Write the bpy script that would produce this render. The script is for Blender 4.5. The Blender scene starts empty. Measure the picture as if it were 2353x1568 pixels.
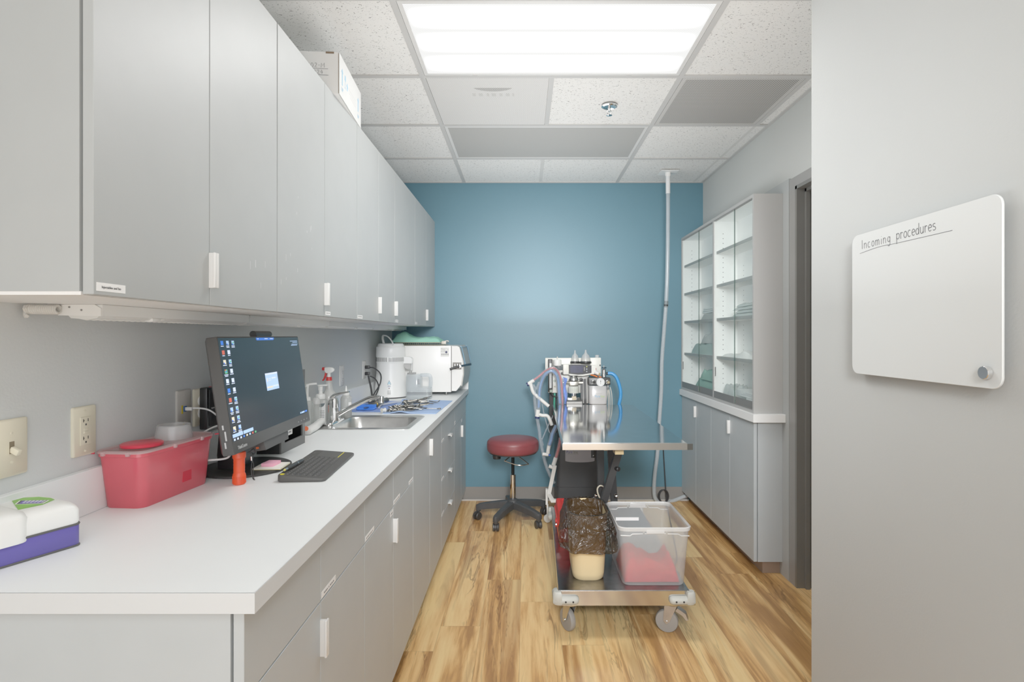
import bpy, bmesh, math, random
from mathutils import Vector, Matrix, Euler, noise
from math import pi, sin, cos, radians as R

random.seed(7)
S = bpy.context.scene
C = S.collection
F, CX, CY, H0 = 1270.0, 1205.0, 771.0, 1.318      # measured focal length (px), vanishing point, eye height


def P(px, py, Y):
    """point of the room seen at photo position (px,py) and standing at depth Y"""
    return Vector(((px - CX) * Y / F, Y, H0 - (py - CY) * Y / F))


def ZP(px, py, z):
    return P(px, py, (H0 - z) * F / (py - CY))


def lin(c):
    return tuple(((v / 255) / 12.92 if v / 255 <= 0.04045 else ((v / 255 + 0.055) / 1.055) ** 2.4) for v in c)


# ------------------------------------------------------------------ materials
MATS = {}


def newmat(name):
    m = bpy.data.materials.new(name)
    m.use_nodes = True
    nt = m.node_tree
    nt.nodes.clear()
    out = nt.nodes.new('ShaderNodeOutputMaterial')
    return m, nt, out


def N(nt, kind, **kw):
    n = nt.nodes.new(kind)
    for k, v in kw.items():
        setattr(n, k, v)
    return n


def mat(name, col, rough=.5, metal=0.0, spec=.5, var=.04, vscale=6.0, bump=0.0, bscale=80.0, emit=0.0, coat=0.0, sheen=0.0, aniso=0.0):
    if name in MATS:
        return MATS[name]
    m, nt, out = newmat(name)
    b = N(nt, 'ShaderNodeBsdfPrincipled')
    nt.links.new(b.outputs[0], out.inputs[0])
    c = lin(col)
    b.inputs['Roughness'].default_value = rough
    b.inputs['Metallic'].default_value = metal
    b.inputs['Specular IOR Level'].default_value = spec
    b.inputs['Coat Weight'].default_value = coat
    b.inputs['Sheen Weight'].default_value = sheen
    tc = N(nt, 'ShaderNodeTexCoord')
    nz = N(nt, 'ShaderNodeTexNoise')
    nz.inputs['Scale'].default_value = vscale
    nz.inputs['Detail'].default_value = 3
    nt.links.new(tc.outputs['Object'], nz.inputs['Vector'])
    rp = N(nt, 'ShaderNodeValToRGB')
    rp.color_ramp.elements[0].position = .3
    rp.color_ramp.elements[1].position = .7
    rp.color_ramp.elements[0].color = tuple(x * (1 - var) for x in c) + (1,)
    rp.color_ramp.elements[1].color = tuple(min(1, x * (1 + var)) for x in c) + (1,)
    nt.links.new(nz.outputs['Fac'], rp.inputs[0])
    nt.links.new(rp.outputs[0], b.inputs['Base Color'])
    if emit:
        nt.links.new(rp.outputs[0], b.inputs['Emission Color'])
        b.inputs['Emission Strength'].default_value = emit
    if bump:
        n2 = N(nt, 'ShaderNodeTexNoise')
        n2.inputs['Scale'].default_value = bscale
        n2.inputs['Detail'].default_value = 4
        nt.links.new(tc.outputs['Object'], n2.inputs['Vector'])
        bp = N(nt, 'ShaderNodeBump')
        bp.inputs['Strength'].default_value = bump
        bp.inputs['Distance'].default_value = .01
        nt.links.new(n2.outputs['Fac'], bp.inputs['Height'])
        nt.links.new(bp.outputs[0], b.inputs['Normal'])
    MATS[name] = m
    return m


def clear(name, col, op=.3, rough=.2, tint=None, transl=.0, gloss=.06):
    """translucent plastic or glass: part see-through, part coloured surface"""
    if name in MATS:
        return MATS[name]
    m, nt, out = newmat(name)
    t = N(nt, 'ShaderNodeBsdfTransparent')
    t.inputs[0].default_value = lin(tint or (255, 255, 255)) + (1,)
    b = N(nt, 'ShaderNodeBsdfPrincipled')
    b.inputs['Base Color'].default_value = lin(col) + (1,)
    b.inputs['Roughness'].default_value = rough
    tc = N(nt, 'ShaderNodeTexCoord')
    nz = N(nt, 'ShaderNodeTexNoise')
    nz.inputs['Scale'].default_value = 14
    nt.links.new(tc.outputs['Object'], nz.inputs['Vector'])
    mr = N(nt, 'ShaderNodeMapRange')
    mr.inputs['To Min'].default_value = op * .92
    mr.inputs['To Max'].default_value = min(1, op * 1.08)
    nt.links.new(nz.outputs['Fac'], mr.inputs['Value'])
    sh = b
    if transl:
        tr = N(nt, 'ShaderNodeBsdfTranslucent')
        tr.inputs[0].default_value = lin(col) + (1,)
        mx0 = N(nt, 'ShaderNodeMixShader')
        mx0.inputs[0].default_value = transl
        nt.links.new(b.outputs[0], mx0.inputs[1])
        nt.links.new(tr.outputs[0], mx0.inputs[2])
        sh = mx0
    mx = N(nt, 'ShaderNodeMixShader')
    nt.links.new(mr.outputs[0], mx.inputs[0])
    nt.links.new(t.outputs[0], mx.inputs[1])
    nt.links.new(sh.outputs[0], mx.inputs[2])
    g = N(nt, 'ShaderNodeBsdfGlossy')
    g.inputs['Roughness'].default_value = min(rough, .15)
    lw0 = N(nt, 'ShaderNodeLayerWeight')
    lw0.inputs[0].default_value = .5
    lw1 = N(nt, 'ShaderNodeMath', operation='POWER')
    lw1.inputs[1].default_value = 4
    nt.links.new(lw0.outputs['Facing'], lw1.inputs[0])
    lw = N(nt, 'ShaderNodeMath', operation='MULTIPLY_ADD')
    lw.inputs[1].default_value = gloss * 4
    lw.inputs[2].default_value = gloss * .5
    nt.links.new(lw1.outputs[0], lw.inputs[0])
    mx2 = N(nt, 'ShaderNodeMixShader')
    nt.links.new(lw.outputs[0], mx2.inputs[0])
    nt.links.new(mx.outputs[0], mx2.inputs[1])
    nt.links.new(g.outputs[0], mx2.inputs[2])
    nt.links.new(mx2.outputs[0], out.inputs[0])
    MATS[name] = m
    return m


# ------------------------------------------------------------------ geometry
def _v(bm, p, M):
    p = Vector(p)
    return bm.verts.new(M @ p if M is not None else p)


def box(bm, lo, hi, M=None, mi=0, bev=0.0, seg=2):
    x0, y0, z0 = lo
    x1, y1, z1 = hi
    x0, x1 = min(x0, x1), max(x0, x1)
    y0, y1 = min(y0, y1), max(y0, y1)
    z0, z1 = min(z0, z1), max(z0, z1)
    vs = [_v(bm, p, M) for p in ((x0, y0, z0), (x1, y0, z0), (x1, y1, z0), (x0, y1, z0), (x0, y0, z1), (x1, y0, z1), (x1, y1, z1), (x0, y1, z1))]
    fs = [bm.faces.new([vs[i] for i in q]) for q in ((0, 3, 2, 1), (4, 5, 6, 7), (0, 1, 5, 4), (1, 2, 6, 5), (2, 3, 7, 6), (3, 0, 4, 7))]
    for f in fs:
        f.material_index = mi
    if bev:
        es = {e for f in fs for e in f.edges}
        r = bmesh.ops.bevel(bm, geom=list(es), offset=bev, segments=seg, profile=.5, affect='EDGES', clamp_overlap=True)
        for f in r['faces']:
            f.material_index = mi
    return bm


def loft(bm, rings, cap0=True, cap1=True, closed=True, M=None, mi=0):
    L = [[_v(bm, p, M) for p in r] for r in rings]
    n = len(L[0])
    for a, b in zip(L, L[1:]):
        for i in range(n if closed else n - 1):
            j = (i + 1) % n
            f = bm.faces.new((a[i], a[j], b[j], b[i]))
            f.material_index = mi
    if closed and cap0:
        f = bm.faces.new(list(reversed(L[0])))
        f.material_index = mi
    if closed and cap1:
        f = bm.faces.new(L[-1])
        f.material_index = mi
    return bm


def circ(r, n, z=0.0, cx=0, cy=0, ry=None):
    ry = r if ry is None else ry
    return [(cx + r * cos(2 * pi * i / n), cy + ry * sin(2 * pi * i / n), z) for i in range(n)]


def lathe(bm, prof, n=24, M=None, mi=0, cap0=True, cap1=True):
    return loft(bm, [circ(max(r, 1e-4), n, z) for r, z in prof], cap0, cap1, True, M, mi)


def rrect(w, d, r, z=0.0, seg=4, cx=0, cy=0):
    r = min(r, w / 2 - 1e-4, d / 2 - 1e-4)
    pts = []
    for sx, sy, a0 in ((1, 1, 0), (-1, 1, 90), (-1, -1, 180), (1, -1, 270)):
        for i in range(seg + 1):
            a = R(a0 + 90 * i / seg)
            pts.append((cx + sx * (w / 2 - r) + r * cos(a), cy + sy * (d / 2 - r) + r * sin(a), z))
    return pts


def cr(pts, sub=6, closed=False):
    pts = [Vector(p) for p in pts]
    if sub <= 1 or len(pts) < 3:
        return pts
    out = []
    n = len(pts)
    for i in range(n if closed else n - 1):
        p0 = pts[(i - 1) % n] if closed or i > 0 else pts[0]
        p1 = pts[i]
        p2 = pts[(i + 1) % n]
        p3 = pts[(i + 2) % n] if closed or i + 2 < n else pts[-1]
        for k in range(sub):
            t = k / sub
            out.append(.5 * ((2 * p1) + (p2 - p0) * t + (2 * p0 - 5 * p1 + 4 * p2 - p3) * t * t + (3 * p1 - p0 - 3 * p2 + p3) * t ** 3))
    if not closed:
        out.append(pts[-1])
    return out


def tube(bm, pts, r, n=8, sub=6, closed=False, M=None, mi=0, square=False, flat=1.0):
    pts = cr(pts, sub, closed)
    m = len(pts)
    rings = []
    up = None
    for i, p in enumerate(pts):
        a = pts[(i - 1) % m] if closed or i > 0 else pts[i]
        b = pts[(i + 1) % m] if closed or i < m - 1 else pts[i]
        t = (b - a)
        if t.length < 1e-9:
            t = Vector((0, 0, 1))
        t.normalize()
        if up is None:
            up = Vector((0, 0, 1)) if abs(t.z) < .9 else Vector((0, 1, 0))
        s = t.cross(up)
        if s.length < 1e-6:
            s = t.cross(Vector((1, .3, 0)))
        s.normalize()
        u = s.cross(t).normalized()
        up = u
        rr = r(i / max(1, m - 1)) if callable(r) else r
        if square:
            rings.append([p + s * rr * a_ + u * rr * flat * b_ for a_, b_ in ((-1, -1), (1, -1), (1, 1), (-1, 1))])
        else:
            rings.append([p + s * rr * cos(2 * pi * k / n) + u * rr * flat * sin(2 * pi * k / n) for k in range(n)])
    if closed:
        rings.append(rings[0])
        return loft(bm, rings, False, False, True, M, mi)
    return loft(bm, rings, True, True, True, M, mi)


def prism(bm, poly, a0, a1, axis='z', M=None, mi=0):
    """polygon extruded along an axis; poly is (u,v): z->(x,y), y->(x,z), x->(y,z)"""
    def w(u, v, a):
        return (u, v, a) if axis == 'z' else ((u, a, v) if axis == 'y' else (a, u, v))
    return loft(bm, [[w(u, v, a0) for u, v in poly], [w(u, v, a1) for u, v in poly]], True, True, True, M, mi)


def sheet(bm, nx, ny, fn, M=None, mi=0, thick=0.0):
    V = [[_v(bm, fn(i / nx, j / ny), M) for i in range(nx + 1)] for j in range(ny + 1)]
    for j in range(ny):
        for i in range(nx):
            f = bm.faces.new((V[j][i], V[j][i + 1], V[j + 1][i + 1], V[j + 1][i]))
            f.material_index = mi
    return bm


def sphere(bm, r, M=None, mi=0, n=14, m=8, sz=1.0):
    prof = [(r * cos(-pi / 2 + pi * i / m), r * sz * sin(-pi / 2 + pi * i / m)) for i in range(m + 1)]
    return lathe(bm, prof, n, M, mi)


def TR(x=0, y=0, z=0, rx=0, ry=0, rz=0):
    return Matrix.Translation((x, y, z)) @ Euler((R(rx), R(ry), R(rz))).to_matrix().to_4x4()


def along(p, d):
    """matrix that carries +z onto direction d at p"""
    q = Vector(d).normalized().to_track_quat('Z', 'Y')
    return Matrix.Translation(p) @ q.to_matrix().to_4x4()


def bmn():
    return bmesh.new()


# ------------------------------------------------------------------ objects
WM = {}


def obj(name, bm, m, parent=None, world=False, smooth=35, loc=None, label=None):
    """ONE mesh object; world=True: the mesh is given in room coordinates"""
    if parent is not None and world:
        bm.transform(WM[parent.name].inverted())
    if parent is None and loc is not None:
        bm.transform(Matrix.Translation(-Vector(loc)))
    bmesh.ops.recalc_face_normals(bm, faces=bm.faces)
    me = bpy.data.meshes.new(name)
    bm.to_mesh(me)
    bm.free()
    for x in (m if isinstance(m, (list, tuple)) else [m]):
        me.materials.append(x)
    if smooth and len(me.polygons):
        me.polygons.foreach_set('use_smooth', [True] * len(me.polygons))
        me.set_sharp_from_angle(angle=R(smooth))
    o = bpy.data.objects.new(name, me)
    C.objects.link(o)
    WM[o.name] = Matrix.Identity(4)
    if parent is not None:
        o.parent = parent
        WM[o.name] = WM[parent.name].copy()
    elif loc is not None:
        o.location = loc
        WM[o.name] = Matrix.Translation(loc)
    if label:
        o['label'] = label
    return o


def tag(o, label, cat, group=None, kind=None):
    o['label'] = label
    o['category'] = cat
    if group:
        o['group'] = group
    if kind:
        o['kind'] = kind
    return o


def thing(name, label, cat, loc=(0, 0, 0), rz=0.0, group=None):
    o = bpy.data.objects.new(name, None)
    C.objects.link(o)
    o.empty_display_size = .05
    o.location = loc
    o.rotation_euler = (0, 0, R(rz))
    WM[o.name] = Matrix.Translation(loc) @ Euler((0, 0, R(rz))).to_matrix().to_4x4()
    return tag(o, label, cat, group)


def single(name, label, cat, bm, m, loc, group=None, smooth=35):
    return tag(obj(name, bm, m, None, False, smooth, loc), label, cat, group)


def struct(name, bm, m, parent=None, smooth=0):
    o = obj(name, bm, m, parent, False, smooth)
    if parent is None:
        o['kind'] = 'structure'
    return o


def copy_tree(o, loc, rz, label=None, rot=None):
    r = o.copy()
    C.objects.link(r)
    r.location = loc
    r.rotation_euler = rot if rot else (0, 0, R(rz))
    if label:
        r['label'] = label
    for ch in list(o.children):
        c = ch.copy()
        C.objects.link(c)
        c.parent = r
        for g in list(ch.children):
            d = g.copy()
            C.objects.link(d)
            d.parent = c
    return r


def text(name, body, size, m, parent, M, align='LEFT', shear=0.0, sx=1.0, ext=.0002):
    cu = bpy.data.curves.new(name, 'FONT')
    cu.body = body
    cu.size = size
    cu.align_x = align
    cu.shear = shear
    cu.extrude = ext
    cu.resolution_u = 3
    o = bpy.data.objects.new('tmp', cu)
    C.objects.link(o)
    dg = bpy.context.evaluated_depsgraph_get()
    me = bpy.data.meshes.new_from_object(o.evaluated_get(dg))
    bpy.data.objects.remove(o)
    me.name = name
    me.transform(Matrix.Diagonal((sx, 1, 1, 1)))
    me.transform(M)
    if parent is not None:
        me.transform(WM[parent.name].inverted())
    me.materials.clear()
    me.materials.append(m)
    r = bpy.data.objects.new(name, me)
    C.objects.link(r)
    r.parent = parent
    WM[r.name] = WM[parent.name].copy() if parent else Matrix.Identity(4)
    return r


def frameM(o, u, v):
    """matrix: x along u, y along v, z out of the face"""
    u = Vector(u).normalized()
    v = Vector(v).normalized()
    w = u.cross(v)
    M = Matrix((u, v, w)).transposed().to_4x4()
    M.translation = Vector(o)
    return M


# handwriting strokes --------------------------------------------------
def arc(cx, cy, rx, ry, a0, a1, n=10):
    return [(cx + rx * cos(R(a0 + (a1 - a0) * i / n)), cy + ry * sin(R(a0 + (a1 - a0) * i / n))) for i in range(n + 1)]


GL = {
    'I': (.3, [[(.1, 0), (.08, 1)]]),
    'n': (.5, [[(0, .6), (0.02, 0)], [(0.02, .35)] + arc(.2, .38, .17, .2, 150, 0, 7) + [(.38, 0)]]),
    'c': (.5, [arc(.22, .3, .21, .3, 55, 310)]),
    'o': (.52, [arc(.23, .3, .21, .29, 80, 445, 14)]),
    'm': (.72, [[(0, .6), (0.02, 0)], [(.02, .35)] + arc(.17, .4, .14, .18, 150, 0, 6) + [(.31, 0)], [(.31, .35)] + arc(.46, .4, .14, .18, 150, 0, 6) + [(.6, 0)]]),
    'i': (.26, [[(.1, .58), (.1, 0)], [(.1, .8), (.12, .84)]]),
    'g': (.55, [arc(.22, .32, .2, .26, 40, 400, 12), [(.41, .58), (.41, -.2)] + arc(.24, -.22, .17, .16, 0, -150, 6)]),
    'p': (.55, [[(.04, .6), (.06, -.4)], arc(.24, .32, .2, .27, 150, -160, 12)]),
    'r': (.4, [[(0.03, .6), (.05, 0)], [(.05, .35)] + arc(.2, .38, .15, .2, 150, 40, 5)]),
    'e': (.48, [[(.03, .3), (.42, .34)] + arc(.22, .3, .2, .29, 10, 315, 12)]),
    'd': (.55, [arc(.2, .28, .19, .27, 60, 400, 12), [(.4, 1.0), (.41, 0)]]),
    'u': (.5, [[(.02, .6), (.02, .25)] + arc(.19, .22, .17, .22, 180, 350, 7), [(.38, .6), (.39, 0)]]),
    's': (.45, [arc(.22, .45, .17, .14, 50, 270, 8) + arc(.2, .16, .18, .15, 90, -140, 8)]),
    '1': (.3, [[(.1, 0), (.1, .9), (.0, .75)]]),
    '0': (.62, [arc(.27, .45, .23, .45, 90, 450, 14)]),
    '2': (.58, [arc(.25, .65, .2, .25, 160, -20, 8) + [(.05, .05)] + [(.5, 0.05)]]),
    '4': (.62, [[(.3, .95), (.03, .35), (.55, .38)], [(.4, .75), (.36, -.05)]]),
    '-': (.4, [[(.05, .45), (.32, .47)]]),
    'M': (.85, [[(.05, 0), (.1, .9), (.4, .35), (.7, .95), (.72, 0)]]),
    ' ': (.45, []),
}


def handwrite(bm, s, M, h, r, gap=.1, wx=1.0):
    x = 0
    for ch in s:
        adv, st = GL[ch]
        for poly in st:
            tube(bm, [((x + a * wx) * h, b * h, 0) for a, b in poly], r, 5, 1, M=M, flat=.35)
        x += adv * wx + gap
    return x * h
# ================================================================== materials of the room
M_wall = mat('grey_wall_paint', (187, 189, 185), .75, var=.015, vscale=2, bump=.05, bscale=160)
M_blue = mat('blue_wall_paint', (80, 124, 141), .42, var=.02, vscale=2, bump=.04, bscale=160)
M_lam = mat('grey_laminate', (166, 169, 168), .42, var=.02, vscale=9)
M_lamb = mat('grey_laminate_base', (179, 185, 187), .42, var=.02, vscale=9)  # same laminate, cooled and brightened in colour to offset warm floor bounce
M_lam_d = mat('grey_laminate_edge', (170, 169, 166), .5, var=.02)
M_melamine = mat('white_melamine', (232, 231, 228), .45, var=.01)
M_top = mat('white_worktop_laminate', (233, 236, 236), .38, var=.012, vscale=5)
M_topedge = mat('worktop_edge', (208, 211, 212), .45, var=.01)
M_dark = mat('dark_gap', (40, 38, 36), .8)
M_white = mat('white_plastic', (236, 236, 233), .35, var=.01)
M_handle = mat('painted_pull', (226, 225, 222), .35, var=.01)
M_black = mat('black_plastic', (26, 26, 27), .4, var=.1)
M_black_m = mat('black_matte', (33, 33, 34), .65, var=.1)
M_dgrey = mat('dark_grey_plastic', (72, 71, 70), .5, var=.05)
M_grey = mat('grey_plastic', (128, 127, 124), .5)
M_chrome = mat('chrome', (225, 225, 225), .07, metal=1, var=.02)
M_steel = mat('brushed_steel', (190, 190, 188), .28, metal=1, var=.06, vscale=30)
M_tan = mat('rubber_tan', (150, 126, 108), .6)
M_base = mat('grey_rubber_base', (128, 124, 118), .55)
M_frame = mat('dark_grey_door_paint', (106, 105, 101), .4)
M_frame_l = mat('grey_door_casing_paint', (140, 139, 136), .4)
M_ivory = mat('ivory_plastic', (222, 214, 190), .4, var=.01)
M_lab = mat('label_paper', (243, 243, 242), .6, var=.01)
M_ink = mat('grey_ink', (120, 120, 120), .8)
M_inkd = mat('dark_ink', (58, 58, 60), .8)
M_tbar = mat('ceiling_grid_metal', (186, 185, 182), .5, var=.01)


def wood():
    m, nt, out = newmat('hickory_planks')
    L = nt.links
    b = N(nt, 'ShaderNodeBsdfPrincipled')
    L.new(b.outputs[0], out.inputs[0])
    b.inputs['Roughness'].default_value = .36
    b.inputs['Specular IOR Level'].default_value = .4
    g = N(nt, 'ShaderNodeNewGeometry')
    sp = N(nt, 'ShaderNodeSeparateXYZ')
    L.new(g.outputs['Position'], sp.inputs[0])

    def mth(op, a, b_=None, c=None):
        n = N(nt, 'ShaderNodeMath', operation=op)
        for i, v in enumerate((a, b_, c)):
            if v is None:
                continue
            if isinstance(v, (int, float)):
                n.inputs[i].default_value = v
            else:
                L.new(v, n.inputs[i])
        return n.outputs[0]
    x, y = sp.outputs[0], sp.outputs[1]
    u = mth('DIVIDE', mth('ADD', x, .02), .18)
    k = mth('FLOOR', u)
    fu = mth('FRACT', u)
    pos = mth('DIVIDE', mth('ADD', k, 8.5), 20.0)
    rp = N(nt, 'ShaderNodeValToRGB')
    rp.color_ramp.interpolation = 'CONSTANT'
    ends = {-3: 2.304, -2: 2.504, -1: 2.98, 0: 2.732, 1: 2.35, 2: 3.11, 3: 2.61, 4: 2.86, 5: 3.282, 6: 3.054, 7: 3.348}
    els = rp.color_ramp.elements
    first = True
    for kk in sorted(ends):
        val = ((ends[kk] - 1.2) / 3.0)
        p = (kk + 8.0) / 20.0
        e = els[0] if first else els.new(p)
        e.position = 0 if first else p
        e.color = (val, val, val, 1)
        first = False
    els[len(els) - 1].position = 1.0 if els[len(els) - 1].position > .99 else els[len(els) - 1].position
    L.new(pos, rp.inputs[0])
    off = mth('MULTIPLY_ADD', rp.outputs[0], 3.0, 1.2)
    v = mth('DIVIDE', mth('SUBTRACT', y, off), 1.215)
    j = mth('FLOOR', v)
    fv = mth('FRACT', v)
    cb = N(nt, 'ShaderNodeCombineXYZ')
    L.new(k, cb.inputs[0])
    L.new(j, cb.inputs[1])
    wn = N(nt, 'ShaderNodeTexWhiteNoise', noise_dimensions='2D')
    L.new(cb.outputs[0], wn.inputs['Vector'])
    hs = N(nt, 'ShaderNodeSeparateColor')
    L.new(wn.outputs['Color'], hs.inputs[0])
    h1, h2 = hs.outputs[0], hs.outputs[1]
    # grain space, shifted for every board
    gx = mth('ADD', mth('MULTIPLY', x, 1.0), mth('MULTIPLY', h1, 37.0))
    gy = mth('ADD', mth('MULTIPLY', y, .075), mth('MULTIPLY', h2, 11.0))
    gv = N(nt, 'ShaderNodeCombineXYZ')
    L.new(gx, gv.inputs[0])
    L.new(gy, gv.inputs[1])
    L.new(mth('MULTIPLY', h1, 9.0), gv.inputs[2])

    def nz(sc, det, dist, rough=.55):
        n = N(nt, 'ShaderNodeTexNoise')
        n.inputs['Scale'].default_value = sc
        n.inputs['Detail'].default_value = det
        n.inputs['Distortion'].default_value = dist
        n.inputs['Roughness'].default_value = rough
        L.new(gv.outputs[0], n.inputs['Vector'])
        return n.outputs['Fac']
    big = nz(12, 3, .7)
    fine = nz(85, 5, .4, .65)
    vein = nz(15, 4, 1.3, .6)
    r1 = N(nt, 'ShaderNodeValToRGB')
    cs = [(.0, (140, 90, 46)), (.37, (172, 122, 68)), (.46, (208, 154, 90)), (.56, (233, 187, 122)), (.70, (241, 204, 138)), (1, (216, 160, 88))]
    e = r1.color_ramp.elements
    e[0].position, e[0].color = cs[0][0], lin(cs[0][1]) + (1,)
    e[1].position, e[1].color = cs[-1][0], lin(cs[-1][1]) + (1,)
    for p, c in cs[1:-1]:
        q = e.new(p)
        q.color = lin(c) + (1,)
    tone = mth('ADD', big, mth('MULTIPLY', mth('SUBTRACT', h1, .5), .26))
    tone = mth('ADD', tone, mth('MULTIPLY', mth('SUBTRACT', fine, .5), .28))
    L.new(tone, r1.inputs[0])
    # dark veins: where the distorted noise crosses its middle
    vd = mth('ABSOLUTE', mth('SUBTRACT', vein, .5))
    mr = N(nt, 'ShaderNodeMapRange')
    mr.inputs['From Min'].default_value = .0
    mr.inputs['From Max'].default_value = .03
    mr.inputs['To Min'].default_value = .62
    mr.inputs['To Max'].default_value = 0
    L.new(vd, mr.inputs[0])
    msk = N(nt, 'ShaderNodeMapRange')
    msk.inputs['From Min'].default_value = .44
    msk.inputs['From Max'].default_value = .62
    L.new(nz(8, 2, .6), msk.inputs[0])
    vm = mth('MULTIPLY', mr.outputs[0], msk.outputs[0])
    mx = N(nt, 'ShaderNodeMix', data_type='RGBA')
    L.new(vm, mx.inputs[0])
    L.new(r1.outputs[0], mx.inputs[6])
    mx.inputs[7].default_value = lin((92, 54, 26)) + (1,)
    # brown heartwood patches
    ms2 = N(nt, 'ShaderNodeMapRange')
    ms2.inputs['From Min'].default_value = .56
    ms2.inputs['From Max'].default_value = .66
    ms2.inputs['To Max'].default_value = .5
    L.new(nz(10, 3, .9), ms2.inputs[0])
    mx3 = N(nt, 'ShaderNodeMix', data_type='RGBA')
    L.new(ms2.outputs[0], mx3.inputs[0])
    L.new(mx.outputs[2], mx3.inputs[6])
    mx3.inputs[7].default_value = lin((140, 88, 44)) + (1,)
    # seams
    su = mth('MINIMUM', fu, mth('SUBTRACT', 1.0, fu))
    sv = mth('MULTIPLY', mth('MINIMUM', fv, mth('SUBTRACT', 1.0, fv)), 6.75)
    sm = N(nt, 'ShaderNodeMapRange')
    sm.inputs['From Min'].default_value = .0
    sm.inputs['From Max'].default_value = .012
    sm.inputs['To Min'].default_value = .32
    sm.inputs['To Max'].default_value = 0
    L.new(mth('MINIMUM', su, sv), sm.inputs[0])
    mx4 = N(nt, 'ShaderNodeMix', data_type='RGBA')
    L.new(sm.outputs[0], mx4.inputs[0])
    L.new(mx3.outputs[2], mx4.inputs[6])
    mx4.inputs[7].default_value = lin((120, 84, 50)) + (1,)
    L.new(mx4.outputs[2], b.inputs['Base Color'])
    bp = N(nt, 'ShaderNodeBump')
    bp.inputs['Strength'].default_value = .06
    bp.inputs['Distance'].default_value = .003
    L.new(fine, bp.inputs['Height'])
    L.new(bp.outputs[0], b.inputs['Normal'])
    return m


def tile_mat():
    m, nt, out = newmat('fissured_ceiling_tile')
    L = nt.links
    b = N(nt, 'ShaderNodeBsdfPrincipled')
    L.new(b.outputs[0], out.inputs[0])
    b.inputs['Roughness'].default_value = .9
    tc = N(nt, 'ShaderNodeTexCoord')
    mp = N(nt, 'ShaderNodeMapping')
    mp.inputs['Scale'].default_value = (1, 1.35, 1)
    L.new(tc.outputs['Object'], mp.inputs[0])
    n1 = N(nt, 'ShaderNodeTexNoise')
    n1.inputs['Scale'].default_value = 120
    n1.inputs['Detail'].default_value = 2
    n1.inputs['Distortion'].default_value = 1.2
    L.new(mp.outputs[0], n1.inputs['Vector'])
    r1 = N(nt, 'ShaderNodeValToRGB')
    r1.color_ramp.elements[0].position = .325
    r1.color_ramp.elements[1].position = .365
    r1.color_ramp.elements[0].color = lin((98, 95, 90)) + (1,)
    r1.color_ramp.elements[1].color = lin((226, 225, 221)) + (1,)
    L.new(n1.outputs['Fac'], r1.inputs[0])
    L.new(r1.outputs[0], b.inputs['Base Color'])
    return m


def perforated(name, base, hole, pitch, rad):
    m, nt, out = newmat(name)
    L = nt.links
    b = N(nt, 'ShaderNodeBsdfPrincipled')
    b.inputs['Roughness'].default_value = .6
    L.new(b.outputs[0], out.inputs[0])
    tc = N(nt, 'ShaderNodeTexCoord')
    mp = N(nt, 'ShaderNodeMapping')
    mp.inputs['Rotation'].default_value = (0, 0, R(45))
    L.new(tc.outputs['Object'], mp.inputs[0])
    vs = N(nt, 'ShaderNodeVectorMath', operation='SCALE')
    vs.inputs['Scale'].default_value = 1 / pitch
    L.new(mp.outputs[0], vs.inputs[0])
    fr = N(nt, 'ShaderNodeVectorMath', operation='FRACTION')
    L.new(vs.outputs[0], fr.inputs[0])
    sb = N(nt, 'ShaderNodeVectorMath', operation='SUBTRACT')
    sb.inputs[1].default_value = (.5, .5, 0)
    L.new(fr.outputs[0], sb.inputs[0])
    mu = N(nt, 'ShaderNodeVectorMath', operation='MULTIPLY')
    mu.inputs[1].default_value = (1, 1, 0)
    L.new(sb.outputs[0], mu.inputs[0])
    ln = N(nt, 'ShaderNodeVectorMath', operation='LENGTH')
    L.new(mu.outputs[0], ln.inputs[0])
    mr = N(nt, 'ShaderNodeMapRange')
    mr.inputs['From Min'].default_value = rad - .05
    mr.inputs['From Max'].default_value = rad + .05
    L.new(ln.outputs['Value'], mr.inputs[0])
    mx = N(nt, 'ShaderNodeMix', data_type='RGBA')
    L.new(mr.outputs[0], mx.inputs[0])
    mx.inputs[6].default_value = lin(hole) + (1,)
    mx.inputs[7].default_value = lin(base) + (1,)
    L.new(mx.outputs[2], b.inputs['Base Color'])
    return m


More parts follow.
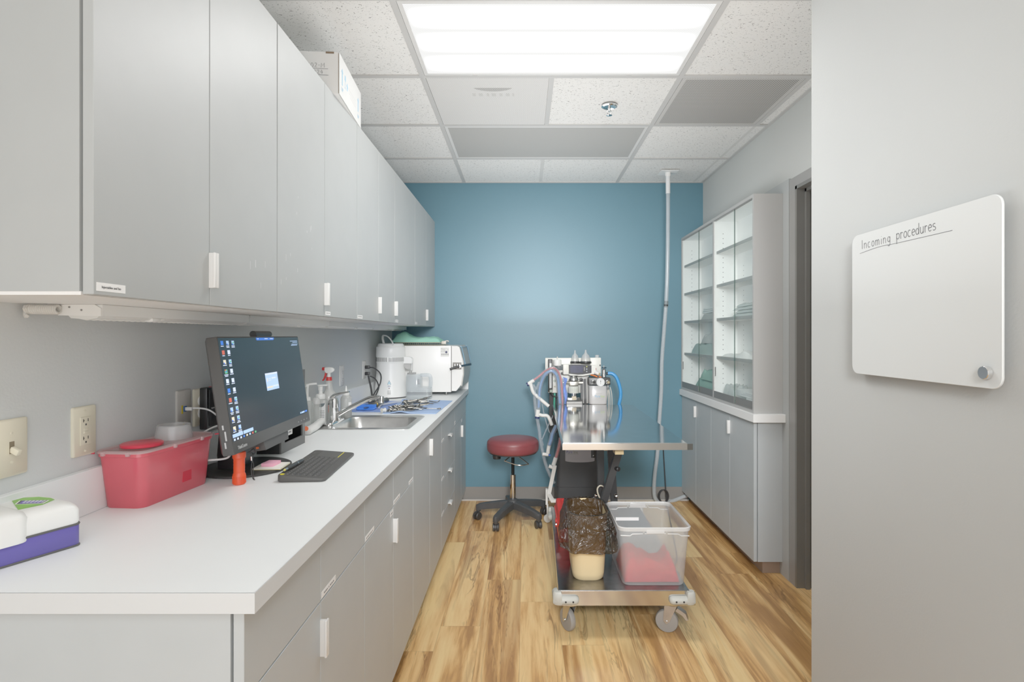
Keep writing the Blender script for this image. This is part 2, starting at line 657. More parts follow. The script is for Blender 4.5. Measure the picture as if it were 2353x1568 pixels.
def lens_mat(strength):
    """acrylic lens of a lit ceiling light: three tube bands behind a fine prism pattern"""
    m, nt, out = newmat('lit_prismatic_lens')
    L = nt.links
    em = N(nt, 'ShaderNodeEmission')
    tc = N(nt, 'ShaderNodeTexCoord')
    sp = N(nt, 'ShaderNodeSeparateXYZ')
    L.new(tc.outputs['Generated'], sp.inputs[0])
    def mth(op, a_, b_=None):
        n_ = N(nt, 'ShaderNodeMath', operation=op)
        for i_, v_ in enumerate((a_, b_)):
            if v_ is None:
                continue
            if isinstance(v_, (int, float)):
                n_.inputs[i_].default_value = v_
            else:
                L.new(v_, n_.inputs[i_])
        return n_.outputs[0]
    # three lamp tubes: broad bright bands across the short side, fading at the lens ends
    band = mth('POWER', mth('ABSOLUTE', mth('SINE', mth('MULTIPLY', sp.outputs[1], pi * 3))), 3.0)
    ends = mth('MULTIPLY', mth('MULTIPLY', sp.outputs[0], mth('SUBTRACT', 1.0, sp.outputs[0])), 4.0)
    rim = mth('POWER', mth('MINIMUM', mth('MULTIPLY', ends, 1.6), 1.0), 1.5)
    edge = mth('MULTIPLY', mth('MULTIPLY', sp.outputs[1], mth('SUBTRACT', 1.0, sp.outputs[1])), 4.0)
    prof = mth('MULTIPLY', mth('MULTIPLY', band, rim), mth('POWER', edge, .5))
    # fine diamond prisms
    vs_ = N(nt, 'ShaderNodeVectorMath', operation='SCALE')
    vs_.inputs['Scale'].default_value = 1 / .007
    mp_ = N(nt, 'ShaderNodeMapping')
    mp_.inputs['Rotation'].default_value = (0, 0, R(45))
    L.new(tc.outputs['Object'], mp_.inputs[0])
    L.new(mp_.outputs[0], vs_.inputs[0])
    fr_ = N(nt, 'ShaderNodeVectorMath', operation='FRACTION')
    L.new(vs_.outputs[0], fr_.inputs[0])
    s2_ = N(nt, 'ShaderNodeSeparateXYZ')
    L.new(fr_.outputs[0], s2_.inputs[0])
    dia = mth('MULTIPLY', mth('MINIMUM', s2_.outputs[0], s2_.outputs[1]), .16)
    tot_ = mth('ADD', mth('MULTIPLY', prof, strength * 2.5), mth('ADD', dia, .62))
    L.new(tot_, em.inputs[1])
    em.inputs[0].default_value = lin((252, 252, 250)) + (1,)
    L.new(em.outputs[0], out.inputs[0])
    return m


M_floor = wood()
M_tile = tile_mat()
M_grille = perforated('perforated_return_grille', (176, 175, 171), (92, 88, 82), .0085, .34)
M_diff = perforated('perforated_supply_panel', (212, 211, 208), (176, 174, 170), .0075, .3)
M_lens_off = perforated('unlit_prismatic_lens', (166, 165, 161), (158, 157, 153), .006, .3)
LAMP = 8.0
M_lens = lens_mat(LAMP)

# ================================================================== room shell
XL, XR, XP, YB, ZC = -1.06, 1.43, .96, 4.427, 2.538
Y0 = -1.0
b = bmn(); box(b, (XL - .1, -2.4, -.06), (XR + .6, YB + .1, 0)); struct('floor', b, M_floor)
b = bmn(); box(b, (XL - .1, Y0, ZC + .006), (XR + .6, YB + .1, ZC + .06)); struct('ceiling', b, M_tile)
b = bmn(); box(b, (XL - .1, Y0, 0), (XL, YB + .1, ZC + .006)); struct('wall_left', b, mat('grey_wall_paint_long_wall', (203, 206, 205), .75, var=.015, vscale=2, bump=.05, bscale=160))  # same grey paint, colour lightened to stand in for light under the cabinets
b = bmn(); box(b, (XL, YB, 0), (XR + .1, YB + .1, ZC + .006)); struct('wall_back', b, M_blue)
DY0, DY1, DZ = 1.985, 2.896, 2.10
b = bmn()
box(b, (XR, DY1, 0), (XR + .14, YB, ZC + .006))
box(b, (XR, 1.70, DZ), (XR + .14, DY1, ZC + .006))
box(b, (XR, 1.70, 0), (XR + .14, DY0, DZ))
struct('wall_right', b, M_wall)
b = bmn()
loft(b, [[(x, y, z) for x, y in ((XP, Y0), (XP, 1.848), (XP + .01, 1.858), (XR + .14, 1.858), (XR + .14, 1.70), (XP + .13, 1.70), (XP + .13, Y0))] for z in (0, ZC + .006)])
struct('wall_partition', b, mat('grey_wall_paint_near', (173, 175, 173), .75, var=.015, vscale=2, bump=.05, bscale=160))  # same grey paint, colour darkened to tone down the light on this wall

# wall board behind the right-hand cabinets, its near edge beside the door
b = bmn(); box(b, (XR - .013, 2.962, .0), (XR, YB, 2.158)); struct('trim_1', b, M_lam)

# door on the right: casing, stop, leaf
b = bmn()
cs = .05
box(b, (XR - .012, DY1, 0), (XR + .001, DY1 + cs + .012, DZ + cs), mi=0)
box(b, (XR - .012, DY0 - cs, 0), (XR + .001, DY0, DZ + cs), mi=0)
box(b, (XR - .012, DY0, DZ), (XR + .001, DY1, DZ + cs), mi=0)
for y, s in ((DY1, -1), (DY0, 1)):
    box(b, (XR - .012, y, 0), (XR + .14, y + s * .018, DZ), mi=1)
    box(b, (XR + .03, y + s * .018, 0), (XR + .05, y + s * .034, DZ), mi=1)
box(b, (XR - .012, DY0, DZ - .018), (XR + .14, DY1, DZ), mi=1)
box(b, (XR + .03, DY0, DZ - .034), (XR + .05, DY1, DZ - .018), mi=1)
dr = struct('door_1', b, [M_frame_l, M_frame])
b = bmn(); box(b, (XR + .085, DY0 + .02, .008), (XR + .125, DY1 - .02, DZ - .02)); obj('door_leaf', b, M_frame, dr, smooth=0)

# rubber base along the blue wall
b = bmn()
prism(b, [(YB - .004, .105), (YB - .006, .02), (YB - .022, .004), (YB - .022, 0), (YB, 0), (YB, .105)], -.54, 1.31, 'x')
struct('baseboard_back', b, M_base)
b = bmn(); box(b, (-.54, YB - .0265, 0), (1.31, YB - .0225, .011)); struct('trim_2', b, mat('base_shoe', (190, 188, 182), .5))

# ceiling grid: main runners along the room, cross bars between
bars = []
def bar(x0, y0, x1, y1):
    b = bmn()
    box(b, (x0, y0, ZC), (x1, y1, ZC + .0062))
    struct('trim_%d' % (len(bars) + 3), b, M_tbar)
    bars.append(1)
w = .012
GX0, GX1 = -.481, .739
rows = [4.427 - .606 * i for i in range(0, 9)]
bar(GX0 - w, Y0, GX0 + w, YB - .02)
bar(GX1 - w, Y0, GX1 + w, YB - .02)
for y in rows[1:]:
    bar(XL + .02, y - w, GX0 - w, y + w)
    bar(GX0 + w, y - w, GX1 - w, y + w)
    bar(GX1 + w, y - w, XR - .02, y + w)
bar(.129 - w, rows[3] + w, .129 + w, rows[2] - w)
bar(1.349 - w, rows[3] + w, 1.349 + w, rows[2] - w)
bar(XL, YB - .02, XR, YB)
bar(XL, Y0, XL + .02, YB - .02)
bar(XR - .02, 1.70, XR, YB - .02)
# score lines of the two-part tiles
def score(x0, y0, x1, y1):
    b = bmn()
    box(b, (x0, y0, ZC + .004), (x1, y1, ZC + .0062))
    struct('trim_%d' % (len(bars) + 3), b, mat('tile_score', (206, 205, 201), .8))
    bars.append(1)
score(.129 - w, rows[1] + w, .129 + w, YB - .02)
score(1.349 - .009, rows[1] + w, 1.349 + .009, YB - .02)
score(1.349 - .009, rows[2] + w, 1.349 + .009, rows[1] - w)


# ------------------------------------------------------------------ things in the ceiling
def troffer(y1, lit, label, lens=None):
    y0 = y1 - .606
    t = thing('ceiling_light', label, 'ceiling light', ((GX0 + GX1) / 2, (y0 + y1) / 2, ZC), group='fluorescent ceiling lights')
    x0, x1 = GX0 + w + .0015, GX1 - w - .0015
    ya, yb = y0 + w + .0015, y1 - w - .0015
    fw = .017
    b = bmn()
    for q in (((x0, ya), (x0 + fw, yb)), ((x1 - fw, ya), (x1, yb)), ((x0 + fw, ya), (x1 - fw, ya + fw)), ((x0 + fw, yb - fw), (x1 - fw, yb))):
        box(b, q[0] + (ZC + .0005,), q[1] + (ZC + .006,))
    obj('frame', b, mat('fixture_frame', (212, 211, 208), .4, var=.01), t, True, 0)
    b = bmn()
    box(b, (x0 + fw, ya + fw, ZC + .002), (x1 - fw, yb - fw, ZC + .005))
    obj('lens', b, lens or (M_lens if lit else M_lens_off), t, True, 0)
    for x in (GX0 + .25, GX1 - .25):
        b = bmn()
        box(b, (x - .012, yb - .006, ZC - .001), (x + .012, yb - .001, ZC + .0005))
        obj('latch', b, M_tbar, t, True, 0)
    return t


troffer(rows[3], True, 'large lit rectangular fluorescent light glowing white in the ceiling')
troffer(rows[1], False, 'unlit grey fluorescent light panel in the ceiling nearest the blue wall')

# perforated supply panel with a round duct showing through
t = thing('air_supply_panel', 'square white perforated air supply panel beside the sprinkler tile', 'air vent', (-.175, (rows[2] + rows[3]) / 2, ZC))
b = bmn(); box(b, (GX0 + w + .002, rows[3] + w + .002, ZC + .001), (.129 - w - .002, rows[2] - w - .002, ZC + .006)); obj('perforated_face', b, M_diff, t, True, 0)
# the round duct and its damper plate show through the holes
b = bmn()
cxd, cyd = -.155, 2.70
poly = [(cxd + .098 * cos(R(a)), cyd + .014 + .05 * sin(R(a))) for a in range(15, 166, 10)]
prism(b, poly, ZC + .0004, ZC + .001)
obj('duct_opening', b, perforated('duct_behind_holes', (196, 195, 191), (78, 75, 70), .0075, .36), t, True, 0)
b = bmn()
for i, (wd, x) in enumerate(((.016, -.10), (.02, -.066), (.012, -.03), (.022, .0), (.015, .036), (.02, .07), (.01, .098))):
    box(b, (cxd + x - wd / 2, cyd + .088, ZC + .0004), (cxd + x + wd / 2, cyd + .12, ZC + .001))
obj('damper_blades', b, perforated('blades_behind_holes', (205, 204, 200), (150, 148, 143), .0075, .34), t, True, 0)

t = thing('return_air_grille', 'square grey perforated return air grille in the ceiling by the right wall', 'air vent', (1.044, (rows[2] + rows[3]) / 2, ZC))
b = bmn()
gx0, gx1, gy0, gy1 = GX1 + w + .002, 1.349 - w - .002, rows[3] + w + .002, rows[2] - w - .002
box(b, (gx0, gy0, ZC + .001), (gx1, gy1, ZC + .005))
obj('perforated_face', b, M_grille, t, True, 0)
b = bmn()
for q in (((gx0, gy0), (gx0 + .02, gy1)), ((gx1 - .02, gy0), (gx1, gy1)), ((gx0 + .02, gy0), (gx1 - .02, gy0 + .014)), ((gx0 + .02, gy1 - .02), (gx1 - .02, gy1))):
    box(b, q[0] + (ZC + .0004,), q[1] + (ZC + .002,))
obj('rim', b, perforated('grille_rim', (196, 195, 191), (150, 148, 143), .0085, .3), t, True, 0)

# sprinkler
p = P(1400, 243, 2.934)
t = thing('fire_sprinkler', 'chrome fire sprinkler head in its ceiling tile', 'sprinkler', (p.x, p.y, ZC))
b = bmn(); lathe(b, [(.042, -.001), (.042, -.006), (.034, -.010), (.020, -.005), (.006, -.004)], 28); obj('escutcheon', b, M_chrome, t)
b = bmn(); lathe(b, [(.007, -.004), (.007, -.028), (.005, -.032)], 12)
for s in (-1, 1):
    tube(b, [(s * .006, 0, -.026), (s * .013, 0, -.036), (s * .003, 0, -.05)], .0022, 6, 3)
obj('nozzle', b, M_chrome, t)
b = bmn(); lathe(b, [(.015, -.050), (.016, -.052), (.004, -.056)], 16); obj('deflector', b, M_chrome, t)
# ================================================================== left cabinets
ZTOP, TT = .8905, .0345          # worktop surface, thickness
XF = -.470                        # face of the base doors
XU = -.718                        # face of the wall doors
G = .0015                         # half of the gap between fronts


def pull_v(parent, x, y, z0, z1, s, direction=1):
    """vertical edge pull: flange on the door edge and a thin projecting blade; s=-1/+1 which side of the seam"""
    b = bmn()
    d = direction
    box(b, (x - d * .002, y + s * .0005, z0), (x + d * .015, y + s * .0035, z1), bev=.0008)
    box(b, (x + d * .012, y + s * .0005, z0), (x + d * .017, y + s * .009, z1), bev=.0012)
    return obj('pull', b, M_handle, parent, True, 40)


def pull_h(parent, x, y0, y1, z):
    b = bmn()
    box(b, (x - .001, y0, z - .003), (x + .022, y1, z + .0005), bev=.0008)
    box(b, (x + .017, y0, z - .011), (x + .022, y1, z + .0005), bev=.0015)
    return obj('pull', b, M_handle, parent, True, 40)


def sticker(parent, lo, hi, words=None, axis='x', face=None):
    """small white printed label; grey marks stand for print too small to read"""
    b = bmn()
    box(b, lo, hi)
    s = obj('name_label', b, M_lab, parent, True, 0)
    y0, y1, z0, z1 = lo[1], hi[1], lo[2], hi[2]
    h = z1 - z0
    if words:
        M = frameM((hi[0] + .0002, y0 + (y1 - y0) * .16, z0 + h * .36), (0, 1, 0), (0, 0, 1))
        text('lettering', words, h * .42, M_inkd, s, M)
    return s


def print_marks(parent, x, y0, y1, z0, z1, n=6, seed=1, m=None, rowsn=1, nx=1):
    rr = random.Random(seed)
    b = bmn()
    for r_ in range(rowsn):
        zz0 = z0 + (z1 - z0) * (r_ + .2) / rowsn
        zz1 = z0 + (z1 - z0) * (r_ + .8) / rowsn
        y = y0
        step = (y1 - y0) / n
        for i in range(n):
            ww = step * rr.uniform(.4, .85)
            box(b, (x, y, zz0), (x + .0003 * nx, y + ww, zz1))
            y += step
    return obj('lettering', b, m or M_ink, parent, True, 0)


BL = [1.2746, 1.6256, 1.981, 2.334, 2.742, 3.130, 3.70, 4.10, YB]
ZD0, ZDR, ZD1 = .083, .7035, .853


def base_carcass(t, y0, y1, hollow=False):
    b = bmn()
    if hollow:
        box(b, (XL + .002, y0, ZD0), (XF - .022, y0 + .016, .855))
        box(b, (XL + .002, y1 - .016, ZD0), (XF - .022, y1, .855))
        box(b, (XL + .002, y0 + .016, ZD0), (XF - .022, y1 - .016, ZD0 + .016))
        box(b, (XL + .002, y0 + .016, ZD0 + .016), (XL + .008, y1 - .016, .855))
    else:
        box(b, (XL + .002, y0, ZD0), (XF - .022, y1, .855))
    obj('carcass', b, M_lamb, t, True, 0)
    b = bmn()
    box(b, (XL + .02, y0 + .0, 0), (XF - .075, y1, ZD0))
    obj('toe_kick', b, M_tan, t, True, 0)


def front(t, name, y0, y1, z0, z1):
    b = bmn()
    box(b, (XF - .018, y0 + G, z0 + G), (XF, y1 - G, z1 - G), bev=.0008, seg=1)
    return obj(name, b, M_lamb, t, True, 30)


BG = 'grey base cabinets under the long worktop'
# first unit: two drawers over two doors, its end panel faces the viewer
t = thing('base_cabinet', 'nearest grey base cabinet, its end panel under the worktop corner', 'cabinet', (XL + .3, .925, 0), group=BG)
base_carcass(t, .925, BL[1])
for i, (y0, y1) in enumerate(((.925, BL[0]), (BL[0], BL[1]))):
    d = front(t, 'drawer', y0, y1, ZDR, ZD1)
    if i == 1:
        s = sticker(d, (XF, y0 + .006, ZDR + .004), (XF + .0006, y0 + .10, ZDR + .019))
        print_marks(d, XF + .0007, y0 + .02, y0 + .09, ZDR + .008, ZDR + .014, 7, 2)
    d = front(t, 'door', y0, y1, ZD0, ZDR)
    if i == 0:
        pull_v(d, XF, y1, .578, .662, -1)
    else:
        pull_v(d, XF, y0, .578, .662, 1)
t = thing('base_cabinet', 'grey base cabinet second from the near end, with strip labels on its drawers', 'cabinet', (XL + .3, BL[1], 0), group=BG)
base_carcass(t, BL[1], BL[3])
for i, (y0, y1) in enumerate(((BL[1], BL[2]), (BL[2], BL[3]))):
    d = front(t, 'drawer', y0, y1, ZDR, ZD1)
    a0 = y0 + .006
    s = sticker(d, (XF, a0, ZDR + .004), (XF + .0006, a0 + .095, ZDR + .019))
    print_marks(d, XF + .0007, a0 + .01, a0 + .085, ZDR + .008, ZDR + .014, 7, 3 + i)
    if i == 1:
        s = sticker(d, (XF, y1 - .085, ZDR + .004), (XF + .0006, y1 - .006, ZDR + .019))
        print_marks(d, XF + .0007, y1 - .078, y1 - .012, ZDR + .008, ZDR + .014, 6, 9)
    d = front(t, 'door', y0, y1, ZD0, ZDR)
    if i == 0:
        pull_v(d, XF, y1, .576, .66, -1)
        s = sticker(d, (XF, y1 - .045, ZDR - .024), (XF + .0006, y1 - .006, ZDR - .006))
        print_marks(d, XF + .0007, y1 - .04, y1 - .012, ZDR - .019, ZDR - .012, 4, 8)
    else:
        pull_v(d, XF, y0, .576, .66, 1)
t = thing('base_cabinet', 'grey sink base cabinet with two full height doors and no drawer', 'cabinet', (XL + .3, BL[3], 0), group=BG)
base_carcass(t, BL[3], BL[5], True)
d = front(t, 'door', BL[3], BL[4], ZD0, ZD1); pull_v(d, XF, BL[4], .722, .804, -1)
d = front(t, 'door', BL[4], BL[5], ZD0, ZD1); pull_v(d, XF, BL[4], .722, .804, 1)
t = thing('base_cabinet', 'grey base cabinet made of a stack of four drawers', 'cabinet', (XL + .3, BL[5], 0), group=BG)
base_carcass(t, BL[5], BL[6])
zz = [.853, ZDR, .485, .284, ZD0]
for i in range(4):
    d = front(t, 'drawer', BL[5], BL[6], zz[i + 1], zz[i])
    if i:
        pull_h(d, XF, 3.40, 3.48, zz[i])
    if i < 3:
        s = sticker(d, (XF, BL[5] + .01, zz[i + 1] + .004), (XF + .0006, BL[5] + .09, zz[i + 1] + .018))
        print_marks(d, XF + .0007, BL[5] + .02, BL[5] + .08, zz[i + 1] + .008, zz[i + 1] + .013, 5, 20 + i)
t = thing('base_cabinet', 'farthest grey base cabinet on the left, against the blue wall', 'cabinet', (XL + .3, BL[6], 0), group=BG)
base_carcass(t, BL[6], YB - .001)
d = front(t, 'drawer', BL[6], YB - .001, ZDR, ZD1)
s = sticker(d, (XF, BL[6] + .02, ZDR + .012), (XF + .0006, BL[6] + .07, ZDR + .034))
print_marks(d, XF + .0007, BL[6] + .025, BL[6] + .065, ZDR + .017, ZDR + .028, 4, 31)
d = front(t, 'door', BL[6], BL[7], ZD0, ZDR); pull_v(d, XF, BL[7], .565, .65, -1)
d = front(t, 'door', BL[7], YB - .001, ZD0, ZDR); pull_v(d, XF, BL[7], .565, .65, 1)
s = sticker(d, (XF, BL[7] + .02, ZDR - .035), (XF + .0006, BL[7] + .07, ZDR - .014))

# ------------------------------------------------------------------ worktop with sink cut-out
SX0, SX1, SY0, SY1 = -.957, -.524, 2.50, 2.93
XC = -.447
t = thing('worktop', 'long white laminate worktop over the left base cabinets', 'countertop', (-.75, .916, ZTOP - TT))
b = bmn()
zt, zb = ZTOP, ZTOP - TT
hx0, hx1, hy0, hy1 = SX0 + .012, SX1 - .012, SY0 + .012, SY1 - .012
xs = [XL, hx0, hx1, XC - .0012]
ys = [.9172, hy0, hy1, YB]
for i in range(3):
    for j in range(3):
        if i == 1 and j == 1:
            continue
        for z in (zt, zb):
            vs = [_v(b, q, None) for q in ((xs[i], ys[j], z), (xs[i + 1], ys[j], z), (xs[i + 1], ys[j + 1], z), (xs[i], ys[j + 1], z))]
            b.faces.new(vs)
for (x0, y0, x1, y1) in ((hx0, hy0, hx1, hy0), (hx1, hy0, hx1, hy1), (hx1, hy1, hx0, hy1), (hx0, hy1, hx0, hy0)):
    b.faces.new([_v(b, q, None) for q in ((x0, y0, zb), (x1, y1, zb), (x1, y1, zt), (x0, y0, zt))])
bmesh.ops.remove_doubles(b, verts=b.verts, dist=1e-5)
obj('slab', b, M_top, t, True, 0)
b = bmn()
box(b, (XC - .0012, .916, zb), (XC, YB, zt - .0004))
box(b, (XL, .916, zb), (XC - .0012, .9172, zt - .0004))
obj('edge_band', b, M_topedge, t, True, 0)
b = bmn(); box(b, (XL, .9172, ZTOP), (XL + .019, YB - .019, .9955), bev=.0015, seg=1); obj('backsplash', b, M_top, t, True, 30)
b = bmn(); box(b, (XL, YB - .019, ZTOP), (XC, YB, .9955), bev=.0015, seg=1); obj('end_splash', b, M_top, t, True, 30, label='short splash along the blue wall')

# ------------------------------------------------------------------ sink and faucet
t = thing('sink', 'stainless steel drop-in sink set in the white worktop', 'sink', ((SX0 + SX1) / 2, (SY0 + SY1) / 2, ZTOP))
sw, sd = SX1 - SX0, SY1 - SY0
bx0, bx1, by0, by1 = -.893, -.556, 2.545, 2.872
bcx, bcy = (bx0 + bx1) / 2 - (SX0 + SX1) / 2, (by0 + by1) / 2 - (SY0 + SY1) / 2
bw, bd = bx1 - bx0, by1 - by0
b = bmn()
loft(b, [rrect(sw, sd, .03, .0, 5), rrect(sw, sd, .03, .003, 5), rrect(sw - .008, sd - .008, .027, .0045, 5), rrect(sw - .022, sd - .022, .022, .003, 5),
         rrect(bw + .012, bd + .012, .055, .003, 5, bcx, bcy), rrect(bw, bd, .05, -.004, 5, bcx, bcy), rrect(bw - .014, bd - .014, .05, -.10, 5, bcx, bcy),
         rrect(bw - .03, bd - .03, .05, -.132, 5, bcx, bcy), rrect(bw - .08, bd - .08, .04, -.142, 5, bcx, bcy), rrect(.09, .09, .044, -.146, 5, bcx, bcy)], False, True)
obj('basin', b, mat('sink_steel', (196, 195, 192), .3, metal=1, var=.05, vscale=40), t, False, 40)
b = bmn(); lathe(b, [(.04, -.1455), (.038, -.143), (.028, -.1445), (.004, -.1445)], 20, TR(bcx, bcy)); obj('drain', b, M_chrome, t)

fx, fy, fz = -.925, 2.685, ZTOP + .0035
t = thing('faucet', 'chrome single lever faucet behind the steel sink', 'faucet', (fx, fy, fz))
b = bmn()
loft(b, [rrect(.05, .20, .024, 0, 5), rrect(.05, .20, .024, .004, 5), rrect(.042, .19, .02, .010, 5), rrect(.034, .12, .017, .014, 5)])
obj('deck_plate', b, M_chrome, t, False, 40)
b = bmn()
lathe(b, [(.0265, .008), (.0255, .02), (.0245, .05), (.0245, .071), (.0252, .074), (.0245, .078), (.024, .105), (.020, .118), (.010, .125)], 24)
obj('body', b, M_chrome, t)
b = bmn()
tube(b, [(.012, 0, .034), (.06, 0, .062), (.13, 0, .098), (.175, 0, .118), (.205, 0, .1225), (.228, 0, .120)], lambda s: .0125 - .003 * s, 12, 5)
lathe(b, [(.0115, 0), (.0125, .006), (.0125, .022), (.010, .032)], 14, TR(.231, 0, .096))
obj('spout', b, M_chrome, t)
b = bmn()
loft(b, [[(x, y * w_, z + dz * h_) for y, dz in ((-1, 0), (-.7, 1), (.7, 1), (1, 0), (.7, -.6), (-.7, -.6))] for x, z, w_, h_ in
         ((-.024, .090, .018, .004), (-.018, .112, .0225, .012), (0, .128, .0225, .012), (.03, .140, .016, .007), (.06, .147, .011, .005), (.075, .149, .009, .004))])
obj('lever', b, M_chrome, t, False, 50)
b = bmn(); box(b, (-.0262, -.004, .05), (-.0235, .004, .085)); obj('temperature_mark', b, mat('orange_mark', (214, 84, 44), .4), t, label='small orange stripe on the body')

# ================================================================== wall cabinets
UZ0, UZ1 = 1.3855, 2.2265
UG = 'grey wall cabinets over the long worktop'


def wall_unit(label, y0, y1, splits, pulls, stickers=()):
    t = thing('wall_cabinet', label, 'cabinet', (XL + .17, y0, UZ0), group=UG)
    b = bmn(); box(b, (XL, y0, UZ0 + .006), (XU - .022, y1, UZ1)); obj('carcass', b, M_lam, t, True, 0)
    b = bmn(); box(b, (XL, y0 + .0005, UZ0), (XU - .020, y1 - .0005, UZ0 + .006)); obj('bottom_panel', b, M_melamine, t, True, 0, label='white underside panel')
    ys_ = [y0] + list(splits) + [y1]
    ds = []
    for a, c in zip(ys_, ys_[1:]):
        b = bmn(); box(b, (XU - .018, a + G, UZ0 + .001), (XU, c - G, UZ1), bev=.0008, seg=1)
        ds.append(obj('door', b, M_lam, t, True, 30))
    for k, y, s in pulls:
        pull_v(ds[k], XU, y, 1.426, 1.506, s)
    for k, ya, yb_, z0, z1, words in stickers:
        s = sticker(ds[k], (XU, ya, z0), (XU + .0006, yb_, z1), words)
        if not words:
            print_marks(ds[k], XU + .0007, ya + .006, yb_ - .006, z0 + (z1 - z0) * .35, z0 + (z1 - z0) * .7, 4, int(ya * 100))
    return t


wall_unit('nearest grey wall cabinet with a printed paper label on its first door', .919, 1.605, [1.261], [(0, 1.261, -1), (1, 1.261, 1)],
          [(0, .927, .994, 1.393, 1.4075, 'Injectables and Iso')])
wall_unit('second grey wall cabinet, below the white carton', 1.607, 2.369, [1.987], [(0, 1.987, -1), (1, 1.987, 1)],
          [(1, 1.995, 2.045, 1.392, 1.405, None)])
wall_unit('third grey wall cabinet, over the sink', 2.371, 3.06, [2.722], [(0, 2.722, -1), (1, 3.06, -1)],
          [(0, 2.378, 2.45, 1.392, 1.406, None)])
wall_unit('fourth grey wall cabinet, a single wide door over the darker blue towel', 3.062, 3.626, [], [(0, 3.062, 1)], [(0, 3.08, 3.14, 1.392, 1.406, None)])
wall_unit('farthest grey wall cabinet, over the water distiller and steriliser', 3.628, YB - .001, [4.035], [(0, 4.035, -1), (1, 4.035, 1)], [(0, 3.635, 3.70, 1.392, 1.406, None)])

# pale scuffs on the wall cabinet doors
rs = random.Random(17)
for t_ in [o_ for o_ in S.objects if o_.name.startswith('wall_cabinet')]:
    doors_ = [c_ for c_ in t_.children if c_.name.startswith('door')]
    marks = {0: [(1, 1.50, 1.50, 4)], 1: [(0, 1.84, 1.68, 6), (0, 1.70, 1.50, 5)], 3: [(0, 3.50, 1.66, 4)]}.get(int(t_.name[-1]) if t_.name[-1].isdigit() else 0, [])
    for k_, yy_, zz__, n__ in marks:
        b = bmn()
        for i in range(n__):
            y_, z_ = yy_ + rs.gauss(0, .03), zz__ + rs.gauss(0, .035)
            ln_ = rs.uniform(.006, .022)
            tube(b, [(XU + .0001, y_, z_), (XU + .0001, y_ + .004, z_ - ln_ * .5), (XU + .0001, y_ + .005, z_ - ln_)], lambda s_: .0007 + .0016 * sin(pi * s_), 6, 3, flat=.25) if False else box(b, (XU, y_, z_), (XU + .0003, y_ + rs.uniform(.0015, .004), z_ + ln_))
        obj('scuff_marks', b, mat('pale_scuff', (196, 197, 196), .6), doors_[k_], True, 0)

# ------------------------------------------------------------------ lights under the wall cabinets
FXA, FXB = -1.011, -.918
UL = [(1.198, 1.842, 'nearest white under-cabinet strip light with screwed end plate'), (1.846, 2.60, 'second white under-cabinet strip light, above the monitor'),
      (2.604, 3.40, 'third white under-cabinet strip light, above the sink'), (3.404, 4.30, 'farthest white under-cabinet strip light, above the distiller')]
for i, (y0, y1, lab) in enumerate(UL):
    t = thing('under_cabinet_light', lab, 'strip light', ((FXA + FXB) / 2, y0, UZ0 - .027), group='under-cabinet strip lights')
    b = bmn()
    prism(b, [(FXA, UZ0 - .0005), (FXA, UZ0 - .024), (FXB, UZ0 - .026), (FXB, UZ0 - .009), (FXB - .014, UZ0 - .0005)], y0, y0 + .004, 'y')
    obj('end_plate', b, M_white, t, True, 0)
    b = bmn()
    prism(b, [(FXA + .001, UZ0 - .0006), (FXA + .001, UZ0 - .022), (FXB + .0005, UZ0 - .0245), (FXB + .0005, UZ0 - .0006)], y0 + .004, y1, 'y')
    obj('housing', b, M_white, t, True, 0)
    b = bmn()
    prism(b, [(FXA + .012, UZ0 - .022), (FXA + .02, UZ0 - .030), (FXA + .05, UZ0 - .032), (FXB - .016, UZ0 - .030), (FXB - .01, UZ0 - .023)], y0 + .01, y1 - .01, 'y')
    n_ = int((y1 - y0) / .02)
    for k in range(n_):
        yy = y0 + .015 + k * .02
        if yy < y1 - .02:
            prism(b, [(FXA + .018, UZ0 - .028), (FXA + .05, UZ0 - .0345), (FXB - .014, UZ0 - .028)], yy, yy + .006, 'y')
    obj('ribbed_lens', b, mat('strip_lens', (226, 226, 222), .3), t, True, 0)
    b = bmn()
    ym = y0 + (.18 if i == 0 else (y1 - y0) * .55)
    box(b, (FXB - .03, ym, UZ0 - .034), (FXB - .008, ym + .03, UZ0 - .024), bev=.003)
    box(b, (FXB - .025, ym + .04, UZ0 - .031), (FXB - .012, ym + .052, UZ0 - .024), bev=.002)
    obj('switch', b, M_white, t, True, 30)
    if i == 0:
        b = bmn()
        for x, z in ((-.986, -.0062), (-.96, -.0125)):
            b = bmn()
            lathe(b, [(.0022, 0), (.002, .0012)], 10, along((x, y0 - .0002, UZ0 + z), (0, -1, 0)))
            obj('screw', b, M_grey, t, True)
# coiled cord beside the first strip light
b = bmn()
pts = []
for i in range(150):
    a = i * .62
    x = -1.048 + .046 * i / 150
    yy = 1.165 + .024 * i / 150 + .010 * cos(a)
    pts.append((x, yy, UZ0 - .012 + .0085 * sin(a)))
tube(b, pts, .0028, 6, 1)
tube(b, [(-1.048, 1.165, UZ0 - .012), (-1.049, 1.162, UZ0 - .02), (-1.046, 1.16, UZ0 - .028), (-1.043, 1.161, UZ0 - .024)], .004, 8, 4)
single('coiled_cord', 'short white coiled cord hanging under the nearest wall cabinet', 'cord', b, mat('pale_cord', (205, 203, 197), .45), (-1.03, 1.18, UZ0 - .03))

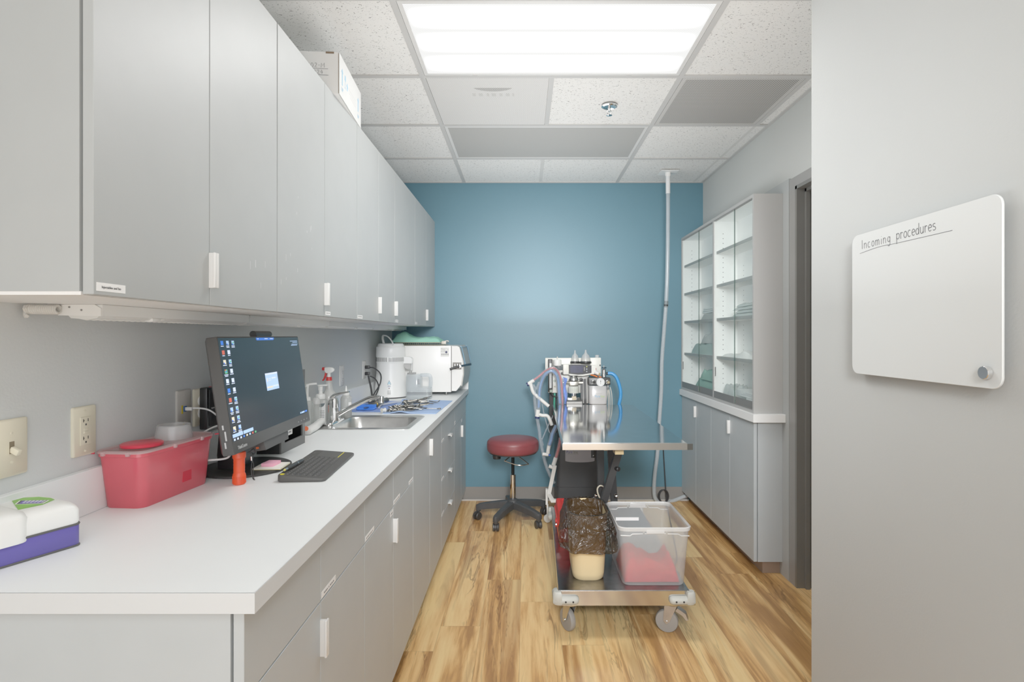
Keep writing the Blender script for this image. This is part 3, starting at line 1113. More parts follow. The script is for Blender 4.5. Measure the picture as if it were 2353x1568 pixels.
# ------------------------------------------------------------------ white carton on the wall cabinets
M_card = mat('white_carton', (224, 223, 220), .7, var=.02)
cz = .1575
p0, p1 = Vector((-.696, 2.08, UZ1)), Vector((-.720, 2.433, UZ1))
ex = (p1 - p0).normalized()
nx = Vector((ex.y, -ex.x, 0))     # out of the long side (to the room)
t = thing('carton', 'white cardboard carton with handwriting on top of the wall cabinets', 'box', tuple(p0))
Mx = frameM(p0, ex, (0, 0, 1))    # x along the long side, y up, z out
ln = (p1 - p0).length
b = bmn()
box(b, (0, 0.0008, -.31), (ln, cz, -.004), M=Mx)
obj('box_body', b, M_card, t, True, 0)
b = bmn()
box(b, (.0, .002, -.0025), (ln, cz - .001, 0), M=Mx)
obj('front_flap', b, mat('white_carton_flap', (206, 206, 204), .6), t, True, 0)
b = bmn()
box(b, (-.002, cz - .006, -.05), (.001, cz + .0005, -.02), M=Mx)
box(b, (-.0006, .003, -.0042), (.002, cz - .004, -.0022), M=Mx)
obj('torn_edge', b, mat('brown_card_edge', (112, 92, 70), .8), t, True, 0, label='brown torn cardboard edge')
M_bl = mat('pale_blue_print', (140, 182, 206), .7)
b = bmn()
for xx, z0, z1 in ((.04, .05, .115), (.115, .062, .092), (.30, .055, .115)):
    box(b, (xx - .006, z0, 0), (xx + .006, z1 - .014, .0004), M=Mx)
    prism(b, [(xx - .013, z1 - .016), (xx + .013, z1 - .016), (xx, z1)], 0, .0004, 'z', M=Mx)
# little goblet sign
prism(b, [(.075, .088), (.095, .088), (.091, .108), (.079, .108)], 0, .0004, 'z', M=Mx)
box(b, (.0835, .06, 0), (.0865, .088, .0004), M=Mx)
box(b, (.077, .058, 0), (.093, .060, .0004), M=Mx)
obj('arrows', b, M_bl, t, True, 0, label='pale blue up arrows and goblet sign')
for xx in (.026, .287):
    text('lettering', 'UP', .022, M_bl, t, Mx @ TR(xx, .026, .0005))
b = bmn()
for r_, (a0, a1, zz_) in enumerate(((.14, .26, .078), (.15, .25, .066), (.165, .25, .054))):
    xx = a0
    while xx < a1:
        box(b, (xx, zz_, 0), (xx + .008, zz_ + .006, .0004), M=Mx)
        xx += .012
obj('faint_print', b, mat('faint_print_ink', (205, 204, 202), .7), t, True, 0)
Mn = frameM(p0 - nx * .31 - ex * .0006, nx, (0, 0, 1))   # short side, x towards the room
b = bmn()
M1 = Mn @ TR(.196, .098, 0)
wdt = handwrite(b, '102-M', M1, .0185, .0006, .14)
tube(b, [(.206, .0945, 0), (.268, .093, 0)], .0006, 5, 1, M=Mn, flat=.4)
handwrite(b, '2024', Mn @ TR(.202, .074, 0), .016, .0006, .2)
tube(b, [(.202, .071, 0), (.27, .0695, 0)], .0006, 5, 1, M=Mn, flat=.4)
obj('handwriting', b, M_inkd, t, True, 0)

# ================================================================== right lower cabinet, top, glass cabinet
XRF = 1.260
YN = 3.035
t = thing('low_cabinet', 'grey low cabinet with four doors along the right wall', 'cabinet', (1.34, YN, 0))
b = bmn(); box(b, (XRF + .022, YN, .073), (XR - .0135, YB - .001, .8435)); obj('carcass', b, M_lamb, t, True, 0)
b = bmn(); box(b, (XRF + .06, YN + .03, 0), (XR - .0135, YB - .024, .073)); obj('toe_kick', b, M_tan, t, True, 0)
ds = []
ysr = [YN, 3.39, 3.73, 4.06, YB - .002]
for a, c in zip(ysr, ysr[1:]):
    b = bmn(); box(b, (XRF, a + G, .0735), (XRF + .018, c - G, .8425), bev=.0008, seg=1)
    ds.append(obj('door', b, M_lamb, t, True, 30))
for k, y, s in ((0, 3.39, -1), (1, 3.39, 1), (2, 4.06, -1), (3, 4.06, 1)):
    pull_v(ds[k], XRF, y, .716, .797, s, -1)
t = thing('cabinet_top', 'white worktop ledge between the glass cabinet and the low cabinet', 'countertop', (1.33, YN, .844))
b = bmn(); box(b, (1.241, 2.995, .844), (XR - .0135, YB - .001, .8885), bev=.001, seg=1); obj('slab', b, mat('white_ledge', (238, 238, 236), .4, var=.01), t, True, 30)

GX, GB, GZ0, GZ1 = 1.256, 1.4165, .8890, 2.096
GYN, GYM, GYF = 3.030, 3.68, YB - .001
t = thing('glass_cabinet', 'tall grey shelf cabinet with sliding glass doors on the right wall', 'cabinet', (1.34, GYN, GZ0))
b = bmn()
box(b, (GX, GYN, GZ0), (GB, GYN + .016, GZ1))
box(b, (GX, GYF - .016, GZ0), (GB, GYF, GZ1))
box(b, (GX, GYM - .011, GZ0 + .016), (GB - .004, GYM + .011, GZ1 - .016))
box(b, (GX, GYN + .016, GZ1 - .018), (GB, GYF - .016, GZ1))
box(b, (GX, GYN + .016, GZ0), (GB, GYF - .016, GZ0 + .018))
obj('carcass', b, mat('cabinet_front_grey', (168, 167, 164), .45, var=.01), t, True, 0)
b = bmn()
for a, c in ((GYN + .016, GYM - .011), (GYM + .011, GYF - .016)):
    box(b, (GB - .004, a, GZ0 + .018), (GB, c, GZ1 - .018))
    box(b, (GX + .004, a, GZ0 + .018), (GB - .004, a + .002, GZ1 - .018))
    box(b, (GX + .004, c - .002, GZ0 + .018), (GB - .004, c, GZ1 - .018))
    box(b, (GX + .02, a + .002, GZ0 + .018), (GB - .004, c - .002, GZ0 + .021))
    box(b, (GX + .02, a + .002, GZ1 - .021), (GB - .004, c - .002, GZ1 - .018))
obj('lining', b, mat('white_lining', (248, 248, 247), .5, var=.01), t, True, 0, label='white inside lining')
SHZ = [1.874, 1.653, 1.4315, 1.181]
for a, c in ((GYN + .018, GYM - .013), (GYM + .013, GYF - .018)):
    for z in SHZ:
        b = bmn(); box(b, (GX + .02, a, z - .019), (GB - .004, c, z), mi=0)
        box(b, (GX + .0188, a, z - .019), (GX + .02, c, z), mi=1)
        obj('shelf', b, [M_melamine, mat('shelf_edge', (150, 149, 146), .5)], t, True, 0)
b = bmn()
for c, xs_ in ((GYM - .0131, (1.318,)), (GYF - .0181, (1.335,))):
    for x in xs_:
        z = 1.0
        while z < 2.0:
            if all(abs(z - s_) > .015 for s_ in SHZ):
                lathe(b, [(.0028, 0), (.0028, .0006)], 8, along((x, c, z), (0, -1, 0)))
            z += .032
for y in (3.56, ):
    z = 1.0
    while z < 1.8:
        if all(abs(z - s_ + .0) > .015 for s_ in SHZ):
            lathe(b, [(.0028, 0), (.0028, .0006)], 8, along((GB - .0041, y, z), (-1, 0, 0)))
        z += .032
obj('shelf_pin_holes', b, mat('pin_hole', (70, 66, 60), .8), t, True, 0)
M_glass = clear('cabinet_glass', (225, 240, 234), .015, .02, (253, 255, 254), gloss=.05)
M_gedge = mat('glass_edge', (52, 74, 66), .2)
for y0, ym, y1 in ((GYN + .018, 3.33, GYM - .013), (GYM + .013, 4.008, GYF - .018)):
    # far pane runs in the outer track, near pane in the inner one
    b = bmn(); box(b, (GX + .004, ym - .012, GZ0 + .022), (GX + .008, y1, GZ1 - .022)); g1 = obj('glass_door', b, M_glass, t, True, 0)
    b = bmn(); box(b, (GX + .0038, ym - .0145, GZ0 + .022), (GX + .0082, ym - .012, GZ1 - .022)); obj('glass_edge', b, M_gedge, g1, True, 0)
    b = bmn(); box(b, (GX + .001, y1 - .032, 1.05), (GX + .004, y1 - .022, 1.11)); obj('finger_pull', b, M_grey, g1, True, 0)
    b = bmn(); box(b, (GX + .0105, y0, GZ0 + .022), (GX + .0145, ym + .02, GZ1 - .022)); g2 = obj('glass_door', b, M_glass, t, True, 0)
    b = bmn()
    box(b, (GX + .0006, y0, GZ0 + .018), (GX + .016, y1, GZ0 + .0225))
    obj('lower_track', b, mat('aluminium_track', (128, 127, 124), .45, metal=.3), t, True, 0)
    b = bmn()
    box(b, (GX + .0006, y0, GZ1 - .0225), (GX + .016, y1, GZ1 - .018))
    obj('upper_track', b, mat('aluminium_track', (128, 127, 124), .45, metal=.3), t, True, 0)
    b = bmn()
    box(b, (GX + .0008, ym - .0145, GZ0 + .019), (GX + .0037, y1, GZ0 + .062))
    obj('bottom_strip', b, mat('aluminium_track', (128, 127, 124), .45, metal=.3), g1, True, 0)
    b = bmn()
    box(b, (GX + .0093, y0, GZ0 + .0226), (GX + .0103, ym - .016, GZ0 + .062))
    obj('bottom_strip', b, mat('aluminium_track', (128, 127, 124), .45, metal=.3), g2, True, 0)
# ================================================================== wall plates
def plate(label, y, z, kind, m, group='electrical wall plates', w=.07, h=.118, x=XL):
    names = {'switch': 'light_switch', 'gfci': 'power_outlet', 'decora': 'power_outlet', 'data': 'data_outlet', 'duplex': 'power_outlet'}
    t = thing(names[kind], label, {'switch': 'switch', 'data': 'data socket'}.get(kind, 'outlet'), (x, y, z), group=group)
    M = frameM((x, y, z), (0, 1, 0), (0, 0, 1))
    b = bmn()
    loft(b, [[(p[0], p[1], zz) for p in rrect(w - i, h - i, .004, 0, 3)] for zz, i in ((0, 0), (.004, 0), (.006, .004))], True, True, M=M)
    pl = obj('cover_plate', b, m, t, True, 40)
    b = bmn()
    if kind in ('gfci', 'decora'):
        box(b, (-.0165, -.0335, .006), (.0165, .0335, .008), M=M, bev=.001)
        obj('socket_face', b, m, t, True, 40)
        for s in (-1, 1):
            b = bmn()
            zc = s * .021
            box(b, (-.0085, zc + .000, .008), (-.0065, zc + .008, .0083), M=M)
            box(b, (.0055, zc + .001, .008), (.0075, zc + .008, .0083), M=M)
            box(b, (-.002, zc - .008, .008), (.002, zc - .0035, .0083), M=M)
            if kind == 'gfci':
                box(b, (-.0085, zc + .0032, .008), (-.0045, zc + .0048, .0083), M=M)
            obj('slots', b, M_dark, t, True, 0)
        if kind == 'gfci':
            for s in (-1, 1):
                b = bmn(); box(b, (-.007, s * .0035 - .003, .008), (.007, s * .0035 + .003, .0092), M=M, bev=.0008); obj('button', b, m, t, True, 40)
    if kind == 'switch':
        box(b, (-.0055, -.0125, .006), (.0055, .0125, .0065), M=M)
        obj('slot', b, mat('switch_slot', (120, 108, 84), .7), t, True, 0)
        b = bmn()
        box(b, (-.0045, -.006, .002), (.0045, .006, .02), M=M @ TR(0, -.002, .004, 28), bev=.001)
        obj('toggle', b, m, t, True, 40)
    if kind == 'duplex':
        for s in (-1, 1):
            lathe(b, [(.0165, .006), (.0165, .0075), (.0155, .008)], 20, M @ TR(0, s * .0195, 0))
        obj('socket_face', b, M_white, t, True, 40)
    for s in (-1, 1):
        b = bmn()
        lathe(b, [(.003, .0058), (.0028, .0068)], 10, M @ TR(0, s * (.048 if kind in ('gfci', 'decora') else (.03 if kind == 'switch' else .042)), 0))
        obj('screw', b, m, t, True, 40)
    return t, M


plate('ivory toggle light switch at the left edge of the photo', 1.1365, 1.087, 'switch', M_ivory, w=.075)
plate('ivory power outlet with test buttons, left of the red sharps bin', 1.3263, 1.089, 'gfci', M_ivory)
t, M = plate('grey data outlet with a yellow tag behind the red sharps bin', 1.714, 1.09, 'data', mat('data_plate', (184, 180, 172), .5))
b = bmn(); box(b, (-.0155, -.014, .006), (-.0075, .012, .0064), M=M); obj('yellow_tag', b, mat('yellow_tag', (214, 186, 28), .5), t, True, 0)
b = bmn(); box(b, (-.0065, -.0085, .006), (.0065, .0085, .009), M=M); obj('jack', b, mat('blue_jack', (38, 78, 140), .4), t, True, 0)
plate('ivory outlet plate behind the black surge protector', 1.80, 1.085, 'duplex', M_ivory, h=.12)
plate('pale grey outlet on the wall beyond the red spray bottle', 3.20, 1.084, 'decora', mat('pale_plate', (216, 214, 210), .4))
plate('pale outlet with two black plugs beside the water distiller', 3.648, 1.09, 'duplex', mat('pale_plate', (216, 214, 210), .4))

# surge protector
t = thing('surge_protector', 'black wall-mounted surge protector with sockets behind the monitor', 'surge protector', (XL + .012, 1.825, 1.02))
b = bmn()
box(b, (XL + .0085, 1.787, 1.012), (XL + .034, 1.862, 1.148), bev=.004)
obj('case', b, M_black, t, True, 40)
b = bmn(); box(b, (XL + .034, 1.797, 1.022), (XL + .0365, 1.852, 1.14), bev=.001); obj('socket_panel', b, M_black_m, t, True, 30)
b = bmn()
Ms = frameM((XL + .0366, 1.824, 1.08), (0, 1, 0), (0, 0, 1))
for s in (-1, 1):
    b = bmn()
    for x in (-.011, .005):
        box(b, (x, s * .036 - .002, 0), (x + .0025, s * .036 + .009, .0003), M=Ms)
    box(b, (-.004, s * .036 - .014, 0), (.0, s * .036 - .009, .0003), M=Ms)
    obj('slots', b, mat('slot_black', (6, 6, 6), .6), t, True, 0)
text('lettering', 'TRIPP·LITE', .0072, mat('pale_print', (190, 190, 190), .5), t, Ms @ TR(-.019, -.003, .0004), sx=.95)
for y, c, nm in ((1.818, (210, 60, 60), 'red_indicator'), (1.838, (150, 190, 60), 'green_indicator')):
    b = bmn(); box(b, (XL + .022, y, 1.1478), (XL + .028, y + .006, 1.1492)); obj('indicator', b, mat(nm, c, .4), t, True, 0)

# white data cable with a black ferrite
b = bmn()
z0 = 1.09
tube(b, [(XL + .010, 1.716, z0), (XL + .045, 1.722, z0 + .001), (XL + .075, 1.73, 1.083), (XL + .10, 1.742, 1.058), (XL + .125, 1.752, 1.035), (XL + .135, 1.757, 1.022)], .0026, 8, 6)
box(b, (XL + .009, 1.711, z0 - .005), (XL + .03, 1.721, z0 + .005), bev=.001)
t = thing('network_cable', 'white network cable plugged into the grey data outlet', 'cable', (XL + .05, 1.72, 1.05))
obj('cable', b, mat('white_cable', (226, 226, 224), .4), t, True, 40)
b = bmn()
tube(b, [(XL + .125, 1.752, 1.036), (XL + .155, 1.765, 1.019)], .0072, 10, 1)
obj('ferrite_clip', b, M_black, t, True, 40)
b = bmn()
tube(b, [(XL + .155, 1.765, 1.019), (XL + .165, 1.765, 1.005), (XL + .158, 1.75, .98), (XL + .13, 1.73, .975)], .0026, 8, 6)
tube(b, [(XL + .125, 1.750, 1.036), (XL + .10, 1.72, 1.035), (XL + .075, 1.69, 1.018), (XL + .07, 1.66, .995), (XL + .075, 1.66, .95)], .0026, 8, 6)
obj('cable_loop', b, mat('white_cable', (226, 226, 224), .4), t, True, 40)

# black plugs and leads near the distiller
for k, (y, z, lab, pts) in enumerate(((3.648, 1.108, 'upper black plug and lead in the outlet by the distiller',
                                       [(-1.02, 3.645, 1.106), (-.99, 3.65, 1.10), (-.955, 3.67, 1.06), (-.955, 3.66, 1.0), (-.985, 3.64, .94), (-1.0, 3.62, .90)]),
                                      (3.648, 1.066, 'lower black plug and lead in the outlet by the distiller',
                                       [(-1.03, 3.648, 1.052), (-1.022, 3.645, 1.02), (-1.01, 3.64, .97), (-.995, 3.62, .92), (-.96, 3.60, .897)]))):
    t = thing('black_lead', lab, 'cord', (XL + .02, y, z), group='black leads by the distiller')
    b = bmn()
    box(b, (XL + .0085, y - .013, z - .011), (XL + .04, y + .013, z + .011), bev=.004)
    obj('plug', b, M_black, t, True, 40)
    b = bmn(); tube(b, [Vector(p) for p in pts], .0042 if k == 0 else .006, 8, 6); obj('lead', b, M_black_m, t, True, 40)
b = bmn()
tube(b, [(-1.018, 3.64, 1.05), (-.985, 3.65, 1.03), (-.965, 3.66, .98), (-.975, 3.64, .93), (-.985, 3.60, .90), (-.95, 3.56, .8965)], .0042, 8, 6)
single('black_lead', 'thin looping black lead falling behind the faucet spout', 'cord', b, M_black_m, (-.98, 3.64, .95), 'black leads by the distiller')

# ================================================================== things on the near worktop
# wipes dispenser: purple tray, white lid with a green label
M_purple = mat('violet_plastic', (86, 76, 158), .3, var=.02)
t = thing('wipes_box', 'white lidded wipes box with violet tray and green label', 'wipes box', (-.96, 1.06, ZTOP))
e1 = Vector((.42, .907, 0)).normalized()      # along the visible long side, away from the viewer
w0 = Vector((-.9027, 1.127, ZTOP))            # far right corner
Mw = frameM(w0, -e1, (0, 0, 1))               # x back to the near end, y up, z = out of the side
nrm = Vector(Mw.col[2][:3])
sgn = 1 if nrm.x < 0 else -1
LB, WB = .28, .165


def wb(u, zz, d):
    """u along the side from the far end, zz height, d inwards"""
    return w0 - e1 * u + Vector((0, 0, zz)) + Vector((-e1.y, e1.x, 0)) * d


def wring(zz, i, r=.012):
    pts = []
    for (uu, dd) in [(x + LB / 2, y + WB / 2) for x, y, _ in rrect(LB - 2 * i, WB - 2 * i, r, 0, 4)]:
        pts.append(wb(uu, zz, dd))
    return pts


b = bmn()
loft(b, [wring(0, .002), wring(.003, 0), wring(.044, 0), wring(.046, .001)])
obj('tray', b, M_purple, t, True, 40)
b = bmn()
loft(b, [wring(.001, -.0012), wring(.003, -.0014), wring(.0042, -.0006)])
loft(b, [wring(.0432, -.0008), wring(.045, -.0014), wring(.047, -.0008)])
obj('dark_trim', b, M_dgrey, t, True, 40, label='dark grey trim line')
b = bmn()
loft(b, [wring(.0465, .001), wring(.05, .000), wring(.073, .000), wring(.081, .003, .014), wring(.087, .008, .018), wring(.0905, .016, .022), wring(.0915, .026, .026)])
lid = obj('lid', b, M_white, t, True, 50)
b = bmn()
# raised dispensing cover on the near part of the lid
def cring(zz, i, u0=.086, u1=.285, d1=.16):
    return [wb(u0 + (u1 - u0) / 2 + x, zz, -.002 + (d1 / 2) + y) for x, y, _ in rrect((u1 - u0) - 2 * i, d1 - 2 * i + .004, .02, 0, 4)]
loft(b, [cring(.038, -.001), cring(.04, -.0015), cring(.082, -.0015), cring(.092, .003), cring(.0965, .014), cring(.0985, .03)])
obj('flip_cover', b, M_white, t, True, 50)
# printed label on the lid top
M_green = mat('green_label', (122, 186, 58), .4, var=.15, vscale=25)
b = bmn()
u_, d_ = .062, .058
fan = [wb(u_ + .046 * cos(R(a)) - .008, .0863, d_ - .046 * sin(R(a))) for a in range(-70, 251, 10)]
cen = [wb(0.0226, .0918, 0.0515), wb(0.0514, .0918, 0.0334), wb(0.0879, .0918, 0.0375), wb(0.0780, .0918, 0.0716), wb(0.0636, .0918, 0.1200), wb(0.0423, .0918, 0.1260), wb(0.0256, .0918, 0.1038), wb(0.0195, .0918, 0.0716)]
loft(b, [cen, [c + Vector((0, 0, .0004)) for c in cen]])
lb = obj('green_label', b, M_green, lid, True, 0)
b = bmn()
q = [wb(0.0332, .0924, 0.0434), wb(0.0499, .0924, 0.0354), wb(0.0727, .0924, 0.0878), wb(0.0575, .0924, 0.1069)]
q = [wb(0.0302, .0924, 0.0545), wb(0.0469, .0924, 0.0394), wb(0.0742, .0924, 0.0837), wb(0.0575, .0924, 0.1058)]
loft(b, [q, [c + Vector((0, 0, .0003)) for c in q]], mi=0)
cq = sum(q, Vector()) / 4
q2 = [cq + (c - cq) * .9 for c in q]
loft(b, [[c + Vector((0, 0, .0003)) for c in q2], [c + Vector((0, 0, .0005)) for c in q2]], mi=1)
q3 = [cq + (c - cq) * .74 for c in q]
loft(b, [[c + Vector((0, 0, .0005)) for c in q3], [c + Vector((0, 0, .0007)) for c in q3]], mi=2)
obj('title_panel', b, [M_lab, mat('label_black', (48, 50, 48), .5), mat('label_violet', (98, 84, 178), .5)], lid, True, 0)
b = bmn()
for r_ in range(3):
    for k in range(6):
        s0 = (q[1] * (1 - (k + .6) / 8) + q[2] * ((k + .6) / 8)) * (1 - (r_ + 1) / 4) + (q[0] * (1 - (k + .6) / 8) + q[3] * ((k + .6) / 8)) * ((r_ + 1) / 4)
        dx = (q[2] - q[1]) * .085
        dy = (q[0] - q[1]) * .12
        rr = [s0, s0 + dx, s0 + dx + dy, s0 + dy]
        loft(b, [[c + Vector((0, 0, .0007)) for c in rr], [c + Vector((0, 0, .001)) for c in rr]])
obj('lettering', b, mat('white_print', (235, 235, 240), .5), lid, True, 0)

# sharps container
M_redc = clear('red_translucent_plastic', (234, 86, 100), .93, .3, (250, 150, 156), transl=.2)
M_redl = mat('red_lid', (222, 52, 72), .35)
M_pinkc = clear('clear_pinkish_lid', (232, 205, 205), .5, .2, (250, 235, 235), transl=.2)
M_clear = clear('clear_plastic', (230, 231, 231), .36, .15, (250, 250, 250))
sc0 = Vector((-.981, 1.488, ZTOP))
t = thing('sharps_container', 'red translucent sharps container with clear domed lid on the worktop', 'sharps container', tuple(sc0), -5)
b = bmn()
SW, SL = .123, .276
loft(b, [rrect(SW - .020, SL - .030, .022, 0, 5), rrect(SW - .016, SL - .026, .024, .004, 5), rrect(SW, SL, .026, .128, 5), rrect(SW + .006, SL + .006, .027, .129, 5), rrect(SW + .006, SL + .006, .027, .139, 5)], True, False)
obj('bin', b, M_redc, t, False, 40)
b = bmn()
loft(b, [rrect(SW + .011, SL + .011, .028, .1375, 5), rrect(SW + .012, SL + .012, .028, .142, 5), rrect(SW + .004, SL + .004, .026, .1445, 5), rrect(SW - .004, SL - .004, .024, .1425, 5)])
lid = obj('lid', b, M_pinkc, t, False, 40)
b = bmn()
loft(b, [circ(.047, 32, .1425, 0, .052), circ(.041, 32, .176, 0, .052), circ(.0415, 32, .178, 0, .052), circ(.039, 32, .180, 0, .052), circ(.030, 32, .178, 0, .052)], False, True)
obj('dome', b, M_clear, lid, False, 40)
b = bmn()
loft(b, [circ(.047, 32, .1435, 0, -.062), circ(.0475, 32, .150, 0, -.062), circ(.044, 32, .152, 0, -.062)])
obj('round_flap', b, M_redl, lid, False, 40)
for (x, y) in ((-.035, -SL / 2 - .004), (.03, -SL / 2 - .004), (SW / 2 + .004, -.03), (SW / 2 + .004, .075)):
    b = bmn(); box(b, (x - .005, y - .005, .132), (x + .005, y + .005, .143), bev=.002); obj('clip', b, M_pinkc, t, False, 40)
for s in (-1, 1):
    b = bmn(); tube(b, [(s * (SW / 2), s * .0 + (SL / 2) * s, .138), (s * (SW / 2 + .012), (SL / 2 + .006) * s, .139)], .0035, 8, 1, flat=.6); obj('catch_tab', b, M_redl, t, False, 40)
b = bmn(); box(b, (SW / 2 - .006, .012, .03), (SW / 2 - .0045, .045, .115)); box(b, (SW / 2 - .0045, .03, .1), (SW / 2 - .004, .047, .106)); obj('inner_label', b, mat('inner_red', (205, 30, 52), .5), t, False, 0)
rr = random.Random(5)
b = bmn()
for i in range(26):
    x, y = rr.uniform(-.035, .035), rr.uniform(-.1, .1)
    a = rr.uniform(0, pi)
    z = rr.uniform(.008, .05)
    tube(b, [(x, y, z), (x + .028 * cos(a), y + .028 * sin(a), z + rr.uniform(-.006, .012))], rr.uniform(.003, .006), 6, 1)
o = obj('used_sharps', b, mat('dim_pink', (205, 110, 125), .6), t, False, 40)
o['kind'] = 'stuff'

# monitor on its round foot
um = Vector((-.02651, .53985, 0)).normalized()
MW, MH = .595, .317
mc = Vector((-.8042, 1.7558, H0 - .1457 * 1.1))
tl = 0.14334
nm = Vector((um.y, -um.x, 0))
vm = cos(tl) * Vector((0, 0, 1)) - sin(tl) * nm
MM = frameM(mc, um, vm)           # x right, y up, z towards the viewer of the screen
t = thing('monitor', 'black widescreen monitor showing a dark desktop with small icons', 'monitor', (-.893, 1.775, ZTOP))
M_bez = mat('monitor_bezel', (62, 61, 60), .45, var=.04)
b = bmn()
loft(b, [[(x, y, z) for x, y, _ in rrect(MW - i, MH - i, .004, 0, 3)] for z, i in ((-.034, .012), (-.028, 0), (-.001, 0), (0, .002))], True, True, M=MM)
obj('housing', b, M_bez, t, True, 40)
bl, br_, bt, bb = .004, .005, .004, .034
b = bmn()
box(b, (-MW / 2 + bl, -MH / 2 + bb, -.0005), (MW / 2 - br_, MH / 2 - bt, .0006), M=MM)
M_scr = mat('dark_screen', (36, 42, 48), .18, var=.2, vscale=3, emit=.10)
scr = obj('screen', b, M_scr, t, True, 0)
sw_, sh_ = MW - bl - br_, MH - bb - bt


def SP(u, v):      # 0..1 from the upper left of the screen
    return (-MW / 2 + bl + sw_ * u, MH / 2 - bt - sh_ * v)


def emis(name, c, s=.4):
    return mat(name, c, .3, emit=s, var=.0)


E_w, E_b, E_lb, E_r, E_g, E_c = emis('icon_white', (212, 226, 255)), emis('icon_blue', (52, 110, 220)), emis('icon_pale_blue', (168, 200, 245)), emis('icon_red', (196, 84, 66)), emis('icon_green', (90, 180, 120)), emis('icon_cream', (226, 216, 190))
icons = [(.025, .045, 1), (.075, .045, 2), (.125, .045, 4), (.025, .165, 3), (.075, .165, 0), (.025, .285, 5), (.075, .28, 4), (.025, .395, 6), (.075, .395, 0), (.025, .5, 0), (.075, .495, 7),
         (.025, .605, 1), (.075, .6, 0), (.025, .705, 3), (.075, .7, 4), (.025, .8, 2), (.075, .795, 4)]
icons = [(.032 + .052 * c, .05 + .0925 * r_, k) for r_, row in enumerate(((1, 2, 4), (3, 0), (5, 4), (6, 0), (0, 7), (1, 0), (3, 4), (2, 4), (5, 4), (5, 2))) for c, k in enumerate(row)]
b = bmn()
ms = [E_w, E_b, E_lb, E_r, E_g, E_c]


def quad(u0, v0, u1, v1, mi, z=.0008):
    x0, y0 = SP(u0, v0)
    x1, y1 = SP(u1, v1)
    box(b, (x0, y0, z - .0002), (x1, y1, z), M=MM, mi=mi)


rr = random.Random(3)
for (u, v, k) in icons:
    main = {0: 0, 1: 1, 2: 2, 3: 3, 4: 2, 5: 5, 6: 4, 7: 0}[k]
    quad(u - .012, v - .022, u + .012, v + .018, main)
    if k in (2, 4, 5):
        quad(u - .012, v + .004, u - .001, v + .018, 1, .001)
    if k == 6:
        quad(u - .006, v - .008, u + .006, v + .006, 1, .001)
        quad(u - .012, v - .022, u, v - .01, 3, .001)
    if k == 4:
        quad(u - .004, v - .01, u + .007, v + .006, 4, .001)
    for i in range(1 + (k in (4, 6, 2))):
        ww = rr.uniform(.012, .02)
        quad(u - ww, v + .026 + .013 * i, u + ww * .8, v + .033 + .013 * i, 0)
obj('desktop_icons', b, ms, scr, True, 0)
b = bmn()
quad(.395, .0, .625, .022, 1)
quad(.40, .022, .615, .03, 1)
for u0, u1 in ((.41, .425), (.5, .54), (.57, .61)):
    quad(u0, .008, u1, .016, 0, .001)
for v0, us in ((.045, (.86, .98)), (.062, (.9, .98)), (.085, (.88, .98)), (.10, (.87, .97))):
    quad(us[0], v0, us[1], v0 + .007, 2)
quad(.005, .93, .105, .963, 2)
quad(.112, .93, .215, .963, 2)
for i, k in enumerate((0, 0, 0, 1, 5, 2, 3, 4)):
    quad(.012 + .031 * i, .974, .026 + .031 * i, .993, k)
for u0, u1 in ((.86, .872), (.88, .93), (.94, .975)):
    quad(u0, .965, u1, .985, 2 if u0 < .9 else 1)
obj('desktop_bars', b, ms, scr, True, 0)
b = bmn()
quad(.44, .405, .60, .60, 2)
quad(.44, .405, .60, .425, 0, .001)
quad(.445, .555, .52, .575, 5, .001)
quad(.455, .46, .465, .50, 5, .001)
for u0, v0, u1, v1 in ((.475, .465, .505, .472), (.475, .485, .505, .492), (.515, .46, .57, .475), (.525, .552, .548, .568), (.552, .552, .573, .568), (.577, .552, .596, .568)):
    quad(u0, v0, u1, v1, 0, .0012)
obj('dialog_window', b, ms, scr, True, 0)
text('lettering', 'ThinkCentre', .0135, mat('silver_print', (190, 190, 190), .4), t, MM @ TR(-MW / 2 + .026, -MH / 2 + .010, .0004), sx=.78)
b = bmn()
for i, (y0, y1) in enumerate(((.020, .036), (.04, .065), (.07, .082))):
    box(b, (-MW / 2 - .0006, -MH / 2 + y0, -.02 + .004 * (i % 2)), (-MW / 2, -MH / 2 + y1, -.016 + .004 * (i % 2)), M=MM)
obj('side_marks', b, mat('silver_print', (190, 190, 190), .4), t, True, 0)
for i in range(4):
    b = bmn(); x = MW / 2 - .035 - i * .028; box(b, (x, -MH / 2 + .012, 0), (x + .006, -MH / 2 + .015, .0008), M=MM); obj('button', b, mat('button_mark', (150, 150, 150), .4), t, True, 0)
# webcam bar on top, speaker bar below
b = bmn()
tube(b, [(-.045, MH / 2 + .009, -.014), (.075, MH / 2 + .009, -.014)], .0105, 16, 1, M=MM)
box(b, (-.04, MH / 2 - .001, -.022), (.07, MH / 2 + .004, -.005), M=MM)
cam_ = obj('webcam_bar', b, M_black, t, True, 40)
b = bmn()
prism(b, [(-.10, -.004), (.095, -.004), (.09, -.034), (-.09, -.034)], -.05, -.006, 'z', M=MM @ TR(0, -MH / 2 + .006, 0))
obj('computer_bay', b, M_dgrey, t, True, 0)
b = bmn(); box(b, (-.1005, -MH / 2 - .02, -.03), (-.0985, -MH / 2 - .014, -.022), M=MM); obj('power_light', b, mat('orange_light', (214, 96, 50), .4), t, True, 0)
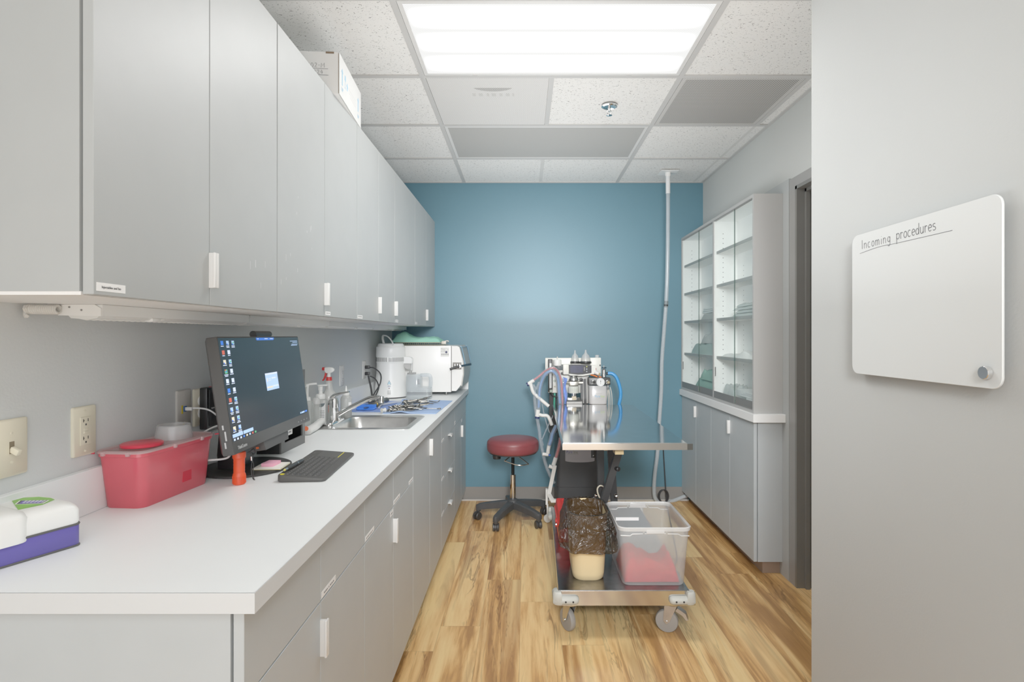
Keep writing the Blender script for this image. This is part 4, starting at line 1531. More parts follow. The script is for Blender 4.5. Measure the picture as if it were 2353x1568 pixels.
# neck and foot
b = bmn()
ctr = Vector((-.93, 1.78, 0))
loft(b, [[(ctr.x + dx + x, ctr.y + y * k, z) for x, y in ((-.03, -.05), (.03, -.05), (.03, .05), (-.03, .05))] for z, dx, k in
         ((ZTOP + .006, 0, 1), (ZTOP + .035, 0, 1), (ZTOP + .05, -.005, .9), (1.10, .0, .62), (1.16, .03, .6))])
obj('neck', b, M_black, t, True, 30)
b = bmn(); box(b, (-.91, 1.70, 1.10), (-.835, 1.83, 1.22), bev=.004); obj('mount', b, M_black_m, t, True, 40)
b = bmn(); box(b, (ctr.x + .028, ctr.y - .05, ZTOP + .03), (ctr.x + .032, ctr.y - .018, ZTOP + .036)); obj('red_clip', b, mat('signal_red', (200, 44, 42), .4), t, True, 0)
b = bmn()
lathe(b, [(.131, 0), (.135, .002), (.135, .007), (.131, .009), (.02, .0095)], 64, TR(-.893, 1.775, ZTOP))
obj('foot', b, mat('foot_black', (38, 37, 35), .5, var=.1), t, True, 40)
b = bmn()
tube(b, [(-.97, 1.60, .955), (-.92, 1.62, .952), (-.88, 1.64, .955), (-.85, 1.60, .99), (-.83, 1.57, 1.02)], .003, 8, 6)
single('white_cable', 'white cable running behind the lower left of the monitor', 'cable', b, mat('white_cable', (226, 226, 224), .4), (-.92, 1.62, .95))

# dark upright holder behind the monitor
t = thing('upright_holder', 'dark grey upright holder with a cut-out window behind the monitor', 'holder', (-.917, 2.09, ZTOP))
hx0_, hx1_, hy0_, hy1_, hz_ = -.962, -.8735, 1.985, 2.20, .292
b = bmn()
box(b, (hx0_, hy0_, ZTOP), (hx1_ - .006, hy0_ + .004, ZTOP + hz_))
box(b, (hx0_, hy1_ - .004, ZTOP), (hx1_ - .006, hy1_, ZTOP + hz_))
box(b, (hx0_, hy0_ + .004, ZTOP), (hx0_ + .004, hy1_ - .004, ZTOP + hz_))
box(b, (hx0_ + .004, hy0_ + .004, ZTOP), (hx1_ - .006, hy1_ - .004, ZTOP + .004))
obj('case', b, M_black, t, True, 0)
# front frame with window: y .03.. .19, z .055 ...
b = bmn()
fy0, fy1, fz0, fz1 = hy0_ + .030, hy1_ - .024, ZTOP + .034, ZTOP + hz_ - .03
for q in (((hy0_, ZTOP), (hy1_, fz0)), ((hy0_, fz1), (hy1_, ZTOP + hz_)), ((hy0_, fz0), (fy0, fz1)), ((fy1, fz0), (hy1_, fz1))):
    box(b, (hx1_ - .006, q[0][0], q[0][1]), (hx1_, q[1][0], q[1][1]))
obj('front_frame', b, mat('dark_grey_front', (86, 85, 84), .45, var=.04), t, True, 0)
b = bmn(); box(b, (hx1_ - .030, 2.085, ZTOP + .045), (hx1_ - .029, 2.150, ZTOP + .16)); cd = obj('printed_card', b, M_lab, t, True, 0)
print_marks(cd, hx1_ - .0289, 2.09, 2.145, ZTOP + .05, ZTOP + .155, 4, 44, rowsn=9)

# flashlight
t = thing('flashlight', 'orange-red plastic flashlight standing on its head', 'flashlight', (-.8195, 1.588, ZTOP))
M_or = mat('orange_red_plastic', (236, 76, 36), .38, var=.02)
b = bmn(); lathe(b, [(.0145, 0), (.0165, .002), (.0172, .028), (.0158, .031), (.0152, .033)] + [(.0152 if k % 2 else .0147, .034 + .0045 * k) for k in range(9)] + [(.0158, .0745)], 28); obj('barrel', b, M_or, t, False, 30)
b = bmn()
for k in range(28):
    a = 2 * pi * k / 28
    box(b, (-.0011, -.0008, .004), (.0011, .0008, .024), M=TR(.0169 * cos(a), .0169 * sin(a), 0, 0, 0, math.degrees(a)))
obj('grip_ribs', b, M_or, t, False, 0)
b = bmn(); lathe(b, [(.0160, .0745), (.0175, .076), (.0178, .09), (.0165, .0925)], 28); obj('tail_cap', b, M_or, t, False, 30)
b = bmn()
tube(b, [(.018, .01, .088), (.026, .016, .09), (.03, .02, .078), (.028, .018, .06), (.027, .016, .04), (.030, .014, .02), (.036, .010, .011), (.042, .006, .0105), (.036, .014, .0105), (.031, .018, .025), (.031, .02, .05), (.026, .017, .075)], .0012, 6, 5)
tube(b, [(.025, .016, .09), (.032, .02, .098), (.036, .022, .088), (.03, .018, .08), (.026, .014, .09), (.033, .018, .096)], .0022, 6, 5)
obj('lanyard', b, M_black, t, False, 40)
b = bmn(); tube(b, [(.027, .016, .076), (.0275, .0165, .064)], .0028, 8, 1); obj('lanyard_clip', b, M_chrome, t, False, 40)

# note pads on the foot
zf = ZTOP + .0096
pc = Vector((-.803, 1.757, zf))
b = bmn(); box(b, (-.042, -.042, 0), (.042, .042, .005), mi=0); box(b, (-.0422, -.0422, .0), (.0422, .0422, .0012), mi=1)
o = single('note_pad', 'square cream note pad on the round monitor foot', 'note pad', b, [mat('cream_paper', (240, 238, 226), .7), mat('pale_yellow_paper', (224, 212, 128), .7)], (0, 0, 0), 'note pads', 0)
o.location = pc; o.rotation_euler = (0, 0, R(4))
b = bmn(); box(b, (-.019, -.026, 0), (.019, .026, .0095))
o = single('sticky_notes', 'small pink sticky note pad lying on the cream note pad', 'note pad', b, mat('pink_paper', (246, 170, 196), .7, var=.06), (0, 0, 0), 'note pads', 0)
o.location = pc + Vector((-.004, .004, .0051)); o.rotation_euler = (0, 0, R(-2))

# keyboard with touchpad: local x along its length (to the far end = right), y to the back, z up
kc = Vector((-.662, 1.787, ZTOP))
kd = Vector((-.024, .37, 0)).normalized()
ang = math.degrees(math.atan2(kd.y, kd.x))
t = thing('keyboard', 'black slim keyboard with touchpad lying along the worktop', 'keyboard', tuple(kc), ang)
M_kb = mat('keyboard_black', (66, 65, 63), .5, var=.04)
M_key = mat('key_black', (60, 59, 57), .45, var=.05)
KL, KW = .362, .138


def kz(y):           # top surface height: tilted up towards the back
    return .009 + (y + KW / 2) / KW * .012


b = bmn()
base = rrect(KL, KW, .014, 0, 4)
loft(b, [[(x * .99, y * .97, 0.0 if abs(y) > .0 else 0) for x, y, _ in base], [(x, y, .003) for x, y, _ in base], [(x, y, kz(y) - .0015) for x, y, _ in base], [(x * .995, y * .985, kz(y)) for x, y, _ in base]])
obj('body', b, M_kb, t, False, 40)
Mk = Matrix.Rotation(math.atan2(.012, KW), 4, 'X')


def kbox(bm_, x0, x1, y0, y1, h=.0018):
    vs = [(x0, y0, kz(y0)), (x1, y0, kz(y0)), (x1, y1, kz(y1)), (x0, y1, kz(y1))]
    i = .0008
    tv = [(x0 + i, y0 + i, kz(y0) + h), (x1 - i, y0 + i, kz(y0) + h), (x1 - i, y1 - i, kz(y1) + h), (x0 + i, y1 - i, kz(y1) + h)]
    loft(bm_, [vs, tv])


rows_k = [(.038, .0105, [1] * 15), (.0225, .0145, [1] * 13 + [1.9]), (.006, .0145, [1.4] + [1] * 12 + [1.5]), (-.0105, .0145, [1.7] + [1] * 11 + [2.1]), (-.027, .0145, [2.2] + [1] * 10 + [1.7, 1]), (-.0445, .0155, [1.2, 1, 1.1, 1.1, 5.2, 1.1, 1.1, 1, 1, 1, ])]
kx0, kx1 = -KL / 2 + .012, KL / 2 - .100
kb_ = bmn()
kl_ = bmn()
keys = []
for y0, h_, ws in rows_k:
    tot = sum(ws)
    x = kx0
    for w__ in ws:
        wd = (kx1 - kx0) * w__ / tot
        keys.append((x + .0007, x + wd - .0007, y0, y0 + h_))
        x += wd
for q in keys:
    kbox(kb_, *q)
    if q[1] - q[0] < .04:
        xm, ym = (q[0] + q[1]) / 2 - .0015, (q[2] + q[3]) / 2
        kbox(kl_, xm - .0022, xm + .0022, ym - .0012, ym + .0016, .0021)
obj('keys', kb_, M_key, t, False, 0)
obj('key_legends', kl_, mat('key_legend', (170, 170, 168), .5), t, False, 0)
b = bmn(); kbox(b, KL / 2 - .092, KL / 2 - .006, -.030, .038, .0006); obj('touchpad', b, mat('touchpad', (70, 69, 67), .4), t, False, 0)
b = bmn(); kbox(b, KL / 2 - .090, KL / 2 - .008, -.0345, -.0325, .0012); obj('yellow_line', b, mat('bright_yellow', (226, 214, 40), .5), t, False, 0, label='bright yellow line under the touchpad')
b = bmn(); lathe(b, [(.0062, .0), (.0066, .0012), (.005, .0016)], 16, TR(-KL / 2 + .016, .058, kz(.058))); obj('power_button', b, mat('bright_yellow', (226, 214, 40), .5), t, False, 40, label='round yellow button')
b = bmn()
for i in range(5):
    lathe(b, [(.0026, 0), (.0026, .001)], 10, TR(kx1 + .002 + i * .014, .056, kz(.056)))
obj('media_keys', b, M_dgrey, t, False, 40)
text('lettering', 'logitech', .0085, mat('grey_print', (120, 120, 118), .5), t, WM[t.name] @ TR(KL / 2 - .06, .054, kz(.056) + .0004), sx=.9)
# pen
pk = WM[t.name]
a = pk @ Vector((-.150, .0575, kz(.0575) + .0088)); c = pk @ Vector((-.008, .048, kz(.048) + .0088))
t = thing('pen', 'black ballpoint pen lying on the keyboard', 'pen', tuple((a + c) / 2))
d = (c - a).normalized()
Lp = (c - a).length
Mp = along(a, d)
b = bmn(); lathe(b, [(.0042, .018), (.0062, .03), (.0064, .05), (.0064, Lp - .05), (.0058, Lp - .012), (.003, Lp)], 16, Mp); obj('barrel', b, mat('pen_black', (46, 46, 46), .35), t, True, 40)
b = bmn(); lathe(b, [(.0035, .004), (.0042, .008), (.0042, .0185)], 14, Mp); lathe(b, [(.0066, Lp * .62), (.0066, Lp * .62 + .003)], 16, Mp); obj('metal_tip', b, M_chrome, t, True, 40)
b = bmn(); lathe(b, [(.003, 0), (.0034, .004)], 12, Mp); obj('push_button', b, mat('dull_yellow', (206, 200, 90), .5), t, True, 40)

# ------------------------------------------------------------------ bottles behind the sink
M_frost = clear('frosted_bottle', (226, 226, 222), .62, .3, (248, 248, 246), transl=.25)
M_milky = clear('milky_bottle', (232, 232, 228), .8, .35, (246, 246, 244), transl=.3)
M_clearb = clear('clear_bottle', (222, 224, 222), .22, .12, (250, 251, 250))
# foam soap pump
p = Vector((-1.001, 2.715, ZTOP))
t = thing('foam_soap_bottle', 'white pump foam soap bottle with a printed label, left of the faucet', 'bottle', tuple(p), 0, 'bottles behind the sink')
b = bmn(); loft(b, [rrect(.066, .05, .014, 0, 4), rrect(.069, .052, .016, .004, 4), rrect(.069, .052, .016, .098, 4), rrect(.062, .048, .018, .110, 4), rrect(.042, .042, .02, .117, 4)]); obj('bottle_body', b, M_frost, t, False, 40)
b = bmn(); lathe(b, [(.0215, .115), (.0225, .119), (.0225, .132), (.019, .139), (.0095, .141), (.0095, .157), (.0112, .158), (.0115, .176), (.018, .181), (.018, .185)], 24)
box(b, (-.006, -.010, .179), (.034, .010, .186), bev=.003)
obj('pump', b, M_white, t, False, 40)
Mf = frameM((p.x + .002, p.y - .0263, p.z), (1, 0, 0), (0, 0, 1))
b = bmn(); box(b, (0, .006, 0), (.031, .098, .0004), M=Mf); lb = obj('label', b, M_lab, t, True, 0)
b = bmn(); prism(b, [(.001, .078), (.001, .096), (.03, .097), (.022, .083), (.012, .078)], .0004, .0006, 'z', M=Mf); obj('logo_patch', b, mat('slate_print', (96, 108, 112), .5), lb, True, 0)
b = bmn()
for k in range(7):
    for c in range(3):
        box(b, (.004 + c * .008, .012 + k * .0078, .0004), (.0085 + c * .008 + .001 * (k % 2), .0145 + k * .0078, .0006), M=Mf)
obj('lettering', b, M_inkd, lb, True, 0)
# red trigger spray
p = Vector((-.994, 2.812, ZTOP))
t = thing('spray_bottle', 'white spray bottle with a red trigger and collar', 'bottle', tuple(p), 0, 'bottles behind the sink')
b = bmn(); lathe(b, [(.036, 0), (.038, .004), (.038, .10), (.036, .118), (.030, .135), (.020, .150), (.0175, .170), (.0165, .186), (.018, .188), (.018, .196), (.014, .198)], 28); obj('bottle_body', b, M_milky, t, False, 40)
b = bmn(); lathe(b, [(.0142, .198), (.0150, .199), (.0142, .215), (.013, .216)], 24); obj('collar', b, mat('spray_red', (206, 40, 38), .4), t, False, 30)
b = bmn()
lathe(b, [(.009, .215), (.009, .236), (.012, .240)], 18)
loft(b, [[(x, y * wy, z0_ + (z1_ - z0_) * k) for y, k in ((-1, 0), (1, 0), (1, 1), (-1, 1))] for x, wy, z0_, z1_ in ((-.020, .009, .247, .263), (-.012, .0105, .236, .265), (.008, .0105, .236, .2655), (.018, .010, .240, .264), (.027, .005, .247, .258))])
obj('spray_head', b, M_white, t, False, 40)
b = bmn()
tube(b, [(-.006, 0, .250), (-.014, 0, .238), (-.019, 0, .22), (-.026, 0, .204), (-.033, 0, .198)], lambda s: .0085 - .004 * s, 8, 4, flat=.8)
lathe(b, [(.008, 0), (.0085, .002), (.0085, .012), (.007, .014)], 14, TR(-.020, 0, .257, 0, -90, 0))
obj('trigger', b, mat('spray_red', (206, 40, 38), .4), t, False, 40)
Mf = frameM((p.x - .012, p.y - .0385, p.z), (1, 0, 0), (0, 0, 1))
b = bmn(); box(b, (0, .02, 0), (.042, .10, .0004), M=Mf @ TR(0, 0, 0)); lb = obj('label', b, mat('pale_label', (226, 228, 228), .5), t, True, 0)
b = bmn()
box(b, (.002, .09, .0004), (.038, .094, .0006), M=Mf)
for k in range(5):
    box(b, (.004, .03 + k * .011, .0004), (.034 - .004 * (k % 2), .034 + k * .011, .0006), M=Mf)
obj('lettering', b, mat('teal_print', (110, 150, 156), .5), lb, True, 0)
# squeeze bottle
p = Vector((-.923, 2.862, ZTOP + .0035))
t = thing('squeeze_bottle', 'clear squeeze bottle with white pointed cap, right of the faucet', 'bottle', tuple(p), 0, 'bottles behind the sink')
b = bmn(); lathe(b, [(.026, 0), (.0285, .004), (.0285, .092), (.026, .105), (.018, .113), (.0155, .116)], 28); obj('bottle_body', b, M_frost, t, False, 40)
b = bmn(); lathe(b, [(.0165, .114), (.0165, .13), (.013, .134), (.006, .136), (.0045, .150), (.0022, .162)], 20); obj('cap', b, M_white, t, False, 40)
b = bmn(); box(b, (.008, -.0287, .05), (.022, -.0272, .08), M=TR(0, 0, 0, 0, 0, 25)); obj('label', b, M_lab, t, False, 0)
# clear pump bottle, partly behind the monitor
p = Vector((-1.0, 2.545, ZTOP))
t = thing('pump_bottle', 'clear pump bottle with long white spout, half behind the monitor', 'bottle', tuple(p), 0, 'bottles behind the sink')
b = bmn(); lathe(b, [(.028, 0), (.030, .003), (.030, .10), (.026, .118), (.014, .128)], 26); obj('bottle_body', b, M_clearb, t, False, 40)
b = bmn(); lathe(b, [(.015, .127), (.015, .142), (.006, .145), (.006, .190), (.009, .192), (.009, .204)], 18)
tube(b, [(0, 0, .200), (.03, .004, .204), (.042, .006, .2045)], .0048, 8, 2)
obj('pump', b, M_white, t, False, 40)
p = Vector((-.992, 2.632, ZTOP))
t = thing('dome_cap_bottle', 'small clear bottle with rounded cap between the two pump bottles', 'bottle', tuple(p), 0, 'bottles behind the sink')
b = bmn(); lathe(b, [(.022, 0), (.0235, .003), (.0235, .09), (.021, .10), (.0195, .102)], 24); obj('bottle_body', b, M_clearb, t, False, 40)
b = bmn(); lathe(b, [(.0205, .101), (.021, .104), (.0195, .118), (.013, .128), (.004, .131)], 24); obj('cap', b, clear('frosted_cap', (230, 230, 228), .6, .25, transl=.2), t, False, 40)
p = Vector((-.945, 2.60, ZTOP))
b = bmn(); loft(b, [rrect(.036, .05, .008, 0, 4), rrect(.042, .056, .008, .022, 4), rrect(.042, .056, .008, .0225, 4), rrect(.038, .052, .007, .0222, 4), rrect(.033, .047, .007, .002, 4)], True, True)
single('clear_tub', 'low clear plastic tub beside the rolled white towel', 'tub', b, M_clearb, (0, 0, 0)).location = (-1.0, 2.455, ZTOP)
# rolled towel
b = bmn()
rr = random.Random(2)
axis = [Vector((-.931, 2.36, ZTOP + .017)), Vector((-.935, 2.46, ZTOP + .018)), Vector((-.953, 2.56, ZTOP + .0175)), Vector((-.968, 2.64, ZTOP + .017))]
pts = cr(axis, 10)
rings = []
n_ = 20
for i, q in enumerate(pts):
    dirv = (pts[min(i + 1, len(pts) - 1)] - pts[max(i - 1, 0)]).normalized()
    sv = dirv.cross(Vector((0, 0, 1))).normalized()
    ring = []
    for k in range(n_):
        a = 2 * pi * k / n_
        r_ = .017 * (1 + .10 * noise.noise(Vector((i * .25, cos(a) * 1.4, sin(a) * 1.4))))
        if i in (0, len(pts) - 1):
            r_ *= .85
        ring.append(q + sv * r_ * 1.15 * cos(a) + Vector((0, 0, max(-.0165 if q.z > 0 else 0, r_ * sin(a)))))
    rings.append(ring)
loft(b, rings)
single('rolled_towel', 'rolled white cloth lying along the left edge of the sink', 'towel', b, mat('white_terry', (238, 237, 234), .95, bump=.5, bscale=300), (-.95, 2.5, ZTOP), smooth=80)
b = bmn(); lathe(b, [(.009, 0), (.010, .002), (.010, .012), (.008, .014)], 16, along((-.925, 2.335, ZTOP + .0335), (.5, -.8, .1)))
single('orange_cap', 'small orange cap on the end of the rolled white cloth', 'cap', b, mat('orange_cap_plastic', (232, 96, 44), .4), (-.92, 2.33, ZTOP + .03))
# ================================================================== far end of the worktop
# water distiller
dx, dy = -.926, 3.83
t = thing('water_distiller', 'round white countertop water distiller with vent slots and blue drop sign', 'water distiller', (dx, dy, ZTOP))
b = bmn()
lathe(b, [(.108, 0), (.110, .004), (.110, .007)], 48)
obj('base_ring', b, M_black, t, False, 40)
b = bmn()
lathe(b, [(.111, .007), (.112, .012), (.109, .03), (.0975, .17), (.0955, .215), (.0955, .238)], 48)
obj('body', b, M_white, t, False, 40)
b = bmn()
lathe(b, [(.0975, .238), (.0985, .242), (.0985, .278), (.0975, .282)], 48)
obj('vent_band', b, M_white, t, False, 40)
b = bmn()
for k in range(30):
    a = R(-172 + k * 5.6)
    if k in (15, ):
        continue
    box(b, (-.0016, -.0006, .248), (.0016, .0006, .277), M=TR(.0986 * cos(a), .0986 * sin(a), 0, 0, 0, math.degrees(a) + 90))
obj('vent_slots', b, M_dark, t, False, 0)
b = bmn()
lathe(b, [(.0985, .282), (.100, .285), (.098, .346), (.096, .350), (.090, .351), (.089, .360), (.084, .369), (.076, .372)], 48)
obj('head', b, M_white, t, False, 40)
b = bmn()
tube(b, [(-.055, .03, .366), (-.063, .03, .40), (-.052, .0, .425), (-.015, -.03, .42), (.02, -.06, .39), (.034, -.075, .366)], .0075, 10, 6, flat=.6)
lathe(b, [(.004, 0), (.004, .014)], 12, TR(.035, -.086, .365, 90))
obj('carry_handle', b, M_white, t, False, 40)
b = bmn()
prism(b, [(.055, .234), (.150, .234), (.152, .262), (.146, .272), (.130, .279), (.055, .281)], -.026, .026, 'y')
obj('arm', b, M_white, t, False, 40)
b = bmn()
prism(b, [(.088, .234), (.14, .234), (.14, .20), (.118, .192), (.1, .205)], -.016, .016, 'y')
obj('condenser_cover', b, mat('shadow_grey_plastic', (168, 167, 164), .4), t, False, 40)  # cover is greyer than the white body
b = bmn(); tube(b, [(.144, 0, .236), (.144, 0, .18)], .009, 12, 1); obj('outlet_tube', b, M_clear, t, False, 40)
b = bmn()
Md = frameM((0, 0, 0), (1, 0, 0), (0, 0, 1))
aD = R(-82)
cx_, cy_ = .1018 * cos(aD), .1018 * sin(aD)


def onfront(z, r):
    return frameM((r * cos(aD), r * sin(aD), z), (-sin(aD), cos(aD), 0), (0, 0, 1))


drop = [(0, .020)] + [(.0115 * cos(R(a)), -.006 + .0115 * sin(R(a))) for a in range(20, -201, -20)]
prism(b, drop, 0, .0012, 'z', M=onfront(.105, .1048), mi=0)
prism(b, [(x * .84, (y + .004) * .84 - .004) for x, y in drop], .0012, .0018, 'z', M=onfront(.105, .1048), mi=1)
prism(b, [(x * .7, y * .55 - .006) for x, y in drop if y < -.002], .0018, .0022, 'z', M=onfront(.105, .1048), mi=2)
box(b, (-.010, .080, 0), (.010, .083, .0012), M=onfront(.0, .1066), mi=3)
obj('drop_sign', b, [mat('sign_grey', (110, 116, 120), .4), mat('sign_pale_blue', (170, 208, 222), .4), M_lab, mat('sign_blue', (80, 96, 150), .5)], t, False, 0)
b = bmn(); lathe(b, [(.0035, 0), (.0035, .0015)], 12, onfront(.070, .1068)); obj('reset_button', b, mat('dark_red', (96, 36, 32), .4), t, False, 40)
b = bmn(); box(b, (-.011, .028, -.001), (.011, .058, .003), M=onfront(0, .1088), bev=.001); box(b, (-.008, .034, .003), (.008, .052, .005), M=onfront(0, .1088), bev=.001); obj('power_switch', b, mat('switch_grey', (206, 206, 203), .4), t, False, 40)

# pitcher
px_, py_ = -.712, 3.74
t = thing('water_pitcher', 'clear ribbed plastic water pitcher with handle beside the distiller', 'pitcher', (px_, py_, ZTOP))
M_jug = clear('clear_jug', (206, 210, 212), .30, .12, (244, 248, 250))
b = bmn()
rings = []
for z, w_ in ((0, .166), (.004, .170)):
    rings.append(rrect(w_, .108, .03, z, 4))
for k in range(7):
    rings.append(rrect(.170, .112, .03, .008 + .009 * k, 4))
    rings.append(rrect(.1665, .1085, .03, .0125 + .009 * k, 4))
rings += [rrect(.168, .11, .03, .075, 4), rrect(.102, .108, .03, .0751 + .006, 4, -.033), rrect(.102, .106, .03, .150, 4, -.033), rrect(.096, .098, .028, .160, 4, -.035), rrect(.09, .09, .026, .165, 4, -.036)]
loft(b, rings, True, True)
obj('body', b, M_jug, t, False, 30)
b = bmn()
tube(b, [(.01, 0, .158), (.05, 0, .160), (.070, 0, .155), (.077, 0, .14), (.078, 0, .10), (.074, 0, .074)], .0085, 10, 5, flat=1.5)
obj('handle', b, M_jug, t, False, 40)
b = bmn(); box(b, (.0, -.0545, .10), (.014, -.0538, .112)); box(b, (.0, -.0545, .115), (.012, -.0538, .135)); obj('moulded_marks', b, mat('jug_marks', (150, 152, 154), .5), t, False, 0)
b = bmn(); lathe(b, [(.022, .164), (.023, .168), (.023, .174), (.010, .176), (.008, .19), (.004, .192)], 20, TR(-.058, 0, 0)); box(b, (-.04, -.01, .166), (-.022, .01, .177)); obj('lid', b, mat('grey_cap', (150, 150, 148), .35), t, False, 40)

# steriliser: long white box, its door with black lever handle towards the room
t = thing('steriliser', 'white tabletop autoclave steriliser with black lever door handle', 'steriliser', (-.76, 4.15, ZTOP))
ay0, ay1 = 3.935, 4.385
az0, az1 = .9135, 1.2435
b = bmn()
box(b, (-1.02, ay0, az0), (-.522, ay1, az1), bev=.003)
obj('casing', b, mat('steriliser_white', (234, 233, 230), .35, var=.01), t, True, 40)
b = bmn(); box(b, (-.522, ay0 + .003, az0 + .006), (-.518, ay1 - .003, az1 - .004)); obj('door_gap', b, M_dark, t, True, 0)
b = bmn()
prism(b, [(-.518, az1 - .002), (-.480, az1 - .002), (-.463, az1 - .010), (-.440, az1 - .11), (-.438, az1 - .20), (-.452, az0 + .05), (-.487, az0 + .008), (-.518, az0 + .008)], ay0, ay1, 'y')
obj('front_housing', b, mat('steriliser_white', (234, 233, 230), .35), t, True, 30)
b = bmn()
prism(b, [(-.4795, az1 + .0), (-.462, az1 - .008), (-.432, az1 - .115), (-.430, az1 - .20), (-.444, az0 + .04), (-.452, az0 + .05), (-.438, az1 - .20), (-.440, az1 - .11), (-.463, az1 - .010), (-.48, az1 - .0015)], ay0 - .001, ay1, 'y')
obj('door_frame', b, mat('door_trim_grey', (176, 174, 168), .35), t, True, 30)
b = bmn()
tube(b, [(-.462, ay0 + .03, az1 - .004), (-.448, ay0 + .03, az1 - .02), (-.425, ay0 + .03, az1 - .13), (-.420, ay0 + .03, az1 - .15)], .004, 8, 4)
tube(b, [(-.462, ay1 - .03, az1 - .004), (-.448, ay1 - .03, az1 - .02), (-.425, ay1 - .03, az1 - .13)], .004, 8, 4)
tube(b, [(-.452, ay0 + .03, az1 - .012), (-.452, ay1 - .03, az1 - .012)], .004, 8, 1)
obj('clear_guard', b, clear('bluish_clear', (150, 190, 215), .45, .1, (230, 242, 250)), t, True, 40)
b = bmn()
box(b, (-.510, ay0 - .001, 1.075), (-.448, ay0 + .012, 1.125))
obj('latch_recess', b, mat('recess_grey', (120, 116, 110), .5), t, True, 0)
b = bmn()
for x in (-.50, -.482, -.466):
    box(b, (x, ay0 - .006, 1.082), (x + .009, ay0 + .002, 1.116), bev=.002)
lathe(b, [(.012, 0), (.013, .004), (.010, .014)], 16, along((-.458, ay0 - .002, 1.098), (0, -1, 0)))
obj('latch', b, M_chrome, t, True, 40)
b = bmn()
tube(b, [(-.462, ay0 - .014, 1.098), (-.49, ay0 - .018, 1.09), (-.528, ay0 - .024, 1.078)], lambda s: .0085 - .0005 * s, 14, 2)
obj('lever', b, M_black, t, True, 40)
b = bmn()
tube(b, [(-.452, ay0 - .008, 1.100), (-.42, ay0 - .012, 1.106), (-.377, ay0 - .02, 1.114)], lambda s: .007 + .0012 * s, 14, 2)
obj('lever', b, mat('dark_teal_grip', (24, 50, 64), .25), t, True, 40)
b = bmn(); box(b, (-.597, ay0 - .0006, 1.165), (-.536, ay0, 1.232)); pl = obj('data_label', b, mat('silver_label', (226, 226, 222), .5), t, True, 0)
b = bmn()
rr = random.Random(11)
Ml = frameM((-.597, ay0 - .0007, 1.165), (1, 0, 0), (0, 0, 1))
for k in range(6):
    x = .003
    while x < .055:
        w_ = rr.uniform(.003, .009)
        if rr.random() < .7:
            box(b, (x, .036 + k * .005, 0), (min(x + w_, .058), .0375 + k * .005, .0003), M=Ml)
        x += w_ + .002
x = .006
while x < .056:
    w_ = rr.choice((.001, .0015, .0025))
    box(b, (x, .012, 0), (x + w_, .023, .0003), M=Ml)
    x += w_ + rr.choice((.001, .0018, .003))
obj('lettering', b, mat('label_print_grey', (120, 118, 116), .6), pl, True, 0)
b = bmn(); lathe(b, [(.008, 0), (.008, .0005)], 20, Ml @ TR(.041, .033, .0003)); obj('blue_dot', b, mat('navy_dot', (56, 58, 92), .5), pl, True, 0)
for (x, y) in ((-.56, ay0 + .03), (-.56, ay1 - .04), (-.97, ay0 + .03), (-.97, ay1 - .04)):
    b = bmn(); lathe(b, [(.013, 0), (.014, .003), (.010, .008), (.004, .009), (.004, .023)], 16, TR(x, y, ZTOP)); obj('foot', b, M_steel, t, True, 40)

# wire rack and green cloth on the steriliser
t = thing('wire_rack', 'flat wire mesh tray on top of the white steriliser', 'rack', (-.73, 4.08, az1))
b = bmn()
rx0, rx1, ry0, ry1 = -.93, -.575, 3.97, 4.19
for z in (.004, .022):
    tube(b, [(rx0, ry0, az1 + z), (rx1, ry0, az1 + z), (rx1, ry1, az1 + z), (rx0, ry1, az1 + z)], .0028, 6, 1, closed=True)
x = rx0 + .012
while x < rx1:
    tube(b, [(x, ry0, az1 + .022), (x, ry0, az1 + .004), (x, ry1, az1 + .004), (x, ry1, az1 + .022)], .0016, 5, 1)
    x += .0145
obj('wire_mesh', b, mat('rack_wire', (176, 170, 150), .3, metal=.8), t, True, 40)
b = bmn()
box(b, (rx1 - .02, ry0 - .004, az1 + .012), (rx1 + .012, ry0 + .012, az1 + .034), bev=.003)
tube(b, [(rx1 - .005, ry0, az1 + .028), (rx1 + .02, ry0, az1 + .036), (rx1 + .03, ry0 + .004, az1 + .03)], .004, 6, 3)
obj('handle_clip', b, mat('clip_beige', (206, 200, 186), .4), t, True, 40)


